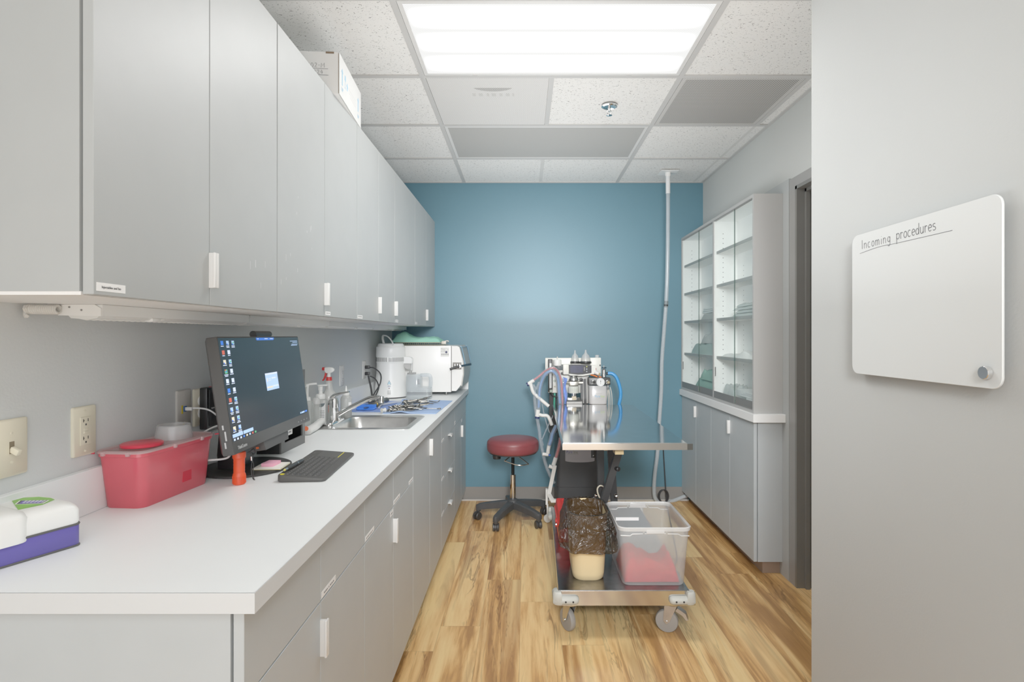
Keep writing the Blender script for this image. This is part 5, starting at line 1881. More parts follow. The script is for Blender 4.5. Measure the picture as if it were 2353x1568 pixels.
def heap(x0, x1, y0, y1, z0, hfun, seed, nx=34, ny=22):
    """folded cloth: a lumpy closed body standing on z0"""
    b_ = bmn()
    off = Vector((seed * 3.1, seed * 1.7, seed))

    def top(u, v):
        e = max(0, min(1, min(u, 1 - u) / .12)) ** .5 * max(0, min(1, min(v, 1 - v) / .14)) ** .5
        n = noise.noise(Vector((u * 5, v * 4, 0)) + off) * .28 + noise.noise(Vector((u * 11, v * 9, 2)) + off) * .15 - .12 * abs(noise.noise(Vector((u * 7 + v * 3, v * 6, 5)) + off))
        wob = noise.noise(Vector((u * 3, v * 3, 7)) + off) * .02
        return Vector((x0 + (x1 - x0) * u + wob * (x1 - x0) * .6, y0 + (y1 - y0) * v + wob * (y1 - y0), z0 + .0015 + hfun(u, v) * e * (1 + n)))
    V = [[b_.verts.new(top(i / nx, j / ny)) for i in range(nx + 1)] for j in range(ny + 1)]
    W_ = [[b_.verts.new((V[j][i].co.x, V[j][i].co.y, z0)) for i in range(nx + 1)] for j in range(ny + 1)]
    for j in range(ny):
        for i in range(nx):
            b_.faces.new((V[j][i], V[j][i + 1], V[j + 1][i + 1], V[j + 1][i]))
            b_.faces.new((W_[j][i], W_[j + 1][i], W_[j + 1][i + 1], W_[j][i + 1]))
    for i in range(nx):
        b_.faces.new((V[0][i], W_[0][i], W_[0][i + 1], V[0][i + 1]))
        b_.faces.new((V[ny][i + 1], W_[ny][i + 1], W_[ny][i], V[ny][i]))
    for j in range(ny):
        b_.faces.new((V[j + 1][0], W_[j + 1][0], W_[j][0], V[j][0]))
        b_.faces.new((V[j][nx], W_[j][nx], W_[j + 1][nx], V[j + 1][nx]))
    return b_


M_teal = mat('surgical_green_cloth', (136, 198, 176), .9, var=.06, bump=.2, bscale=60)
b = heap(-.965, -.605, 3.97, 4.20, az1 + .025, lambda u, v: .022 + .042 * math.exp(-((u - .22) / .17) ** 2) + .014 * u, 3)
single('surgical_drape', 'folded pale green surgical cloth on the wire rack', 'cloth', b, M_teal, (-.79, 4.08, az1 + .03), smooth=80)

# ------------------------------------------------------------------ blue towels with instruments
M_blu1 = mat('blue_towel', (122, 150, 214), .95, var=.05, bump=.3, bscale=200)
M_blu2 = mat('pale_blue_towel', (158, 186, 230), .95, var=.05, bump=.3, bscale=200)


def cloth(corners, amp, seed, folds=()):
    A, B_, C_, D_ = [Vector(c) for c in corners]
    b_ = bmn()
    off = Vector((seed, seed * 2.3, 0))

    def top(u, v, lift):
        q = (A * (1 - u) + B_ * u) * (1 - v) + (D_ * (1 - u) + C_ * u) * v
        h = amp * max(0, noise.noise(Vector((u * 3, v * 4, 0)) + off)) + .0006
        for fu, fv, su, sv, hh in folds:
            h += hh * math.exp(-((u - fu) / su) ** 2 - ((v - fv) / sv) ** 2)
        wob = noise.noise(Vector((u * 6, v * 6, 3)) + off) * .004
        return Vector((q.x + wob, q.y + wob, ZTOP + h + lift))
    n1, n2 = 36, 36
    V = [[[b_.verts.new(top(i / n1, j / n2, l)) for i in range(n1 + 1)] for j in range(n2 + 1)] for l in (.0022, .0)]
    for l, vv in enumerate(V):
        for j in range(n2):
            for i in range(n1):
                b_.faces.new((vv[j][i], vv[j][i + 1], vv[j + 1][i + 1], vv[j + 1][i]))
    a, c = V
    for i in range(n1):
        b_.faces.new((a[0][i], a[0][i + 1], c[0][i + 1], c[0][i]))
        b_.faces.new((a[n2][i], a[n2][i + 1], c[n2][i + 1], c[n2][i]))
    for j in range(n2):
        b_.faces.new((a[j][0], a[j + 1][0], c[j + 1][0], c[j][0]))
        b_.faces.new((a[j][n1], a[j + 1][n1], c[j + 1][n1], c[j][n1]))
    return b_


b = cloth(((-1.035, 3.07, 0), (-.775, 3.07, 0), (-.80, 3.58, 0), (-1.036, 3.56, 0)), .004, 1.3, ((.2, .97, .3, .05, .006),))
single('blue_towel', 'darker blue towel left, spread under the blue brush and metal tools', 'towel', b, M_blu1, (-.9, 3.3, ZTOP), 'blue towels on the worktop', 80)
b = cloth(((-.772, 3.005, .0), (-.480, 3.0, 0), (-.468, 3.585, 0), (-.806, 3.665, 0)), .003, 4.1, ((.32, .02, .14, .10, .010), (.02, .96, .06, .06, .004)))
single('blue_towel', 'lighter blue towel right, spread under the steel clamps', 'towel', b, M_blu2, (-.64, 3.3, ZTOP + .0026), 'blue towels on the worktop', 80)

zt_ = ZTOP + .0055
# blue bristle brush
b0 = ZP(812, 945, ZTOP + .006); b1 = ZP(846, 944, ZTOP + .006)
t = thing('scrub_brush', 'bright blue plastic bristle brush on the darker blue towel', 'brush', (-.90, 3.15, ZTOP + .006), 0)
M_bb = mat('bright_blue_plastic', (62, 124, 226), .4)
b = bmn(); loft(b, [rrect(.10, .075, .012, 0, 4), rrect(.104, .08, .014, .006, 4), rrect(.10, .076, .012, .009, 4)]); obj('back_plate', b, M_bb, t, False, 40)
b = bmn()
for i in range(18):
    for j in range(11):
        x, y = -.044 + .0052 * i, -.031 + .0062 * j
        tube(b, [(x, y, .008), (x * 1.06, y * 1.06, .024)], .0012, 4, 1)
o = obj('bristles', b, M_bb, t, False, 0); o['kind'] = 'stuff'

M_tool = mat('dull_tool_steel', (128, 126, 122), .32, metal=.9, var=.15, vscale=60)
M_inst = mat('surgical_steel', (128, 125, 118), .24, metal=1, var=.1, vscale=60)


def power_tool(label, p0, p1, blade, ring=False):
    p0, p1 = Vector(p0), Vector(p1)
    d = (p1 - p0)
    L = d.length
    t_ = thing('bone_cutter', label, 'surgical tool', tuple(p0), 0, 'heavy tools on the darker blue towel')
    M_ = along(p0, d)
    b_ = bmn()
    lathe(b_, [(.004, L * .42), (.010, L * .45), (.0145, L * .55), (.0125, L * .60), (.0145, L * .64), (.0125, L * .74), (.014, L * .78), (.012, L * .9), (.016, L * .94), (.014, L), (.006, L * 1.01)], 18, M_)
    obj('handle', b_, M_tool, t_, True, 40)
    b_ = bmn()
    up = Vector((0, 0, 1))
    s = d.normalized().cross(up).normalized()
    Mb = frameM(p0, d.normalized(), s)
    pol = [(0, -.004), (L * .46, -.013), (L * .46, .012), (0, .006)]
    prism(b_, pol, -.0015, .0015, 'z', M=Mb)
    for k in range(14):
        x = .005 + k * L * .031
        prism(b_, [(x, -.004 - x * .03 - .006), (x + .004, -.004 - x * .03), (x, -.004 - x * .03)], -.001, .001, 'z', M=Mb)
    obj('blade', b_, M_tool, t_, True, 30)
    if ring:
        b_ = bmn(); lathe(b_, [(.0152, L * .60), (.0158, L * .605), (.0152, L * .63)], 18, M_); obj('brass_ring', b_, mat('brass', (214, 176, 90), .25, metal=1), t_, True, 40)
    return t_


power_tool('grey metal tool with toothed blade and brass ring, nearest the blue brush', ZP(838, 938, zt_ + .016), ZP(878, 926, zt_ + .016), True, True)
power_tool('grey metal tool with long handle behind the one with the brass ring', ZP(842, 930, zt_ + .016), ZP(890, 919, zt_ + .018), True)
power_tool('grey metal tool farthest back on the darker blue towel', ZP(836, 926, zt_ + .015), ZP(862, 921, zt_ + .016), True)

# clear tube and spool
t = thing('clear_tube', 'clear curved plastic tube with white end spool between the towels', 'tube', (-.80, 3.25, zt_))
b = bmn()
tube(b, [ZP(871, 937, zt_ + .008), ZP(876, 931, zt_ + .009), ZP(892, 927.5, zt_ + .009), ZP(912, 924, zt_ + .009), ZP(922, 923, zt_ + .008)], .006, 10, 6)
obj('tubing', b, M_clear, t, True, 40)
b = bmn()
q = ZP(881, 943, zt_ + .012)
lathe(b, [(.004, -.012), (.012, -.012), (.012, -.009), (.007, -.008), (.007, .008), (.012, .009), (.012, .012), (.004, .012)], 18, along(q, (-.7, -1, 0)))
obj('spool', b, mat('bone_white_plastic', (226, 224, 216), .35), t, True, 40)


# steel clamps: two ringed shanks crossing at a screw
def clamp_proto(L=.145):
    t_ = thing('surgical_clamp', 'ringed steel surgical clamp in the dense pile on the lighter blue towel', 'surgical clamp', (0, 0, 0), 0, 'steel clamps on the lighter blue towel')
    for s in (-1, 1):
        b_ = bmn()
        tube(b_, [(s * .016 + .0105 * cos(R(a)), -L * .40 + .013 * sin(R(a)), 0) for a in range(0, 360, 30)], .0026, 6, 2, closed=True)
        tube(b_, [(s * .012, -L * .40 + .014, 0), (s * .009, -L * .22, 0), (s * .003, L * .02, .0008 * s), (0, L * .12, .001 * s), (-s * .003, L * .2, .0008 * s), (-s * .0025, L * .42, 0), (-s * .001, L * .55, .002)], lambda q_: .0033 - .0014 * q_, 6, 4)
        obj('shank', b_, M_inst, t_, False, 40)
    b_ = bmn(); lathe(b_, [(.0042, -.003), (.0042, .0034), (.003, .0042)], 10, TR(0, L * .13, 0)); obj('pivot_screw', b_, M_inst, t_, False, 40)
    b_ = bmn(); box(b_, (-.009, -L * .22 - .002, -.0015), (.009, -L * .22 + .002, .0015)); obj('ratchet', b_, M_inst, t_, False, 0)
    return t_


cl = clamp_proto()
rr = random.Random(21)
spots = []
for k in range(13):      # main pile: handles to the left, tips to the right
    spots.append((-.660 + rr.uniform(-.045, .05), 3.06 + .016 * k + rr.uniform(-.006, .006), .006 + .004 * (k % 3) + .0015 * (k % 2), -90 + rr.uniform(-24, 24), rr.uniform(-7, 7)))
for k in range(4):       # small pile on the left
    spots.append((-.705 + rr.uniform(-.012, .012), 3.16 + .02 * k, .006 + .004 * (k % 2), -60 + rr.uniform(-60, 60), rr.uniform(-8, 8)))
back = []
for k in range(7):       # pile at the back
    back.append((-.665 + rr.uniform(-.03, .03), 3.40 + .024 * k + rr.uniform(-.008, .008), .007 + .005 * (k % 3), -70 + rr.uniform(-35, 35), rr.uniform(-8, 8)))
for i, (x, y, z, a, tlt) in enumerate(spots + back):
    lab = 'ringed steel surgical clamp in the dense pile on the lighter blue towel' if i < len(spots) else 'ringed steel surgical clamp in the farther pile on the lighter blue towel'
    if i == 0:
        o = cl
        o.location = (x, y, zt_ + z)
        o.rotation_euler = (R(tlt), 0, R(a))
    else:
        o = copy_tree(cl, (x, y, zt_ + z), 0, lab, (R(tlt), R(tlt * .5), R(a)))
    o['group'] = 'steel clamps nearer on the lighter blue towel' if i < len(spots) else 'steel clamps farther back on the lighter blue towel'


def rod(label, pts, r, name='steel_forceps', two=True):
    t_ = thing(name, label, 'forceps', tuple(Vector(pts[0])), 0)
    for s in ((-1, 1) if two else (0,)):
        b_ = bmn()
        tube(b_, [Vector(p) + Vector((0, s * .004, 0)) for p in pts], r, 6, 4)
        obj('arm', b_, M_inst, t_, True, 40)


rod('long steel forceps with bent tip pointing at the steriliser', (ZP(958, 921, zt_ + .010), ZP(985, 922, zt_ + .010), ZP(1003, 924.5, zt_ + .009), ZP(1010, 920.8, zt_ + .016)), .0028)
rod('straight steel forceps lying in front of the bent long forceps', (ZP(945, 926, zt_ + .008), ZP(970, 926.5, zt_ + .008), ZP(996, 927.5, zt_ + .006)), .0028)
rod('thin steel pick lying on the seam of the two blue towels', (ZP(919, 931, zt_ + .006), ZP(925, 926, zt_ + .006), ZP(931, 922, zt_ + .010)), .0022, 'steel_pick', False)
b = bmn()
q = ZP(1009, 939.5, zt_ + .006)
tube(b, [q + Vector((.010 * cos(R(a)), .016 * sin(R(a)), 0)) for a in range(0, 360, 30)], .0022, 6, 2, closed=True)
tube(b, [q + Vector((-.010, 0, 0)), q + Vector((-.05, -.012, .002)), q + Vector((-.09, -.02, .004))], .0024, 6, 2)
single('steel_hook', 'single ringed steel hook at the right end of the clamp pile', 'surgical tool', b, M_inst, tuple(q))

# ================================================================== inside the glass cabinet
M_gcl = mat('muted_green_cloth', (150, 190, 176), .9, var=.08, bump=.2, bscale=50)
M_grcl = mat('pale_grey_wrap', (196, 198, 196), .7, var=.06)
M_film = mat('white_film_pack', (236, 238, 238), .3, var=.03)
gx0, gx1 = 1.285, 1.405
b = heap(gx0 + .0, gx1, 3.70, 4.27, SHZ[3], lambda u, v: .075, 5, 20, 26)
single('wrapped_pack', 'grey green wrapped pack, lower of two on the left bay middle shelf', 'surgical pack', b, [mat('grey_green_wrap', (172, 190, 184), .7, var=.08)], (1.33, 3.83, SHZ[3] + .001), 'wrapped packs in the glass cabinet', 80)
b = heap(gx0 + .01, gx1, 3.70, 4.06, SHZ[3] + .080, lambda u, v: .095 * (1 - .4 * v), 8, 20, 22)
single('wrapped_pack', 'grey wrapped pack, upper of two on the left bay middle shelf', 'surgical pack', b, M_grcl, (1.33, 3.8, SHZ[3] + .06), 'wrapped packs in the glass cabinet', 80)
b = heap(gx0 + .005, gx1, 3.70, 4.20, GZ0 + .0215, lambda u, v: .085, 11, 20, 26)
single('green_drape', 'folded green cloth, lower of two at the bottom left of the glass cabinet', 'cloth', b, M_gcl, (1.34, 3.84, GZ0 + .022), 'green cloths in the glass cabinet', 80)
b = heap(gx0 + .0, gx1, 3.70, 4.05, GZ0 + .112, lambda u, v: .065, 14, 20, 22)
single('green_drape', 'folded green cloth, upper of two at the bottom left of the glass cabinet', 'cloth', b, M_gcl, (1.34, 3.8, GZ0 + .08), 'green cloths in the glass cabinet', 80)
b = bmn(); prism(b, [(3.70, SHZ[2]), (4.07, SHZ[2]), (4.05, SHZ[2] + .012), (4.0, SHZ[2] + .04), (3.70, SHZ[2] + .045)], 1.30, 1.40, 'x')
single('grey_bin', 'plain grey tray on the third shelf of the left bay', 'tray', b, mat('mid_grey_tray', (176, 176, 172), .5), (1.35, 3.8, SHZ[2]))
for k in range(3):
    b = bmn(); box(b, (1.305, 3.70, 0), (1.40, 4.06 - .012 * k, .011), bev=.003)
    o = single('paper_pack', ['lowest white paper pack on the grey tray', 'middle white paper pack on the grey tray', 'topmost white paper pack on the grey tray'][k], 'paper pack', b, M_film, (0, 0, 0), 'white packs on the grey tray')
    o.location = (0, 0, SHZ[2] + .046 + .0125 * k)
# right bay
for k in range(4):
    b = heap(gx0 + .004 * k, gx1, 3.055, 3.44 - .04 * (k % 2), SHZ[2] + .001 + .0195 * k, lambda u, v: .018, 20 + k, 16, 18)
    single('sterile_pouch', ['lowest clear sterile pouch in the right bay stack', 'second clear sterile pouch up in the right bay stack', 'third clear sterile pouch up in the right bay stack', 'topmost clear sterile pouch in the right bay stack'][k], 'pouch', b, clear('pouch_film', (226, 232, 230), .7, .2, (240, 246, 244), transl=.2), (1.34, 3.15, SHZ[2] + .02 * k), 'sterile pouches in the glass cabinet', 80)
b = heap(gx0 + .005, gx1, 3.06, 3.62, SHZ[3] + .001, lambda u, v: .018 + .022 * math.exp(-((v - .4) / .12) ** 2), 31, 16, 26)
single('paper_sheets', 'loose white paper sheets on the lowest shelf of the right bay', 'paper', b, mat('white_paper', (240, 240, 238), .8), (1.34, 3.3, SHZ[3] + .001), smooth=80)
b = heap(1.33, 1.40, 3.055, 3.10, SHZ[1] + .001, lambda u, v: .02, 35, 8, 8)
single('sterile_pouch', 'small clear pouch alone on the second shelf of the right bay', 'pouch', b, M_film, (1.36, 3.08, SHZ[1] + .001), 'sterile pouches in the glass cabinet', 80)
b = heap(1.285, 1.40, 3.40, 3.60, GZ0 + .0215, lambda u, v: .085, 41, 18, 24)
single('plastic_bag', 'crumpled clear plastic bag at the bottom of the right bay', 'bag', b, clear('bag_film', (222, 226, 224), .5, .15, (246, 248, 248), transl=.2), (1.34, 3.3, GZ0 + .022), smooth=80)
b = bmn(); loft(b, [[(x, y, z) for x, y, _ in rrect(.10, .31, .02, 0, 4, 1.338, 3.22)] for z in (GZ0 + .068, GZ0 + .072, GZ0 + .098, GZ0 + .102)])
t = thing('drape_pack', 'white rectangular drape pack with blue print at bottom right of the glass cabinet', 'surgical pack', (1.338, 3.16, GZ0 + .068))
obj('pack', b, M_film, t, True, 50)
b = bmn()
for k in range(3):
    box(b, (1.2875, 3.10, GZ0 + .078 + .006 * k), (1.2879, 3.28 - .03 * k, GZ0 + .080 + .006 * k))
obj('lettering', b, mat('pale_grey_print', (176, 180, 186), .6), t, True, 0)
b = bmn(); loft(b, [[(x, y, z) for x, y, _ in rrect(.10, .17, .02, 0, 4, 1.338, 3.14)] for z in (GZ0 + .0215, GZ0 + .026, GZ0 + .06, GZ0 + .066)])
t = thing('drape_pack', 'white drape pack with navy corner patch under the other one', 'surgical pack', (1.338, 3.14, GZ0 + .022))
obj('pack', b, M_film, t, True, 50)
b = bmn(); box(b, (1.2868, 3.062, GZ0 + .027), (1.2879, 3.12, GZ0 + .045)); obj('navy_patch', b, mat('navy_print', (74, 92, 116), .5), t, True, 0)

# ================================================================== whiteboard on the near right wall
XB = .935
t = thing('whiteboard', 'frameless white glass board with handwritten words on the near right wall', 'whiteboard', (XB, 1.33, 1.40))
Mb = frameM((XB, 1.577, 1.2105), (0, -1, 0), (0, 0, 1))     # x to the viewer's right, y up, z into the room
b = bmn()
LW, LH = .4955, .389
loft(b, [[(x, y, z) for x, y, _ in rrect(LW - i, LH - i, .024, 0, 6, LW / 2, LH / 2)] for z, i in ((-.005, .001), (-.004, 0), (-.001, 0), (0, .0015))], True, True, M=Mb)
obj('panel', b, mat('white_board_glass', (200, 202, 200), .4, var=.005), t, True, 40)
b = bmn()
for x in (.04, LW - .04):
    for y in (.04, LH - .04):
        lathe(b, [(.010, -.0245), (.010, -.005)], 14, Mb @ TR(x, y, 0))
obj('standoff', b, M_steel, t, True, 40)
b = bmn()
x0 = .0455
wd = handwrite(b, 'Incoming', Mb @ TR(x0, .3465, .0004), .0245, .00085, .16, 1.0)
wd2 = handwrite(b, 'procedures', Mb @ TR(.188, .3475, .0004), .0265, .0009, .055, .95)
tube(b, [(.037, .3355, .0004), (.12, .341, .0004), (.2, .339, .0004), (.37, .337, .0004)], .0006, 5, 4, M=Mb, flat=.4)
obj('handwriting', b, mat('marker_grey', (74, 74, 76), .7), t, True, 0)
q = P(2270, 857, XB * F / (2270 - CX))
b = bmn(); lathe(b, [(.0125, 0), (.0135, .001), (.0135, .0095), (.0125, .0105)], 30, along((XB - .0001, q.y, q.z), (-1, 0, 0)))
single('round_magnet', 'round chrome magnet near the lower right corner of the whiteboard', 'magnet', b, M_chrome, tuple(q))
# ================================================================== stool
sx, sy = -.082, 3.93
t = thing('rolling_stool', 'maroon round stool on a black five-legged rolling base', 'stool', (sx, sy, 0))
M_maroon = mat('maroon_vinyl', (122, 52, 56), .38, var=.04, bump=.08, bscale=220)
b = bmn(); lathe(b, [(.165, .492), (.176, .497), (.184, .512), (.185, .545), (.183, .556), (.1835, .560), (.179, .570), (.165, .583), (.12, .592), (.05, .595)], 48); obj('seat', b, M_maroon, t, False, 50)
b = bmn(); lathe(b, [(.150, .484), (.168, .487), (.168, .493)], 40); box(b, (-.06, -.06, .470), (.06, .06, .486)); obj('seat_plate', b, M_black_m, t, False, 40)
b = bmn(); lathe(b, [(.026, .452), (.028, .456), (.028, .468), (.03, .470), (.03, .486)], 20, TR(-.112, -.055, 0)); obj('tilt_knob', b, M_black, t, False, 40)
b = bmn(); lathe(b, [(.0115, .33), (.0115, .475), (.02, .478), (.02, .486)], 20); obj('gas_piston', b, mat('piston_dark', (30, 34, 36), .25, metal=.7), t, False, 40)
b = bmn(); lathe(b, [(.0185, .14), (.021, .145), (.021, .325), (.0215, .329), (.017, .332)], 28); obj('chrome_column', b, M_chrome, t, False, 40)
b = bmn()
ring = [(0.0, -.02, .474), (-.05, -.10, .452), (-.052, -.11, .449), (0.02, -.135, .430), (.06, -.138, .426), (.105, -.118, .428), (.106, -.11, .431), (.06, -.06, .455), (.012, -.016, .474)]
tube(b, ring, .0038, 8, 4)
obj('height_lever', b, mat('pale_steel_wire', (206, 200, 190), .2, metal=1), t, False, 40)
M_base_blk = mat('stool_base_black', (52, 53, 54), .5, var=.12, vscale=25)
b = bmn(); lathe(b, [(.03, .088), (.044, .092), (.046, .136), (.036, .152), (.023, .158)], 28); obj('hub', b, M_base_blk, t, False, 40)


def castor(parent, x, y, ang, wheel_r=.0275, hz=.07):
    """twin wheel castor on a stem"""
    M_ = TR(x, y, 0, 0, 0, ang)
    b_ = bmn()
    lathe(b_, [(.008, .05), (.008, hz)], 10, M_)
    for s in (-1, 1):
        lathe(b_, [(wheel_r * .55, 0), (wheel_r * .95, .002), (wheel_r, .006), (wheel_r, .014), (wheel_r * .9, .017), (wheel_r * .4, .018)], 24, M_ @ TR(.012, 0, wheel_r) @ TR(0, s * .004, 0, -90 * s))
    prism(b_, [(.012 + (wheel_r + .002) * cos(R(a)), wheel_r + (wheel_r + .002) * sin(R(a))) for a in range(20, 201, 12)] + [(.012, wheel_r)], -.004, .004, 'y', M=M_)
    return obj('castor', b_, mat('castor_black', (44, 43, 42), .45, var=.1), parent, False, 40)


for k, ad in enumerate((172, 244, 316, 28, 100)):
    ad_r = R(ad)
    b = bmn()
    L = .265
    secs = []
    for s_, w_, zt2, zb2 in ((.030, .027, .146, .094), (.10, .024, .138, .090), (.19, .021, .124, .080), (.245, .019, .112, .070), (L, .015, .100, .068)):
        secs.append([(s_, -w_, zb2), (s_, w_, zb2), (s_, w_, zt2 - .008), (s_, w_ * .65, zt2), (s_, -w_ * .65, zt2), (s_, -w_, zt2 - .008)])
    Ml_ = TR(0, 0, 0, 0, 0, ad)
    loft(b, secs, M=Ml_)
    lathe(b, [(.0145, .056), (.017, .060), (.0185, .09), (.016, .104)], 16, Ml_ @ TR(.25, 0, 0))
    lg = obj('leg', b, M_base_blk, t, False, 40)
    castor(lg, .25 * cos(ad_r), .25 * sin(ad_r), ad + (60, 205, 150, 20, 100)[k])

# ================================================================== lift table
TX0, TX1, TY0, TY1 = .1745, .741, 2.518, 3.905
TZ = 1.318 - .4905
sk = .026                                        # small skew to the right towards the back
t = thing('lift_table', 'stainless steel lift table on a wheeled lower tray', 'exam table', ((TX0 + TX1) / 2, 3.1, 0))
M_ttop = mat('table_steel', (196, 198, 198), .09, metal=1, var=.05, vscale=14)
M_tedge = mat('table_edge_steel', (206, 204, 200), .16, metal=1, var=.03)
M_tray = mat('tray_steel', (150, 150, 150), .22, metal=1, var=.18, vscale=35)


def skew(x0, x1, y0, y1, z):
    return [(x0, y0, z), (x1, y0, z), (x1 + sk, y1, z), (x0 + sk, y1, z)]


b = bmn()
loft(b, [skew(TX0, TX1, TY0, TY1, TZ - .031), skew(TX0, TX1, TY0, TY1, TZ - .003), skew(TX0 + .003, TX1 - .003, TY0 + .003, TY1 - .003, TZ)])
obj('tabletop', b, [M_ttop], t, True, 30)
b = bmn(); loft(b, [skew(TX0 - .001, TX1 + .001, TY0 - .001, TY0 + .001, TZ - .032), skew(TX0 - .001, TX1 + .001, TY0 - .001, TY0 + .001, TZ - .004)]); obj('front_edge', b, M_tedge, t, True, 0)
# lower tray
LX0, LX1, LY0, LY1 = .148, .716, 2.40, 3.56
LZ = .2106
b = bmn(); loft(b, [skew(LX0, LX1, LY0, LY1, LZ - .066), skew(LX0, LX1, LY0, LY1, LZ - .002), skew(LX0 + .002, LX1 - .002, LY0 + .002, LY1 - .002, LZ)]); obj('lower_tray', b, M_tray, t, True, 30)
b = bmn(); loft(b, [skew(LX0 - .001, LX1 + .001, LY0 - .001, LY0 + .001, LZ - .0665), skew(LX0 - .001, LX1 + .001, LY0 - .001, LY0 + .001, LZ - .003)]); obj('tray_front', b, M_tedge, t, True, 0)
M_bump = mat('bumper_grey', (178, 178, 170), .5)
for (x, y, sx_, sy_) in ((LX0, LY0, -1, -1), (LX1, LY0, 1, -1), (LX0 + sk, LY1, -1, 1), (LX1 + sk, LY1, 1, 1)):
    b = bmn()
    r0 = [(0, .0), (.02, .012), (.026, .0), (.026, -.075), (.012, -.088), (0, -.088)]
    def bp(u, v, z):
        return (x + sx_ * u, y + sy_ * v, z)
    # rounded corner post, then a lower rounded bar along each side
    post = [(-.012, -.012), (.002, -.014), (.018, -.012), (.024, -.002), (.024, .010), (.016, .021), (.002, .024), (-.012, .022)]
    post = [(u, v) for u, v in post if u > .0012 or v > .0012]
    loft(b, [[bp(.0015 + (u - .0015) * k, .0015 + (v - .0015) * k, z) for u, v in [(.0015, -.014), (.018, -.013), (.0245, -.002), (.0245, .012), (.015, .0225), (.0015, .0245), (-.014, .0245), (-.014, .0015), (.0015, .0015)]] for z, k in ((LZ - .056, .8), (LZ - .05, 1), (LZ - .008, .95), (LZ - .001, .72))])
    for fn in (lambda s_, o_, z: bp(-s_, .0015 + o_, z), lambda s_, o_, z: bp(.0015 + o_, -s_, z)):
        loft(b, [[fn(s_, o_ * k, LZ - .040 + z_ * k) for o_, z_ in ((0, -.017), (.012, -.017), (.021, -.010), (.0235, 0), (.021, .010), (.012, .017), (0, .017))] for s_, k in ((-.016, .9), (.01, 1), (.074, 1), (.084, .8), (.088, .45))])
    cb_ = obj('corner_bumper', b, M_bump, t, True, 40)
    for u in (-.03, -.062):
        b = bmn(); lathe(b, [(.0042, 0), (.0042, .0015)], 10, along(bp(u, .0250, LZ - .040), (0, sy_, 0))); obj('screw_hole', b, M_dark, cb_, True, 0)
    # wheel
    cxw, cyw = x - sx_ * .058, y - sy_ * .05
    b = bmn(); lathe(b, [(.030, .128), (.032, .131), (.032, .139), (.02, .145)], 20, TR(cxw, cyw, 0)); box(b, (cxw - .02, cyw - .02, .128), (cxw + .02, cyw + .02, .134))
    aw = (118 if sx_ < 0 else 160) if sy_ < 0 else 70
    Mw_ = TR(cxw, cyw, 0, 0, 0, aw)
    for s in (-1, 1):
        prism(b, [(-.02, .130), (.034, .130), (.040, .055), (.030, .044), (.014, .050)], s * .017 - .0015, s * .017 + .0015, 'y', M=Mw_)
    lathe(b, [(.007, -.022), (.007, .022)], 10, Mw_ @ TR(.026, 0, .05, 90))
    cs_ = obj('castor', b, M_steel, t, True, 40)
    b = bmn()
    lathe(b, [(.034, -.013), (.047, -.012), (.050, -.007), (.050, .007), (.047, .012), (.034, .013)], 32, Mw_ @ TR(.026, 0, .050, 90))
    obj('tyre', b, mat('grey_tyre', (140, 136, 130), .6), cs_, True, 40)
    b = bmn(); lathe(b, [(.012, -.012), (.034, -.0105), (.034, .0105), (.012, .012)], 24, Mw_ @ TR(.026, 0, .050, 90)); obj('wheel_hub', b, mat('hub_grey', (184, 176, 162), .5), cs_, True, 40)
    if sx_ > 0 and sy_ < 0:
        b = bmn(); prism(b, [(-.02, .118), (-.055, .098), (-.066, .072), (-.058, .070), (-.042, .088), (-.012, .104)], -.016, .016, 'y', M=Mw_); obj('brake_pedal', b, M_steel, cs_, True, 40)

M_bar = mat('black_square_tube', (22, 22, 22), .45, var=.1)


def sq(name, p0, p1, r):
    b_ = bmn(); tube(b_, [p0, p1], r, 4, 1, square=True); return obj(name, b_, M_bar, t, True, 0)


sq('lift_arm', P(1424, 1030, 3.0), P(1385, 1178, 3.0) + Vector((-.04, 0, -.085)), .0185)
sq('lift_arm', P(1399, 1030, 3.3) + Vector((0, 0, .15)), P(1412, 1175, 3.3) + Vector((.005, 0, -.055)), .019)
sq('lift_post', Vector((P(1379, 1040, 3.15).x, 3.15, TZ - .033)), Vector((P(1382, 1150, 3.15).x, 3.15, LZ)), .018)
b = bmn(); box(b, (.40, 2.72, TZ - .058), (.52, 3.6, TZ - .0315)); obj('under_frame', b, M_bar, t, True, 0)
b = bmn(); box(b, (.42, 2.56, TZ - .062), (.46, 2.62, TZ - .0315)); box(b, (.37, 2.565, TZ - .045), (.385, 2.60, TZ - .0315)); obj('bracket', b, mat('tan_bracket', (170, 148, 104), .4), t, True, 0)
b = bmn(); lathe(b, [(.008, -.018), (.012, -.016), (.012, .01), (.008, .013)], 18, along(P(1419, 1078, 2.975), (0.5, -1, 0))); obj('knob', b, M_black, t, True, 40)
for px2 in (1371, 1416):
    b = bmn(); lathe(b, [(.010, -.012), (.012, -.008), (.012, .006), (.007, .010)], 14, along(P(px2, 1140, 3.26), (1, 0, 0))); obj('bolt', b, M_chrome, t, True, 40)
b = bmn()
tube(b, [P(1381, 1150, 3.1), P(1374, 1135, 3.1), P(1373, 1123, 3.1), P(1380, 1116.5, 3.1), P(1390, 1122, 3.12), P(1394, 1135, 3.14)], .0042, 8, 6)
obj('foot_switch_hose', b, mat('cream_hose', (206, 196, 172), .5), t, True, 40)
b = bmn(); box(b, (.42, 2.56, LZ - .085), (.50, 2.575, LZ - .066)); obj('hanging_tag', b, M_lab, t, True, 0)

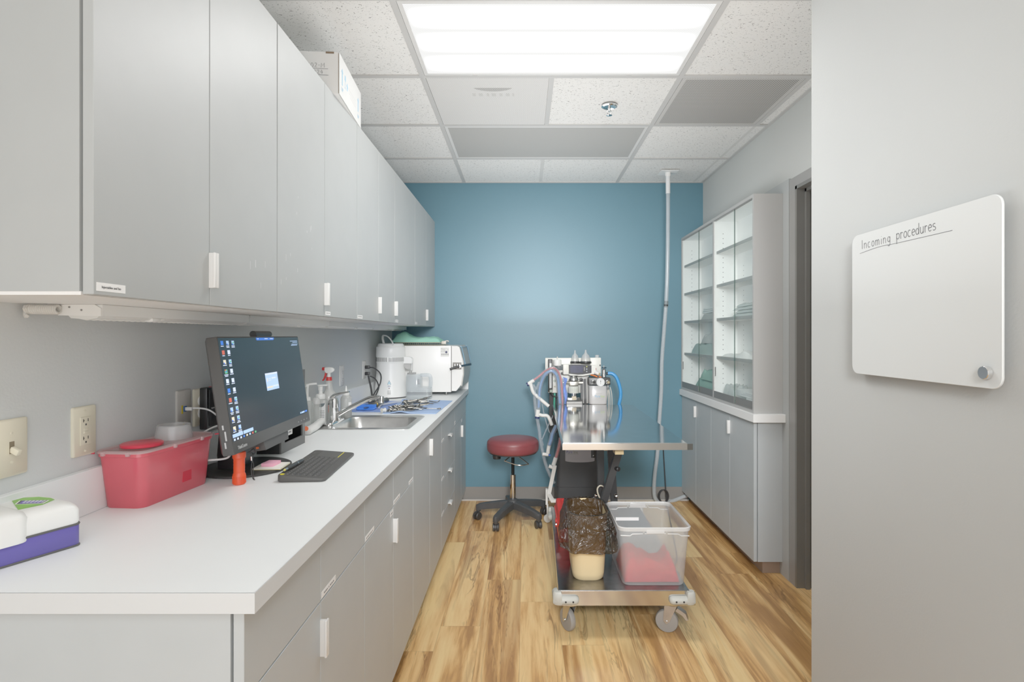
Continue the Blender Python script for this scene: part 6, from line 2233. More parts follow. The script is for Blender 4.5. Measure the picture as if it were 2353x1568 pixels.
# ------------------------------------------------------------------ waste bin with bag on the tray
wx, wy = .292, 2.605
t = thing('waste_bin', 'beige plastic wastebasket on the tray of the lift table', 'bin', (wx, wy, LZ))
M_beige = mat('beige_plastic', (222, 196, 146), .45, var=.015)
b = bmn()
loft(b, [rrect(.128, .22, .045, 0, 6), rrect(.140, .232, .05, .006, 6), rrect(.146, .242, .05, .03, 6), rrect(.178, .281, .075, .292, 6), rrect(.183, .286, .076, .296, 6), rrect(.183, .286, .076, .300, 6), rrect(.172, .275, .07, .299, 6), rrect(.14, .236, .045, .03, 6), rrect(.13, .226, .045, .008, 6)], True, True)
obj('bin_body', b, M_beige, t, False, 40)
b = bmn()
n_ = 72
rings = []


def bagring(w_, d_, z, amp, seed, hem=0.0):
    base = rrect(w_, d_, .078, 0, n_ // 4 - 1)
    out = []
    m = len(base)
    for i, (x, y, _) in enumerate(base):
        nn = noise.noise(Vector((x * 26 + seed, y * 26, z * 18)))
        n2 = noise.noise(Vector((x * 60 + seed, y * 60, z * 55)))
        r_ = math.hypot(x, y)
        k = 1 + (amp * nn + amp * .4 * n2) / max(r_, .05)
        zz_ = z + hem * (noise.noise(Vector((x * 14, y * 14, seed))) + .35 * noise.noise(Vector((x * 40, y * 40, seed))))
        out.append((x * k, y * k, zz_))
    return out


for z in (.06, .10, .14, .18, .22, .26, .285):
    s = z / .3
    rings.append(bagring(.128 + .044 * s, .225 + .048 * s, z, .012 * (1.1 - s), 3))
rings.append(bagring(.170, .273, .300, .003, 3, .003))
rings.append(bagring(.188, .291, .306, .003, 3, .004))
rings.append(bagring(.200, .304, .303, .004, 4, .005))
for z, g_, a_ in ((.285, .210, .006), (.262, .224, .009), (.238, .235, .012), (.214, .243, .014), (.190, .249, .016), (.166, .252, .018), (.146, .252, .019)):
    rings.append(bagring(g_, g_ + .100, z, a_, 5 + (.25 - z) * 4, .012 * (.3 - z) / .15))
loft(b, rings, True, False)
m, nt, out = newmat('smoky_bag_film')
tr_ = N(nt, 'ShaderNodeBsdfTransparent'); tr_.inputs[0].default_value = lin((190, 168, 130)) + (1,)
pb = N(nt, 'ShaderNodeBsdfPrincipled'); pb.inputs['Base Color'].default_value = lin((50, 47, 42)) + (1,); pb.inputs['Roughness'].default_value = .2; pb.inputs['Specular IOR Level'].default_value = .9
mx = N(nt, 'ShaderNodeMixShader'); mx.inputs[0].default_value = .6
tc = N(nt, 'ShaderNodeTexCoord')
vo = N(nt, 'ShaderNodeTexVoronoi'); vo.feature = 'DISTANCE_TO_EDGE'; vo.inputs['Scale'].default_value = 15
nz_ = N(nt, 'ShaderNodeTexNoise'); nz_.inputs['Scale'].default_value = 9; nz_.inputs['Detail'].default_value = 4; nz_.inputs['Distortion'].default_value = 1.8
mxv = N(nt, 'ShaderNodeMix', data_type='VECTOR'); mxv.inputs[0].default_value = .16
nt.links.new(tc.outputs['Object'], nz_.inputs['Vector']); nt.links.new(tc.outputs['Object'], mxv.inputs[4]); nt.links.new(nz_.outputs['Color'], mxv.inputs[5]); nt.links.new(mxv.outputs[1], vo.inputs['Vector'])
ad = N(nt, 'ShaderNodeMath', operation='MULTIPLY_ADD'); ad.inputs[1].default_value = 1.2
nt.links.new(vo.outputs['Distance'], ad.inputs[0]); nt.links.new(nz_.outputs['Fac'], ad.inputs[2])
bp_ = N(nt, 'ShaderNodeBump'); bp_.inputs['Strength'].default_value = 1.0; bp_.inputs['Distance'].default_value = .035
nt.links.new(ad.outputs[0], bp_.inputs['Height']); nt.links.new(bp_.outputs[0], pb.inputs['Normal'])
nt.links.new(tr_.outputs[0], mx.inputs[1]); nt.links.new(pb.outputs[0], mx.inputs[2]); nt.links.new(mx.outputs[0], out.inputs[0])
M_bag = m
o = obj('bin_liner', b, M_bag, None, False, 25)
o.location = (wx, wy, LZ)
tag(o, 'crinkled smoky black bin liner folded over the beige wastebasket', 'bin bag')

# ------------------------------------------------------------------ clear storage bin with red cloth
bx_, by_ = .574, 2.612
t = thing('storage_bin', 'translucent open plastic storage bin at the tray front corner', 'storage bin', (bx_, by_, LZ + .0005))
M_tub = clear('frosted_tub', (230, 231, 230), .34, .35, (248, 249, 248), transl=.3)
M_tubr = clear('frosted_tub_rim', (236, 236, 234), .72, .3, (248, 248, 248), transl=.3)
b = bmn()
loft(b, [rrect(.268, .330, .03, 0, 5), rrect(.276, .338, .032, .006, 5), rrect(.312, .374, .034, .255, 5)], True, False)
obj('tub', b, M_tub, t, False, 40)
b = bmn()
loft(b, [rrect(.312, .374, .034, .246, 5), rrect(.322, .384, .036, .247, 5), rrect(.326, .388, .036, .262, 5), rrect(.318, .380, .035, .2645, 5), rrect(.310, .372, .033, .256, 5)], False, False)
obj('rim', b, M_tubr, t, False, 40)
for s in (-1, 1):
    b = bmn()
    y = s * .187
    stair = [(-.152, .228), (-.11, .226), (-.10, .234), (-.055, .235), (-.05, .247), (-.045, .236), (.045, .236), (.05, .247), (.055, .235), (.10, .234), (.115, .226), (.150, .226)]
    tube(b, [(x, y + s * (z - .24) * .14, z) for x, z in stair], .0026, 6, 1)
    box(b, (-.04, y - .002, .237), (.04, y + s * .006, .258), bev=.002)
    obj('grip', b, M_tubr, t, False, 40)
b = bmn(); Mt = TR(0, .178, .17); box(b, (-.058, -.001, -.008), (.058, .0, .008), M=TR(-.055, .1775, .180)); obj('white_strip', b, M_lab, t, False, 0)
M_redcl = mat('red_cloth', (190, 8, 36), .9, var=.08, bump=.2, bscale=60)
b = heap(bx_ - .126, bx_ + .118, by_ - .150, by_ + .10, LZ + .008, lambda u, v: .068 + .022 * sin(u * 5 + 1) + .05 * math.exp(-((u - .93) / .07) ** 2), 51, 34, 34)
single('red_cloth', 'crumpled red cloth inside the translucent storage bin', 'cloth', b, M_redcl, (bx_, by_, LZ + .01), smooth=60)
b = bmn()
F3 = [(-.10, -.158, .025), (.055, -.160, .004), (.095, -.156, .055), (-.035, -.150, .105)]
def flap(u, v):
    a, b2, c2, d2 = [Vector(q) for q in F3]
    q = (a * (1 - u) + b2 * u) * (1 - v) + (d2 * (1 - u) + c2 * u) * v
    n_z = noise.noise(Vector((u * 3, v * 3, 9))) * .006
    return (bx_ + q.x, by_ + q.y * .93 + n_z - .0, LZ + .01 + q.z)
sheet(b, 14, 12, flap)
o = single('red_cloth', 'squared red cloth corner pressed against the front of the storage bin', 'cloth', b, M_redcl, (bx_, by_ - .14, LZ + .02), smooth=60)

# ------------------------------------------------------------------ red tool box
t = thing('tool_box', 'red plastic tool box behind the wastebasket on the tray', 'tool box', (.275, 3.10, LZ))
M_tred = mat('tool_red', (214, 44, 38), .38, var=.02)
x0, x1, y0, y1 = .178, .372, 2.945, 3.26
b = bmn(); loft(b, [[(x + (x0 + x1) / 2, y + (y0 + y1) / 2, z) for x, y, _ in rrect(x1 - x0 - i, y1 - y0 - i, .008, 0, 3)] for z, i in ((LZ + .0005, .014), (LZ + .082, .004), (LZ + .083, .0), (LZ + .092, 0))]); obj('box_body', b, M_tred, t, True, 40)
b = bmn()
zc0, zc1 = LZ + .0935, LZ + .150
loft(b, [[(x + (x0 + x1) / 2, y + (y0 + y1) / 2, z) for x, y, _ in rrect(x1 - x0 - i, y1 - y0 - i, .008, 0, 3)] for z, i in ((zc0, -.004), (zc0 + .010, -.004), (zc0 + .011, .004), (zc1 - .004, .016), (zc1, .024))])
# raised handle surround
for q in (((x0 + .03, y0 + .05), (x0 + .042, y1 - .05)), ((x1 - .042, y0 + .05), (x1 - .03, y1 - .05)), ((x0 + .042, y0 + .05), (x1 - .042, y0 + .062)), ((x0 + .042, y1 - .062), (x1 - .042, y1 - .05))):
    box(b, q[0] + (zc1 - .001,), q[1] + (zc1 + .008,))
obj('lid', b, M_tred, t, True, 30)
b = bmn(); tube(b, [(x0 + .052, y0 + .09, zc1 + .003), (x0 + .056, y0 + .09, zc1 + .016), (x0 + .056, y1 - .09, zc1 + .016), (x0 + .052, y1 - .09, zc1 + .003)], .007, 8, 1, square=True); obj('carry_handle', b, M_black, t, True, 30)
b = bmn(); box(b, (x0 - .010, y0 + .05, zc0 - .025), (x0 - .002, y0 + .085, zc0 + .012), bev=.002); obj('latch', b, M_tred, t, True, 30)
b = bmn(); lathe(b, [(.004, -.02), (.004, .02)], 8, along((x0 - .0072, y0 + .045, zc0 - .002), (0, 1, 0))); obj('hinge_pin', b, M_chrome, t, True, 40)

# ================================================================== hose from the ceiling
t = thing('scavenging_hose', 'clear corrugated hose hanging from the ceiling beside the blue wall', 'hose', (1.07, 4.15, ZC))
M_hose = clear('clear_hose', (214, 222, 226), .62, .2, (236, 242, 246), transl=.3)
b = bmn(); box(b, (1.073 - .065, 4.13 - .065, ZC - .005), (1.073 + .065, 4.13 + .065, ZC - .0005)); lathe(b, [(.020, -.03), (.020, -.005)], 20, TR(1.073, 4.13, ZC)); obj('ceiling_plate', b, M_white, t, True, 40)
b = bmn(); lathe(b, [(.0165, -.16), (.0165, -.02)], 18, TR(1.073, 4.13, ZC)); obj('upper_sleeve', b, mat('frosted_sleeve', (226, 228, 228), .35), t, True, 40)
b = bmn()
pts = [Vector((1.073, 4.13, ZC - .03)), P(1535, 480, 4.14), P(1534.5, 560, 4.15), P(1533, 640, 4.16), P(1530.5, 700, 4.17)]
tube(b, pts, .0150, 12, 6)
obj('upper_hose', b, M_hose, t, True, 40)
b = bmn()
pts = [P(1530.5, 700, 4.17), P(1526, 760, 4.19), P(1521, 830, 4.21), P(1519.5, 900, 4.23), P(1515, 970, 4.26), P(1511, 1040, 4.29), P(1505, 1090, 4.31), P(1503, 1125, 4.32), P(1506, 1146, 4.33), P(1520, 1156, 4.36), P(1545, 1152, 4.37), P(1574, 1141, 4.385), P(1600, 1134, 4.39)]
cp = cr(pts, 8)
tube(b, cp, .0142, 12, 1)
obj('lower_hose', b, M_hose, t, True, 40)
b = bmn()
# spiral rib of the lower hose
tot = [0]
for a, c in zip(cp, cp[1:]):
    tot.append(tot[-1] + (c - a).length)
sp_pts = []
L_ = tot[-1]
nturn = int(L_ / .011)
for i in range(nturn * 8):
    s = L_ * i / (nturn * 8)
    k = max(0, min(len(cp) - 2, next((q for q in range(len(tot) - 1) if tot[q + 1] >= s), len(cp) - 2)))
    f_ = (s - tot[k]) / max(1e-6, tot[k + 1] - tot[k])
    c_ = cp[k].lerp(cp[k + 1], f_)
    d_ = (cp[k + 1] - cp[k]).normalized()
    sv = d_.cross(Vector((0, 1, 0))).normalized()
    uv_ = sv.cross(d_)
    a = 2 * pi * i / 8
    sp_pts.append(c_ + (sv * cos(a) + uv_ * sin(a)) * .0142)
tube(b, sp_pts, .0011, 4, 1)
obj('spiral_rib', b, mat('white_rib', (232, 236, 238), .4), t, True, 0)
b = bmn(); tube(b, [P(1530.9, 692, 4.168), P(1530.0, 706, 4.172)], .0168, 14, 1); obj('joining_ring', b, clear('smoky_ring', (120, 130, 132), .6, .15), t, True, 40)
b = bmn(); tube(b, [P(1530.5, 700, 4.17), P(1530.3, 703, 4.171)], .0172, 14, 1); obj('black_band', b, M_black, t, True, 40)

# black lead with a coil by the blue wall
b = bmn()
pts = [P(1523, 1005, 4.40), P(1524.5, 1037, 4.40), P(1527, 1080, 4.39), P(1529.5, 1120, 4.37), P(1531, 1150, 4.34)]
tube(b, pts, .0045, 8, 5)
for k in range(3):
    pts = [P(1523 + k * 1.5 + 11 * cos(R(a)) * .95, 1141 + 15 * sin(R(a)), 4.34 - .012 * k) for a in range(0, 360, 30)]
    tube(b, pts, .0042, 8, 3, closed=True)
tube(b, [P(1531, 1150, 4.34), P(1532, 1162, 4.25), P(1538, 1190, 4.0)] + [Vector((1.0, 3.75, .006)), Vector((.93, 3.4, .006)), Vector((.88, 3.2, .006)), Vector((.80, 3.1, .006)), Vector((.74, 3.25, .006))], .0042, 8, 5)
t = thing('black_lead', 'black lead with a small coil hanging by the blue wall right of the table', 'cord', (1.1, 4.38, .1))
obj('lead', b, M_black_m, t, True, 40)
b = bmn(); q = P(1523, 1000, 4.40); box(b, (q.x - .014, q.y - .01, q.z - .01), (q.x + .014, YB - .001, q.z + .02), bev=.003); obj('plug', b, M_black, t, True, 40)
# ================================================================== anaesthesia machine by the blue wall
YM = 4.02                                    # depth of the machine's front plane


def q2(cx_, cy_, Y=YM):                        # close-up coordinates: photo = 1240+cx/10.456, 790+cy/10.456
    return P(1240 + cx_ / 10.456, 790 + cy_ / 10.456, Y)


t = thing('anaesthesia_machine', 'white anaesthesia machine with screen, gauge and dark base by the blue wall', 'anaesthesia machine', (.42, 4.15, 0))
M_cream = mat('machine_cream', (234, 233, 224), .4, var=.01)


def slab(name, c0, c1, Ya, Yb, m, bev=.003, label=None):
    a, c = q2(*c0, Ya), q2(*c1, Ya)
    b_ = bmn(); box(b_, (a.x, Ya, c.z), (c.x, Yb, a.z), bev=bev)
    return obj(name, b_, m, t, True, 40, label=label)


slab('back_plate', (135, 345), (1470, 770), YM + .03, YM + .06, M_cream)
slab('lower_plate', (198, 760), (1180, 1185), YM + .03, YM + .055, M_cream)
slab('side_box', (1215, 340), (1475, 720), YM + .005, YM + .05, M_cream)
# flow meter
slab('flow_meter', (206, 380), (312, 1165), YM - .03, YM + .03, M_black)
slab('flow_tube', (235, 470), (290, 1070), YM - .037, YM - .029, mat('flow_tube_pale', (206, 208, 206), .2), .002)
a = q2(263, 740, YM - .0375)
b = bmn()
for k in range(18):
    z = a.z + .06 - k * .007
    box(b, (a.x - .002, YM - .0376, z), (a.x + (.004 if k % 3 else .006), YM - .037, z + .0012))
obj('scale_marks', b, M_inkd, t, True, 0)
b = bmn(); lathe(b, [(.010, 0), (.012, .004), (.012, .016), (.009, .02)], 16, along(q2(272, 1138, YM - .03), (0, -1, 0))); obj('flow_knob', b, mat('grey_green_knob', (132, 146, 132), .4), t, True, 40)
# white round canister with rod
b = bmn(); c = q2(425, 530, YM + .005); h = (q2(425, 385, YM).z - c.z)
lathe(b, [(.029, 0), (.030, .004), (.030, h - .008), (.027, h)], 28, TR(c.x, c.y, c.z)); obj('round_canister', b, M_white, t, True, 40)
b = bmn(); lathe(b, [(.0045, 0), (.0045, .022)], 12, TR(c.x, c.y, c.z + h)); obj('rod', b, mat('pale_rod', (214, 212, 204), .3), t, True, 40)
slab('dark_window', (375, 500), (560, 640), YM + .018, YM + .029, mat('smoky_window', (96, 104, 108), .15), .004)
slab('dark_shelf', (515, 690), (630, 745), YM + .012, YM + .029, M_dgrey)
# monitor module
slab('monitor_side', (566, 500), (700, 745), YM - .03, YM + .03, M_cream, .004)
b = bmn()
pol = []
a, c = q2(690, 480), q2(1330, 765)
w_, h_ = c.x - a.x, a.z - c.z
pr = [(0, .06), (.15, .0), (.3, 0), (.75, .11), (1, .12), (1, .84), (.85, .86), (.55, 1), (.08, .97), (0, .9)]
prism(b, [(a.x + u * w_, a.z - v * h_) for u, v in pr], YM - .045, YM + .02, 'y')
obj('monitor_case', b, M_cream, t, True, 30)
b = bmn()
a, c = q2(700, 500, YM - .046), q2(1245, 745, YM - .046)
w_, h_ = c.x - a.x, a.z - c.z
pr = [(0, .05), (.1, .0), (.45, 0), (1, .1), (1, .84), (.6, .98), (.4, 1), (0, .9)]
prism(b, [(a.x + u * w_, a.z - v * h_) for u, v in pr], YM - .049, YM - .0455, 'y')
obj('monitor_front', b, mat('monitor_black', (34, 35, 40), .2), t, True, 30)
slab('display', (740, 528), (1042, 700), YM - .0505, YM - .0488, mat('display_navy', (44, 46, 74), .12, var=.25, vscale=40), 0)
for (x, y, m_) in ((1132, 552, mat('yellow_green_light', (196, 206, 90), .4)), (1132, 612, mat('pale_key', (190, 194, 200), .4)), (1132, 672, mat('pale_key', (190, 194, 200), .4))):
    b = bmn(); lathe(b, [(.0042, 0), (.0042, .002)], 12, along(q2(x, y, YM - .049), (0, -1, 0))); obj('button', b, m_, t, True, 40)
slab('grey_key', (1066, 565), (1086, 655), YM - .0505, YM - .0488, M_grey, 0)
# two clear domes on black cups
for cx_, top, wd in ((850, 160, 190), (1106, 150, 232)):
    c = q2(cx_, 478, YM - .0)
    b = bmn(); r = wd / 2 / 10.456 * YM / F
    lathe(b, [(r * 1.05, 0), (r * 1.22, .004), (r * 1.22, .012), (r * 1.05, .017)], 26, TR(c.x, c.y, c.z)); obj('dome_cup', b, M_black, t, True, 40)
    zt3 = q2(cx_, top, YM).z - c.z
    b = bmn(); lathe(b, [(r, .016), (r * .95, .035), (r * .72, .060), (r * .38, zt3 * .72), (r * .22, zt3 * .82), (r * .16, zt3)], 26, TR(c.x, c.y, c.z), 0, False, True); obj('clear_dome', b, M_clear, t, True, 60)
    b = bmn(); lathe(b, [(r * .85, .016), (r * .85, .038), (r * .3, .042)], 20, TR(c.x, c.y, c.z)); lathe(b, [(.003, .04), (.003, zt3 * .75)], 10, TR(c.x - r * .05, c.y, c.z)); obj('valve_seat', b, mat('valve_pale', (222, 220, 208), .4), t, True, 40)
b = bmn(); c = q2(1380, 338, YM + .03); lathe(b, [(.0145, 0), (.0145, .020)], 18, TR(c.x, c.y, c.z)); obj('clear_cap', b, M_clear, t, True, 40)
b = bmn(); a = q2(1452, 520, YM + .0045); prism(b, [(a.x - .005, a.z - .006), (a.x + .005, a.z - .006), (a.x + .003, a.z + .006), (a.x - .003, a.z + .006)], YM + .003, YM + .0052, 'y'); obj('black_mark', b, M_dark, t, True, 0)
b = bmn(); lathe(b, [(.010, 0), (.012, .006), (.012, .02), (.008, .024)], 14, along(q2(1300, 612, YM + .0), (.3, -1, .1))); obj('red_knob', b, mat('knob_red', (196, 64, 66), .4), t, True, 40)
# vaporiser: metal body in stages
c = q2(818, 1440, YM - .035)
zz_ = lambda y: q2(818, y, YM - .035).z - c.z
k_ = (YM - .035) / F / 10.456
b = bmn()
lathe(b, [(62 * k_, zz_(865)), (118 * k_, zz_(880)), (115 * k_, zz_(850)), (80 * k_, zz_(805)), (92 * k_, zz_(790)), (98 * k_, zz_(765)), (60 * k_, zz_(758))], 30, TR(c.x, c.y, c.z)); obj('vaporiser_dial', b, M_steel, t, True, 40)
b = bmn()
box(b, (c.x - 108 * k_, c.y - .03, c.z + zz_(1005)), (c.x + 108 * k_, c.y + .03, c.z + zz_(905)), bev=.004)
lathe(b, [(.008, 0), (.010, .004), (.010, .05)], 14, along((c.x - 90 * k_, c.y, c.z + zz_(940)), (-1, 0, 0)))
lathe(b, [(.008, 0), (.010, .004), (.010, .04)], 14, along((c.x + 90 * k_, c.y, c.z + zz_(940)), (1, 0, 0)))
obj('vaporiser_block', b, mat('cast_metal', (196, 192, 182), .3, metal=.85), t, True, 40)
b = bmn(); lathe(b, [(126 * k_, zz_(1185)), (128 * k_, zz_(1180)), (128 * k_, zz_(1030)), (118 * k_, zz_(1020))], 30, TR(c.x, c.y, c.z)); lb = obj('vaporiser_body', b, mat('vaporiser_cream', (228, 228, 218), .35), t, True, 40)
b = bmn()
for r_ in range(4):
    for i in range(5):
        a = R(-90 + (i - 2) * 22)
        box(b, (-.005, 0, 0), (.004, .0012, .0035), M=TR(c.x + 128.6 * k_ * cos(a), c.y + 128.6 * k_ * sin(a), c.z + zz_(1160 - 34 * r_), 0, 0, math.degrees(a) + 90))
obj('lettering', b, mat('grey_green_print', (150, 162, 148), .6), lb, True, 0)
b = bmn(); lathe(b, [(66 * k_, zz_(1290)), (66 * k_, zz_(1186))], 24, TR(c.x, c.y, c.z)); box(b, (c.x - 165 * k_, c.y - .03, c.z + zz_(1360)), (c.x + 150 * k_, c.y + .03, c.z + zz_(1290)), bev=.004); obj('vaporiser_foot', b, M_chrome, t, True, 40)
b = bmn(); box(b, (c.x - .016, c.y - .034, c.z + zz_(1345)), (c.x + .016, c.y - .03, c.z + zz_(1255)), bev=.002); obj('vaporiser_label', b, mat('tan_label', (206, 190, 160), .5), t, True, 30)
b = bmn(); box(b, (c.x - 180 * k_, c.y - .05, c.z + zz_(1470)), (c.x + 185 * k_, c.y + .07, c.z + zz_(1375))); obj('bracket', b, mat('bracket_grey', (150, 148, 144), .4, metal=.5), t, True, 0)
# black upright bars
for x in (1012, 1085):
    a, c2 = q2(x, 850, YM - .0), q2(x + (14 if x > 1050 else 0), 1440, YM - .0)
    b = bmn(); tube(b, [a, c2 + Vector((0, 0, -.02))], .0085, 4, 1, square=True); obj('upright_bar', b, M_black, t, True, 0)
slab('mount_clamp', (965, 840), (1035, 895), YM - .012, YM + .02, M_black)
slab('machine_frame', (1000, 770), (1165, 1440), YM + .02, YM + .05, mat('frame_pale', (206, 204, 198), .4))
# absorber: black manifold with gauge, clear canister of granules
slab('manifold', (1172, 818), (1705, 1000), YM - .075, YM - .005, mat('manifold_black', (58, 57, 56), .35), .006)
b = bmn(); c = q2(1458, 926, YM - .076); r = 100 / 10.456 * YM / F; lathe(b, [(r * .96, 0), (r, .003), (r, .014), (r * .93, .017)], 36, along(c, (0, -1, 0))); obj('pressure_gauge', b, mat('gauge_white', (238, 238, 236), .3), t, True, 40)
b = bmn()
Mg = frameM(c + Vector((0, -.0172, 0)), (1, 0, 0), (0, 0, 1))
for k in range(11):
    a = R(-50 + k * 28)
    box(b, (r * .66, -.0005, 0), (r * .80, .0005, .0004), M=Mg @ TR(0, 0, 0, 0, 0, math.degrees(a)))
box(b, (-.0009, -.014, 0), (.0009, .008, .0005), M=Mg)
box(b, (-.0022, .003, 0), (.0022, .013, .0005), M=Mg)
obj('gauge_needle', b, M_inkd, t, True, 0)
for x in (1292, 1632):
    c = q2(x, 920, YM - .075)
    b = bmn(); lathe(b, [(.014, 0), (.016, .003), (.016, .012), (.0125, .014), (.0125, .022)], 24, along(c, (.15, -1, -.05))); pt = obj('hose_port', b, M_steel, t, True, 40)
    b = bmn(); lathe(b, [(.009, .0221), (.009, .0226)], 18, along(c, (.15, -1, -.05))); obj('port_hole', b, M_dark if x < 1400 else mat('port_tan', (176, 160, 124), .5), pt, True, 0)
c = q2(1388, 1452, YM - .04)
b = bmn()
wj = 440 / 10.456 * (YM - .09) / F
hj = q2(1388, 1004, YM - .04).z - c.z
loft(b, [[(c.x + x, c.y + y, c.z + z) for x, y, _ in rrect(wj - i, .10 - i, .025, 0, 5)] for z, i in ((0, .014), (.006, .002), (hj - .004, 0), (hj, .004))])
can = obj('absorber_canister', b, clear('canister_clear', (232, 230, 228), .72, .2, (248, 246, 246), transl=.2), t, True, 40)
b = bmn()
loft(b, [[(c.x + x, c.y + y, c.z + z) for x, y, _ in rrect(wj - .008 - i, .09 - i, .022, 0, 5)] for z, i in ((.003, .01), (.008, 0), (hj * .72, 0), (hj * .78, .004))])
obj('granules', b, mat('lime_granules', (226, 220, 218), .9, var=.25, vscale=160, bump=.5, bscale=260), can, True, 40)
Mt_ = frameM((c.x - wj * .21, c.y - .0512, c.z + hj * .40), (1, 0, 0), (0, 0, 1))
text('lettering', 'Pure', .0235, mat('sky_blue_print', (120, 178, 214), .5), can, Mt_, shear=.25, sx=.9)
text('lettering', 'line', .0235, mat('lime_print', (172, 202, 112), .5), can, Mt_ @ TR(.0425, 0, 0), sx=.9)
b = bmn(); box(b, (.012, -.006, 0), (.072, -.0048, .0003), M=Mt_); box(b, (-.002, -.018, 0), (.030, -.0168, .0003), M=Mt_); box(b, (.044, -.017, 0), (.072, -.0158, .0003), M=Mt_); obj('fine_print', b, mat('faint_print', (170, 172, 168), .6), can, True, 0)
b = bmn(); box(b, (.010, .026, 0), (.054, .0275, .0003), M=Mt_); obj('fine_print', b, mat('faint_print', (170, 172, 168), .6), can, True, 0)
# pop-off valve, orange clip, white cap
c = q2(1545, 800, YM - .04)
b = bmn(); lathe(b, [(.017, 0), (.017, .012), (.0145, .015), (.0145, .052), (.010, .056), (.004, .058), (.004, .082)], 24, TR(c.x, c.y, c.z)); obj('relief_valve', b, M_steel, t, True, 40)
b = bmn(); lathe(b, [(.017, .062), (.019, .065), (.017, .070)], 20, TR(c.x, c.y, c.z)); obj('valve_wheel', b, mat('dark_teal_grip', (24, 50, 64), .25), t, True, 40)
b = bmn(); lathe(b, [(.011, 0), (.012, .004), (.012, .035)], 18, along(q2(1330, 690, YM - .05), (1, -.8, -.45))); obj('white_fitting', b, M_white, t, True, 40)
b = bmn(); lathe(b, [(.008, .035), (.009, .036), (.009, .039)], 18, along(q2(1330, 690, YM - .05), (1, -.8, -.45))); obj('cream_cap', b, mat('cream_cap', (226, 204, 150), .5), t, True, 40)
b = bmn()
tube(b, [q2(1230, 752, YM - .06), q2(1310, 770, YM - .07), q2(1390, 800, YM - .08)], .007, 8, 3, flat=.7)
tube(b, [q2(1420, 795, YM - .08), q2(1480, 805, YM - .08)], .0055, 8, 1, flat=.8)
obj('orange_clip', b, mat('orange_plastic', (236, 112, 40), .4), t, True, 40)
# blue scavenger hose
b = bmn()
tube(b, [q2(1600, 718, YM - .03), q2(1660, 716, YM - .03)], .010, 14, 1); obj('black_connector', b, M_black, t, True, 40)
b = bmn()
pts = [P(1397, 858.5, YM - .03), P(1406, 859, YM - .035), P(1415, 866, YM - .04), P(1421, 879, YM - .04), P(1425.5, 896, YM - .04), P(1426, 912, YM - .035), P(1422, 932, YM - .03), P(1416, 960, YM), P(1408, 1000, YM + .06), P(1400, 1030, YM + .1)]
tube(b, pts, .0125, 12, 6); obj('blue_hose', b, mat('bright_blue_hose', (58, 146, 216), .3), t, True, 40)
# thin pale leads
b = bmn(); lathe(b, [(.009, 0), (.009, .03), (.006, .034)], 14, along(q2(1640, 1000, YM - .03), (0, 0, -1))); obj('lead_connector', b, M_steel, t, True, 40)
for k, (x0, x1) in enumerate(((1628, 1600), (1634, 1650), (1650, 1690), (1690, 1740))):
    b = bmn(); tube(b, [q2(x0, 1040, YM - .03), q2((x0 + x1) / 2 + 14, 1200, YM - .035), q2(x1, 1450, YM - .03), q2(x1, 1800, YM)], .0032, 6, 5); obj('pale_lead', b, mat('pale_lead', (206, 202, 190), .5), t, True, 40)
# green and white badges
b = bmn(); lathe(b, [(.008, 0), (.008, .001)], 18, along(q2(362, 898, YM + .0295), (0, -1, 0))); lathe(b, [(.0045, .001), (.0045, .0014)], 14, along(q2(362, 898, YM + .0295), (0, -1, 0)), 1); obj('green_badge', b, [mat('badge_green', (60, 110, 70), .5), M_lab], t, True, 40)
b = bmn(); a = q2(372, 1035, YM + .0294)
for (u, v) in ((-.004, .003), (.003, .004), (-.002, -.003), (.004, -.003), (-.006, -.001)):
    lathe(b, [(.0026, 0), (.0026, .0006)], 8, along((a.x + u, a.y, a.z + v), (0, -1, 0)))
obj('leaf_badge', b, mat('badge_olive', (140, 132, 96), .5), t, True, 0)
# folded blue cloth tucked behind the hoses
b = bmn()
A_ = [q2(560, 800, YM - .05), q2(650, 830, YM - .055), q2(690, 1000, YM - .05), q2(660, 1440, YM - .05), q2(590, 1440, YM - .05), q2(570, 1000, YM - .055)]
def bc(u, v):
    top_ = q2(555 + 95 * u, 800 + 40 * u, YM - .06)
    bot_ = q2(575 + 90 * u, 1452, YM - .06)
    q = top_.lerp(bot_, v)
    return (q.x + .006 * sin(v * 9 + u * 2), q.y + .010 * sin(u * 12 + v * 3), q.z)
sheet(b, 16, 22, bc)
o = single('blue_glove_cloth', 'bright blue cloth hanging behind the breathing hoses', 'cloth', b, mat('glove_blue', (146, 176, 236), .5, var=.15, vscale=20), tuple(q2(600, 1000, YM - .06)), smooth=60)

# stand column and dark base unit
b = bmn(); a, c = q2(232, 1180, YM + .06), q2(1160, 1180, YM + .06); box(b, (a.x, YM + .06, .60), (a.x + .055, YM + .11, a.z)); obj('stand_column', b, M_black_m, t, True, 0)
b = bmn(); box(b, (c.x - .03, YM + .06, .60), (c.x, YM + .11, a.z)); obj('stand_column', b, M_black_m, t, True, 0)
b = bmn(); tube(b, [q2(362, 1190, YM + .03), q2(352, 1440, YM + .03), q2(350, 1700, YM + .05)], .0075, 10, 4); obj('green_gas_hose', b, mat('gas_green', (58, 150, 124), .4), t, True, 40)
b = bmn(); tube(b, [q2(262, 1160, YM - .0), q2(330, 1250, YM - .01), q2(430, 1290, YM - .01), q2(520, 1300, YM)], .004, 8, 5); obj('black_gas_lead', b, M_black_m, t, True, 40)
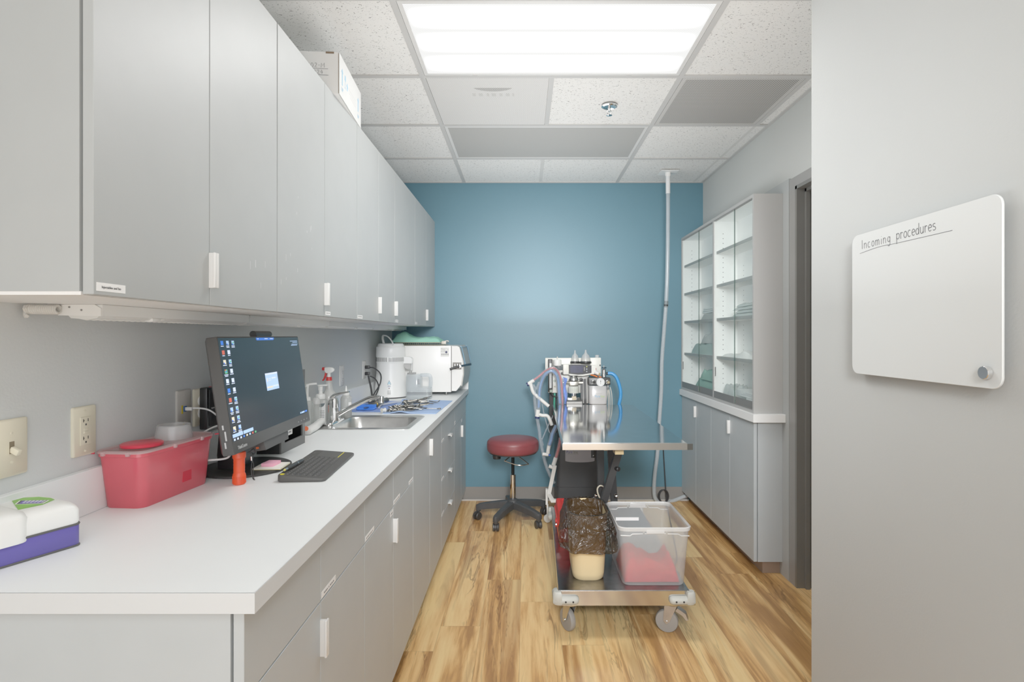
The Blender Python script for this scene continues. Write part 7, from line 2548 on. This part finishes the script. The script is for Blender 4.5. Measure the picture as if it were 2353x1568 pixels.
# oxygen concentrator
t = thing('oxygen_concentrator', 'dark grey floor-standing oxygen concentrator under the anaesthesia machine', 'oxygen concentrator', (.40, 4.08, 0))
Yc = 3.965
a, c = P(1279, 1000, Yc), P(1382, 1192, Yc)
M_conc = mat('concentrator_dark', (58, 59, 61), .5, var=.04)
b = bmn(); loft(b, [[(x + (a.x + c.x) / 2, y + Yc + .165, z) for x, y, _ in rrect(c.x - a.x - i, .33 - i, .03, 0, 4)] for z, i in ((.03, .01), (.04, 0), (.227, 0))]); obj('lower_case', b, M_conc, t, True, 40)
b = bmn(); loft(b, [[(x + (a.x + c.x) / 2, y + Yc + .165, z) for x, y, _ in rrect(c.x - a.x - i, .33 - i, .03, 0, 4)] for z, i in ((.2285, 0), (.60, .006), (.622, .02), (.63, .05))]); obj('upper_case', b, M_conc, t, True, 40)
p0, p1 = P(1299, 1028, Yc - .001), P(1366, 1061, Yc - .001)
b = bmn()
w_ = p1.x - p0.x
pr = [(p0.x, p0.z + .03), (p1.x, p0.z + .03), (p1.x, p1.z + .006)] + [(p0.x + w_ * (.5 + .5 * cos(R(a_))), p1.z + .006 - .012 * sin(R(a_))) for a_ in range(15, 166, 15)] + [(p0.x, p1.z + .006)]
prism(b, pr, Yc - .004, Yc + .01, 'y')
pn = obj('control_panel', b, mat('panel_grey', (176, 174, 180), .4), t, True, 30)
Mt_ = frameM(P(1300.5, 1042, Yc - .0043), (1, 0, 0), (0, 0, 1))
text('lettering', 'Pure', .026, mat('royal_blue_print', (62, 70, 140), .5), pn, Mt_, shear=.25, sx=.92)
text('lettering', 'line', .026, mat('olive_print', (96, 104, 70), .5), pn, Mt_ @ TR(.0515, 0, 0), sx=.92)
b = bmn(); box(b, (.012, -.006, 0), (.09, -.0046, .0003), M=Mt_); obj('fine_print', b, mat('olive_print', (96, 104, 70), .5), pn, True, 0)
b = bmn(); box(b, (.02, -.054, 0), (.178, -.052, .0003), M=Mt_); box(b, (.035, -.062, 0), (.165, -.060, .0003), M=Mt_); obj('fine_print', b, mat('pale_print', (200, 200, 205), .5), pn, True, 0)
q = P(1362, 1047, Yc - .004); b = bmn(); box(b, (q.x - .012, Yc - .006, q.z - .018), (q.x + .02, Yc, q.z + .05), bev=.006); obj('dark_switch_plate', b, M_black, t, True, 40)
b = bmn(); lathe(b, [(.004, 0), (.004, .002)], 10, along(P(1363.5, 1047.5, Yc - .006), (0, -1, 0))); obj('small_light', b, M_lab, t, True, 40)
b = bmn(); lathe(b, [(.05, 0), (.05, .01)], 26, along((c.x + .0002, Yc + .12, P(1388, 1069, Yc + .12).z), (1, 0, 0))); obj('side_filter_cap', b, M_white, t, True, 40)
# white foot arm of the stand
b = bmn()
tube(b, [P(1275, 1070, 3.88), P(1261, 1137, 3.88)], .0125, 4, 1, square=True, flat=.7)
tube(b, [P(1261, 1135, 3.88), P(1270, 1152, 3.86)], .0125, 4, 1, square=True, flat=.7)
tube(b, [P(1266, 1151, 3.86), P(1300, 1151, 3.86), P(1330, 1151, 3.86)], .0125, 4, 1, square=True, flat=.8)
box(b, tuple(P(1254, 1125, 3.9) + Vector((0, 0, -.11))), tuple(P(1258.5, 1125, 3.9) + Vector((0, .03, 0))))
for (px3, y3) in ((1258, 3.89), (1330, 3.86)):
    lathe(b, [(.006, .03), (.006, .13)], 8, TR(P(px3, 1150, y3).x, y3, 0))
    lathe(b, [(.026, -.010), (.028, -.006), (.028, .006), (.026, .010)], 20, TR(P(px3, 1150, y3).x, y3, .029, 90, 0, 20))
single('white_stand_foot', 'white bent metal foot arm left of the dark concentrator', 'stand foot', b, mat('white_enamel', (232, 230, 224), .35), tuple(P(1262, 1140, 3.88)), smooth=30)

# ------------------------------------------------------------------ breathing hoses hung over the flow meter
M_hclear = clear('hose_clear', (224, 230, 236), .22, .15, (244, 248, 250), transl=.2)
M_hblue = clear('hose_blue', (96, 168, 236), .92, .2, (226, 240, 252), transl=.25)
M_hred = clear('hose_red', (236, 76, 86), .95, .2, (250, 226, 226), transl=.25)
M_hwht = mat('white_hose_plastic', (230, 230, 226), .35)


def hq(x, y, Y):                                # close-up: photo = 1200+x/8.708, 830+y/8.708
    return P(1200 + x / 8.708, 830 + y / 8.708, Y)


def ribbed(b_, pts, r, pitch=.007):
    tube(b_, pts, r, 12, 5)


YH = YM - .07
t = thing('breathing_circuit', 'clear blue and red breathing hoses looped over the flow meter', 'breathing hoses', tuple(hq(600, 200, YH)))
b = bmn(); tube(b, [hq(205, 400, YH), hq(330, 310, YH), hq(450, 210, YH), hq(560, 150, YH - .01), hq(640, 145, YH - .01), hq(715, 210, YH), hq(765, 330, YH), hq(790, 500, YH), hq(800, 700, YH), hq(805, 850, YH), hq(800, 1010, YH + .02)], .0125, 12, 6)
obj('outer_hose', b, M_hclear, t, True, 40)
b = bmn(); tube(b, [hq(235, 380, YH), hq(330, 310, YH), hq(450, 210, YH), hq(560, 150, YH - .01), hq(640, 145, YH - .01), hq(715, 210, YH), hq(765, 330, YH), hq(790, 500, YH), hq(800, 700, YH), hq(805, 850, YH), hq(800, 1010, YH + .02)], .0062, 10, 6)
obj('red_inner_hose', b, M_hred, t, True, 40)
b = bmn(); tube(b, [hq(325, 960, YH), hq(335, 750, YH), hq(350, 560, YH), hq(390, 400, YH), hq(460, 270, YH - .01), hq(550, 205, YH - .015), hq(620, 210, YH - .015), hq(690, 290, YH - .01), hq(725, 420, YH), hq(740, 600, YH), hq(760, 850, YH), hq(765, 1020, YH + .02)], .0165, 12, 6)
obj('outer_hose', b, M_hclear, t, True, 40)
b = bmn(); tube(b, [hq(330, 930, YH), hq(338, 750, YH), hq(352, 560, YH), hq(392, 400, YH), hq(462, 270, YH - .01), hq(550, 205, YH - .015), hq(620, 210, YH - .015), hq(690, 290, YH - .01), hq(722, 420, YH), hq(735, 600, YH), hq(755, 850, YH)], .0085, 10, 6)
obj('blue_inner_hose', b, M_hblue, t, True, 40)
# white elbow pieces and corrugated stubs
b = bmn(); tube(b, [hq(235, 385, YH), hq(150, 440, YH), hq(120, 460, YH)], .0135, 12, 2); tube(b, [hq(165, 430, YH), hq(195, 560, YH), hq(230, 640, YH), hq(300, 710, YH), hq(440, 830, YH), hq(530, 905, YH)], lambda s: .0115 + .0015 * abs(sin(s * 60)), 12, 8); obj('white_elbow', b, M_hwht, t, True, 40)
b = bmn(); tube(b, [hq(122, 460, YH), hq(92, 476, YH)], .0142, 14, 1); obj('navy_cap', b, mat('navy_ring', (34, 46, 92), .4), t, True, 40)
b = bmn(); tube(b, [hq(318, 970, YH), hq(300, 1110, YH)], .0165, 12, 1); tube(b, [hq(310, 1060, YH), hq(400, 1090, YH), hq(490, 1095, YH), hq(540, 1150, YH), hq(595, 1285, YH)], lambda s: .0115 + .0014 * abs(sin(s * 50)), 12, 8); obj('white_elbow', b, M_hwht, t, True, 40)
b = bmn(); tube(b, [hq(303, 1115, YH), hq(297, 1150, YH)], .0172, 14, 1); obj('navy_ring', b, mat('navy_ring', (34, 46, 92), .4), t, True, 40)
b = bmn(); tube(b, [hq(215, 470, YH), hq(280, 560, YH), hq(300, 520, YH), hq(340, 420, YH)], .010, 10, 4); obj('clear_elbow', b, M_hclear, t, True, 40)


def h3(x, y, Y):                               # close-up: photo = 1200+x/7.838, 1000+y/7.838
    return P(1200 + x / 7.838, 1000 + y / 7.838, Y)


b = bmn(); tube(b, [hq(255, 560, YH), hq(250, 760, YH), hq(265, 940, YH), hq(300, 1160, YH), hq(340, 1380, YH), h3(330, 110, YH), h3(375, 330, YH), h3(420, 520, YH), h3(500, 720, YH), h3(575, 870, YH)], .0125, 12, 6)
obj('long_clear_hose', b, M_hclear, t, True, 40)
b = bmn(); tube(b, [hq(620, 1090, YH), hq(500, 1330, YH), hq(400, 1560, YH), h3(345, 60, YH), h3(380, 190, YH)], .005, 8, 5); tube(b, [hq(400, 860, YH), hq(440, 1080, YH), hq(510, 1330, YH), hq(548, 1440, YH)], .0045, 8, 4); obj('thin_clear_line', b, M_hclear, t, True, 40)
b = bmn(); tube(b, [hq(690, 1290, YH - .03), hq(600, 1470, YH - .03), h3(520, 80, YH - .03), h3(480, 200, YH - .03)], .0165, 12, 4); obj('outer_hose', b, M_hclear, t, True, 40)
b = bmn(); tube(b, [hq(680, 1290, YH - .03), hq(600, 1470, YH - .03), h3(525, 70, YH - .03), h3(490, 180, YH - .03)], .0105, 12, 4); obj('blue_inner_hose', b, M_hblue, t, True, 40)
b = bmn(); tube(b, [h3(482, 190, YH - .03), h3(470, 260, YH - .03), h3(462, 330, YH - .03)], .0135, 12, 2); tube(b, [h3(365, 345, YH - .03), h3(470, 355, YH - .03)], .012, 12, 1); obj('white_elbow', b, M_hwht, t, True, 40)
b = bmn(); tube(b, [h3(478, 362, YH - .035), h3(510, 366, YH - .035)], .0062, 10, 1); obj('blue_plug', b, mat('plug_blue', (40, 92, 196), .4), t, True, 40)
b = bmn(); tube(b, [h3(690, 50, YH - .05), h3(665, 200, YH - .05), h3(625, 350, YH - .05), h3(605, 410, YH - .05)], .0135, 12, 4); obj('outer_hose', b, M_hclear, t, True, 40)
b = bmn(); tube(b, [h3(690, 50, YH - .05), h3(665, 200, YH - .05), h3(625, 350, YH - .05), h3(607, 405, YH - .05)], .009, 12, 4); obj('red_inner_hose', b, M_hred, t, True, 40)
b = bmn(); tube(b, [h3(605, 405, YH - .05), h3(580, 490, YH - .05), h3(560, 545, YH - .05)], .0145, 12, 2); tube(b, [h3(480, 560, YH - .05), h3(560, 590, YH - .05)], .013, 12, 1); obj('white_elbow', b, M_hwht, t, True, 40)
b = bmn(); tube(b, [h3(552, 602, YH - .055), h3(582, 612, YH - .055)], .0062, 10, 1); obj('blue_plug', b, mat('plug_blue', (40, 92, 196), .4), t, True, 40)
# ================================================================== lights, world, camera
def area(name, loc, sx, sy, power, rot=(0, 0, 0), col=(1, 1, 1)):
    l = bpy.data.lights.new(name, 'AREA')
    l.shape = 'RECTANGLE'
    l.size, l.size_y = sx, sy
    l.energy = power
    l.color = col
    o = bpy.data.objects.new(name, l)
    C.objects.link(o)
    o.location = loc
    o.rotation_euler = rot
    return o


w_ = bpy.data.worlds.new('World')
S.world = w_
w_.use_nodes = True
bg = w_.node_tree.nodes['Background']
bg.inputs[0].default_value = (.96, .98, 1.0, 1)
bg.inputs[1].default_value = 1.75

cam = bpy.data.cameras.new('Camera')
cam.sensor_fit = 'HORIZONTAL'
cam.sensor_width = 36
cam.lens = 36 * F / 2353
cam.shift_x = -(CX - 2353 / 2) / 2353
cam.shift_y = -(1568 / 2 - CY) / 2353
cam.clip_start = .02
co = bpy.data.objects.new('Camera', cam)
C.objects.link(co)
co.location = (0, 0, H0)
co.rotation_euler = (R(90), 0, 0)
S.camera = co
S.view_settings.view_transform = 'Standard'
S.view_settings.look = 'None'
S.view_settings.exposure = 0.46
S.view_settings.gamma = 1.34
S.cycles.max_bounces = 10
S.cycles.transparent_max_bounces = 16
S.cycles.caustics_reflective = False
S.cycles.caustics_refractive = False
S.cycles.sample_clamp_indirect = 6
# added fill lamp facing up, brightens the ceiling in place of bounced light
area('BounceLight', (.12, 2.6, 1.40), .7, 3.2, 14.5, (R(180), 0, 0), (.96, .98, 1.0))

# added spot fill behind the viewpoint, brightens the far end and blue wall
l = bpy.data.lights.new('RoomStrobe', 'SPOT')
l.energy = 300
l.spot_size = R(52)
l.spot_blend = .9
l.shadow_soft_size = .28
l.color = (.97, .985, 1.0)
o = bpy.data.objects.new('RoomStrobe', l)
C.objects.link(o)
o.location = (.2, -.5, 1.95)
o.rotation_euler = (Vector((.36, 4.4, .85)) - Vector(o.location)).to_track_quat('-Z', 'Y').to_euler()

# added overhead fill for the near end, no fixture stands there
area('CeilingLamp', (.13, -.12, ZC - .01), 1.1, .5, 8, (0, 0, 0), (.97, .985, 1.0))
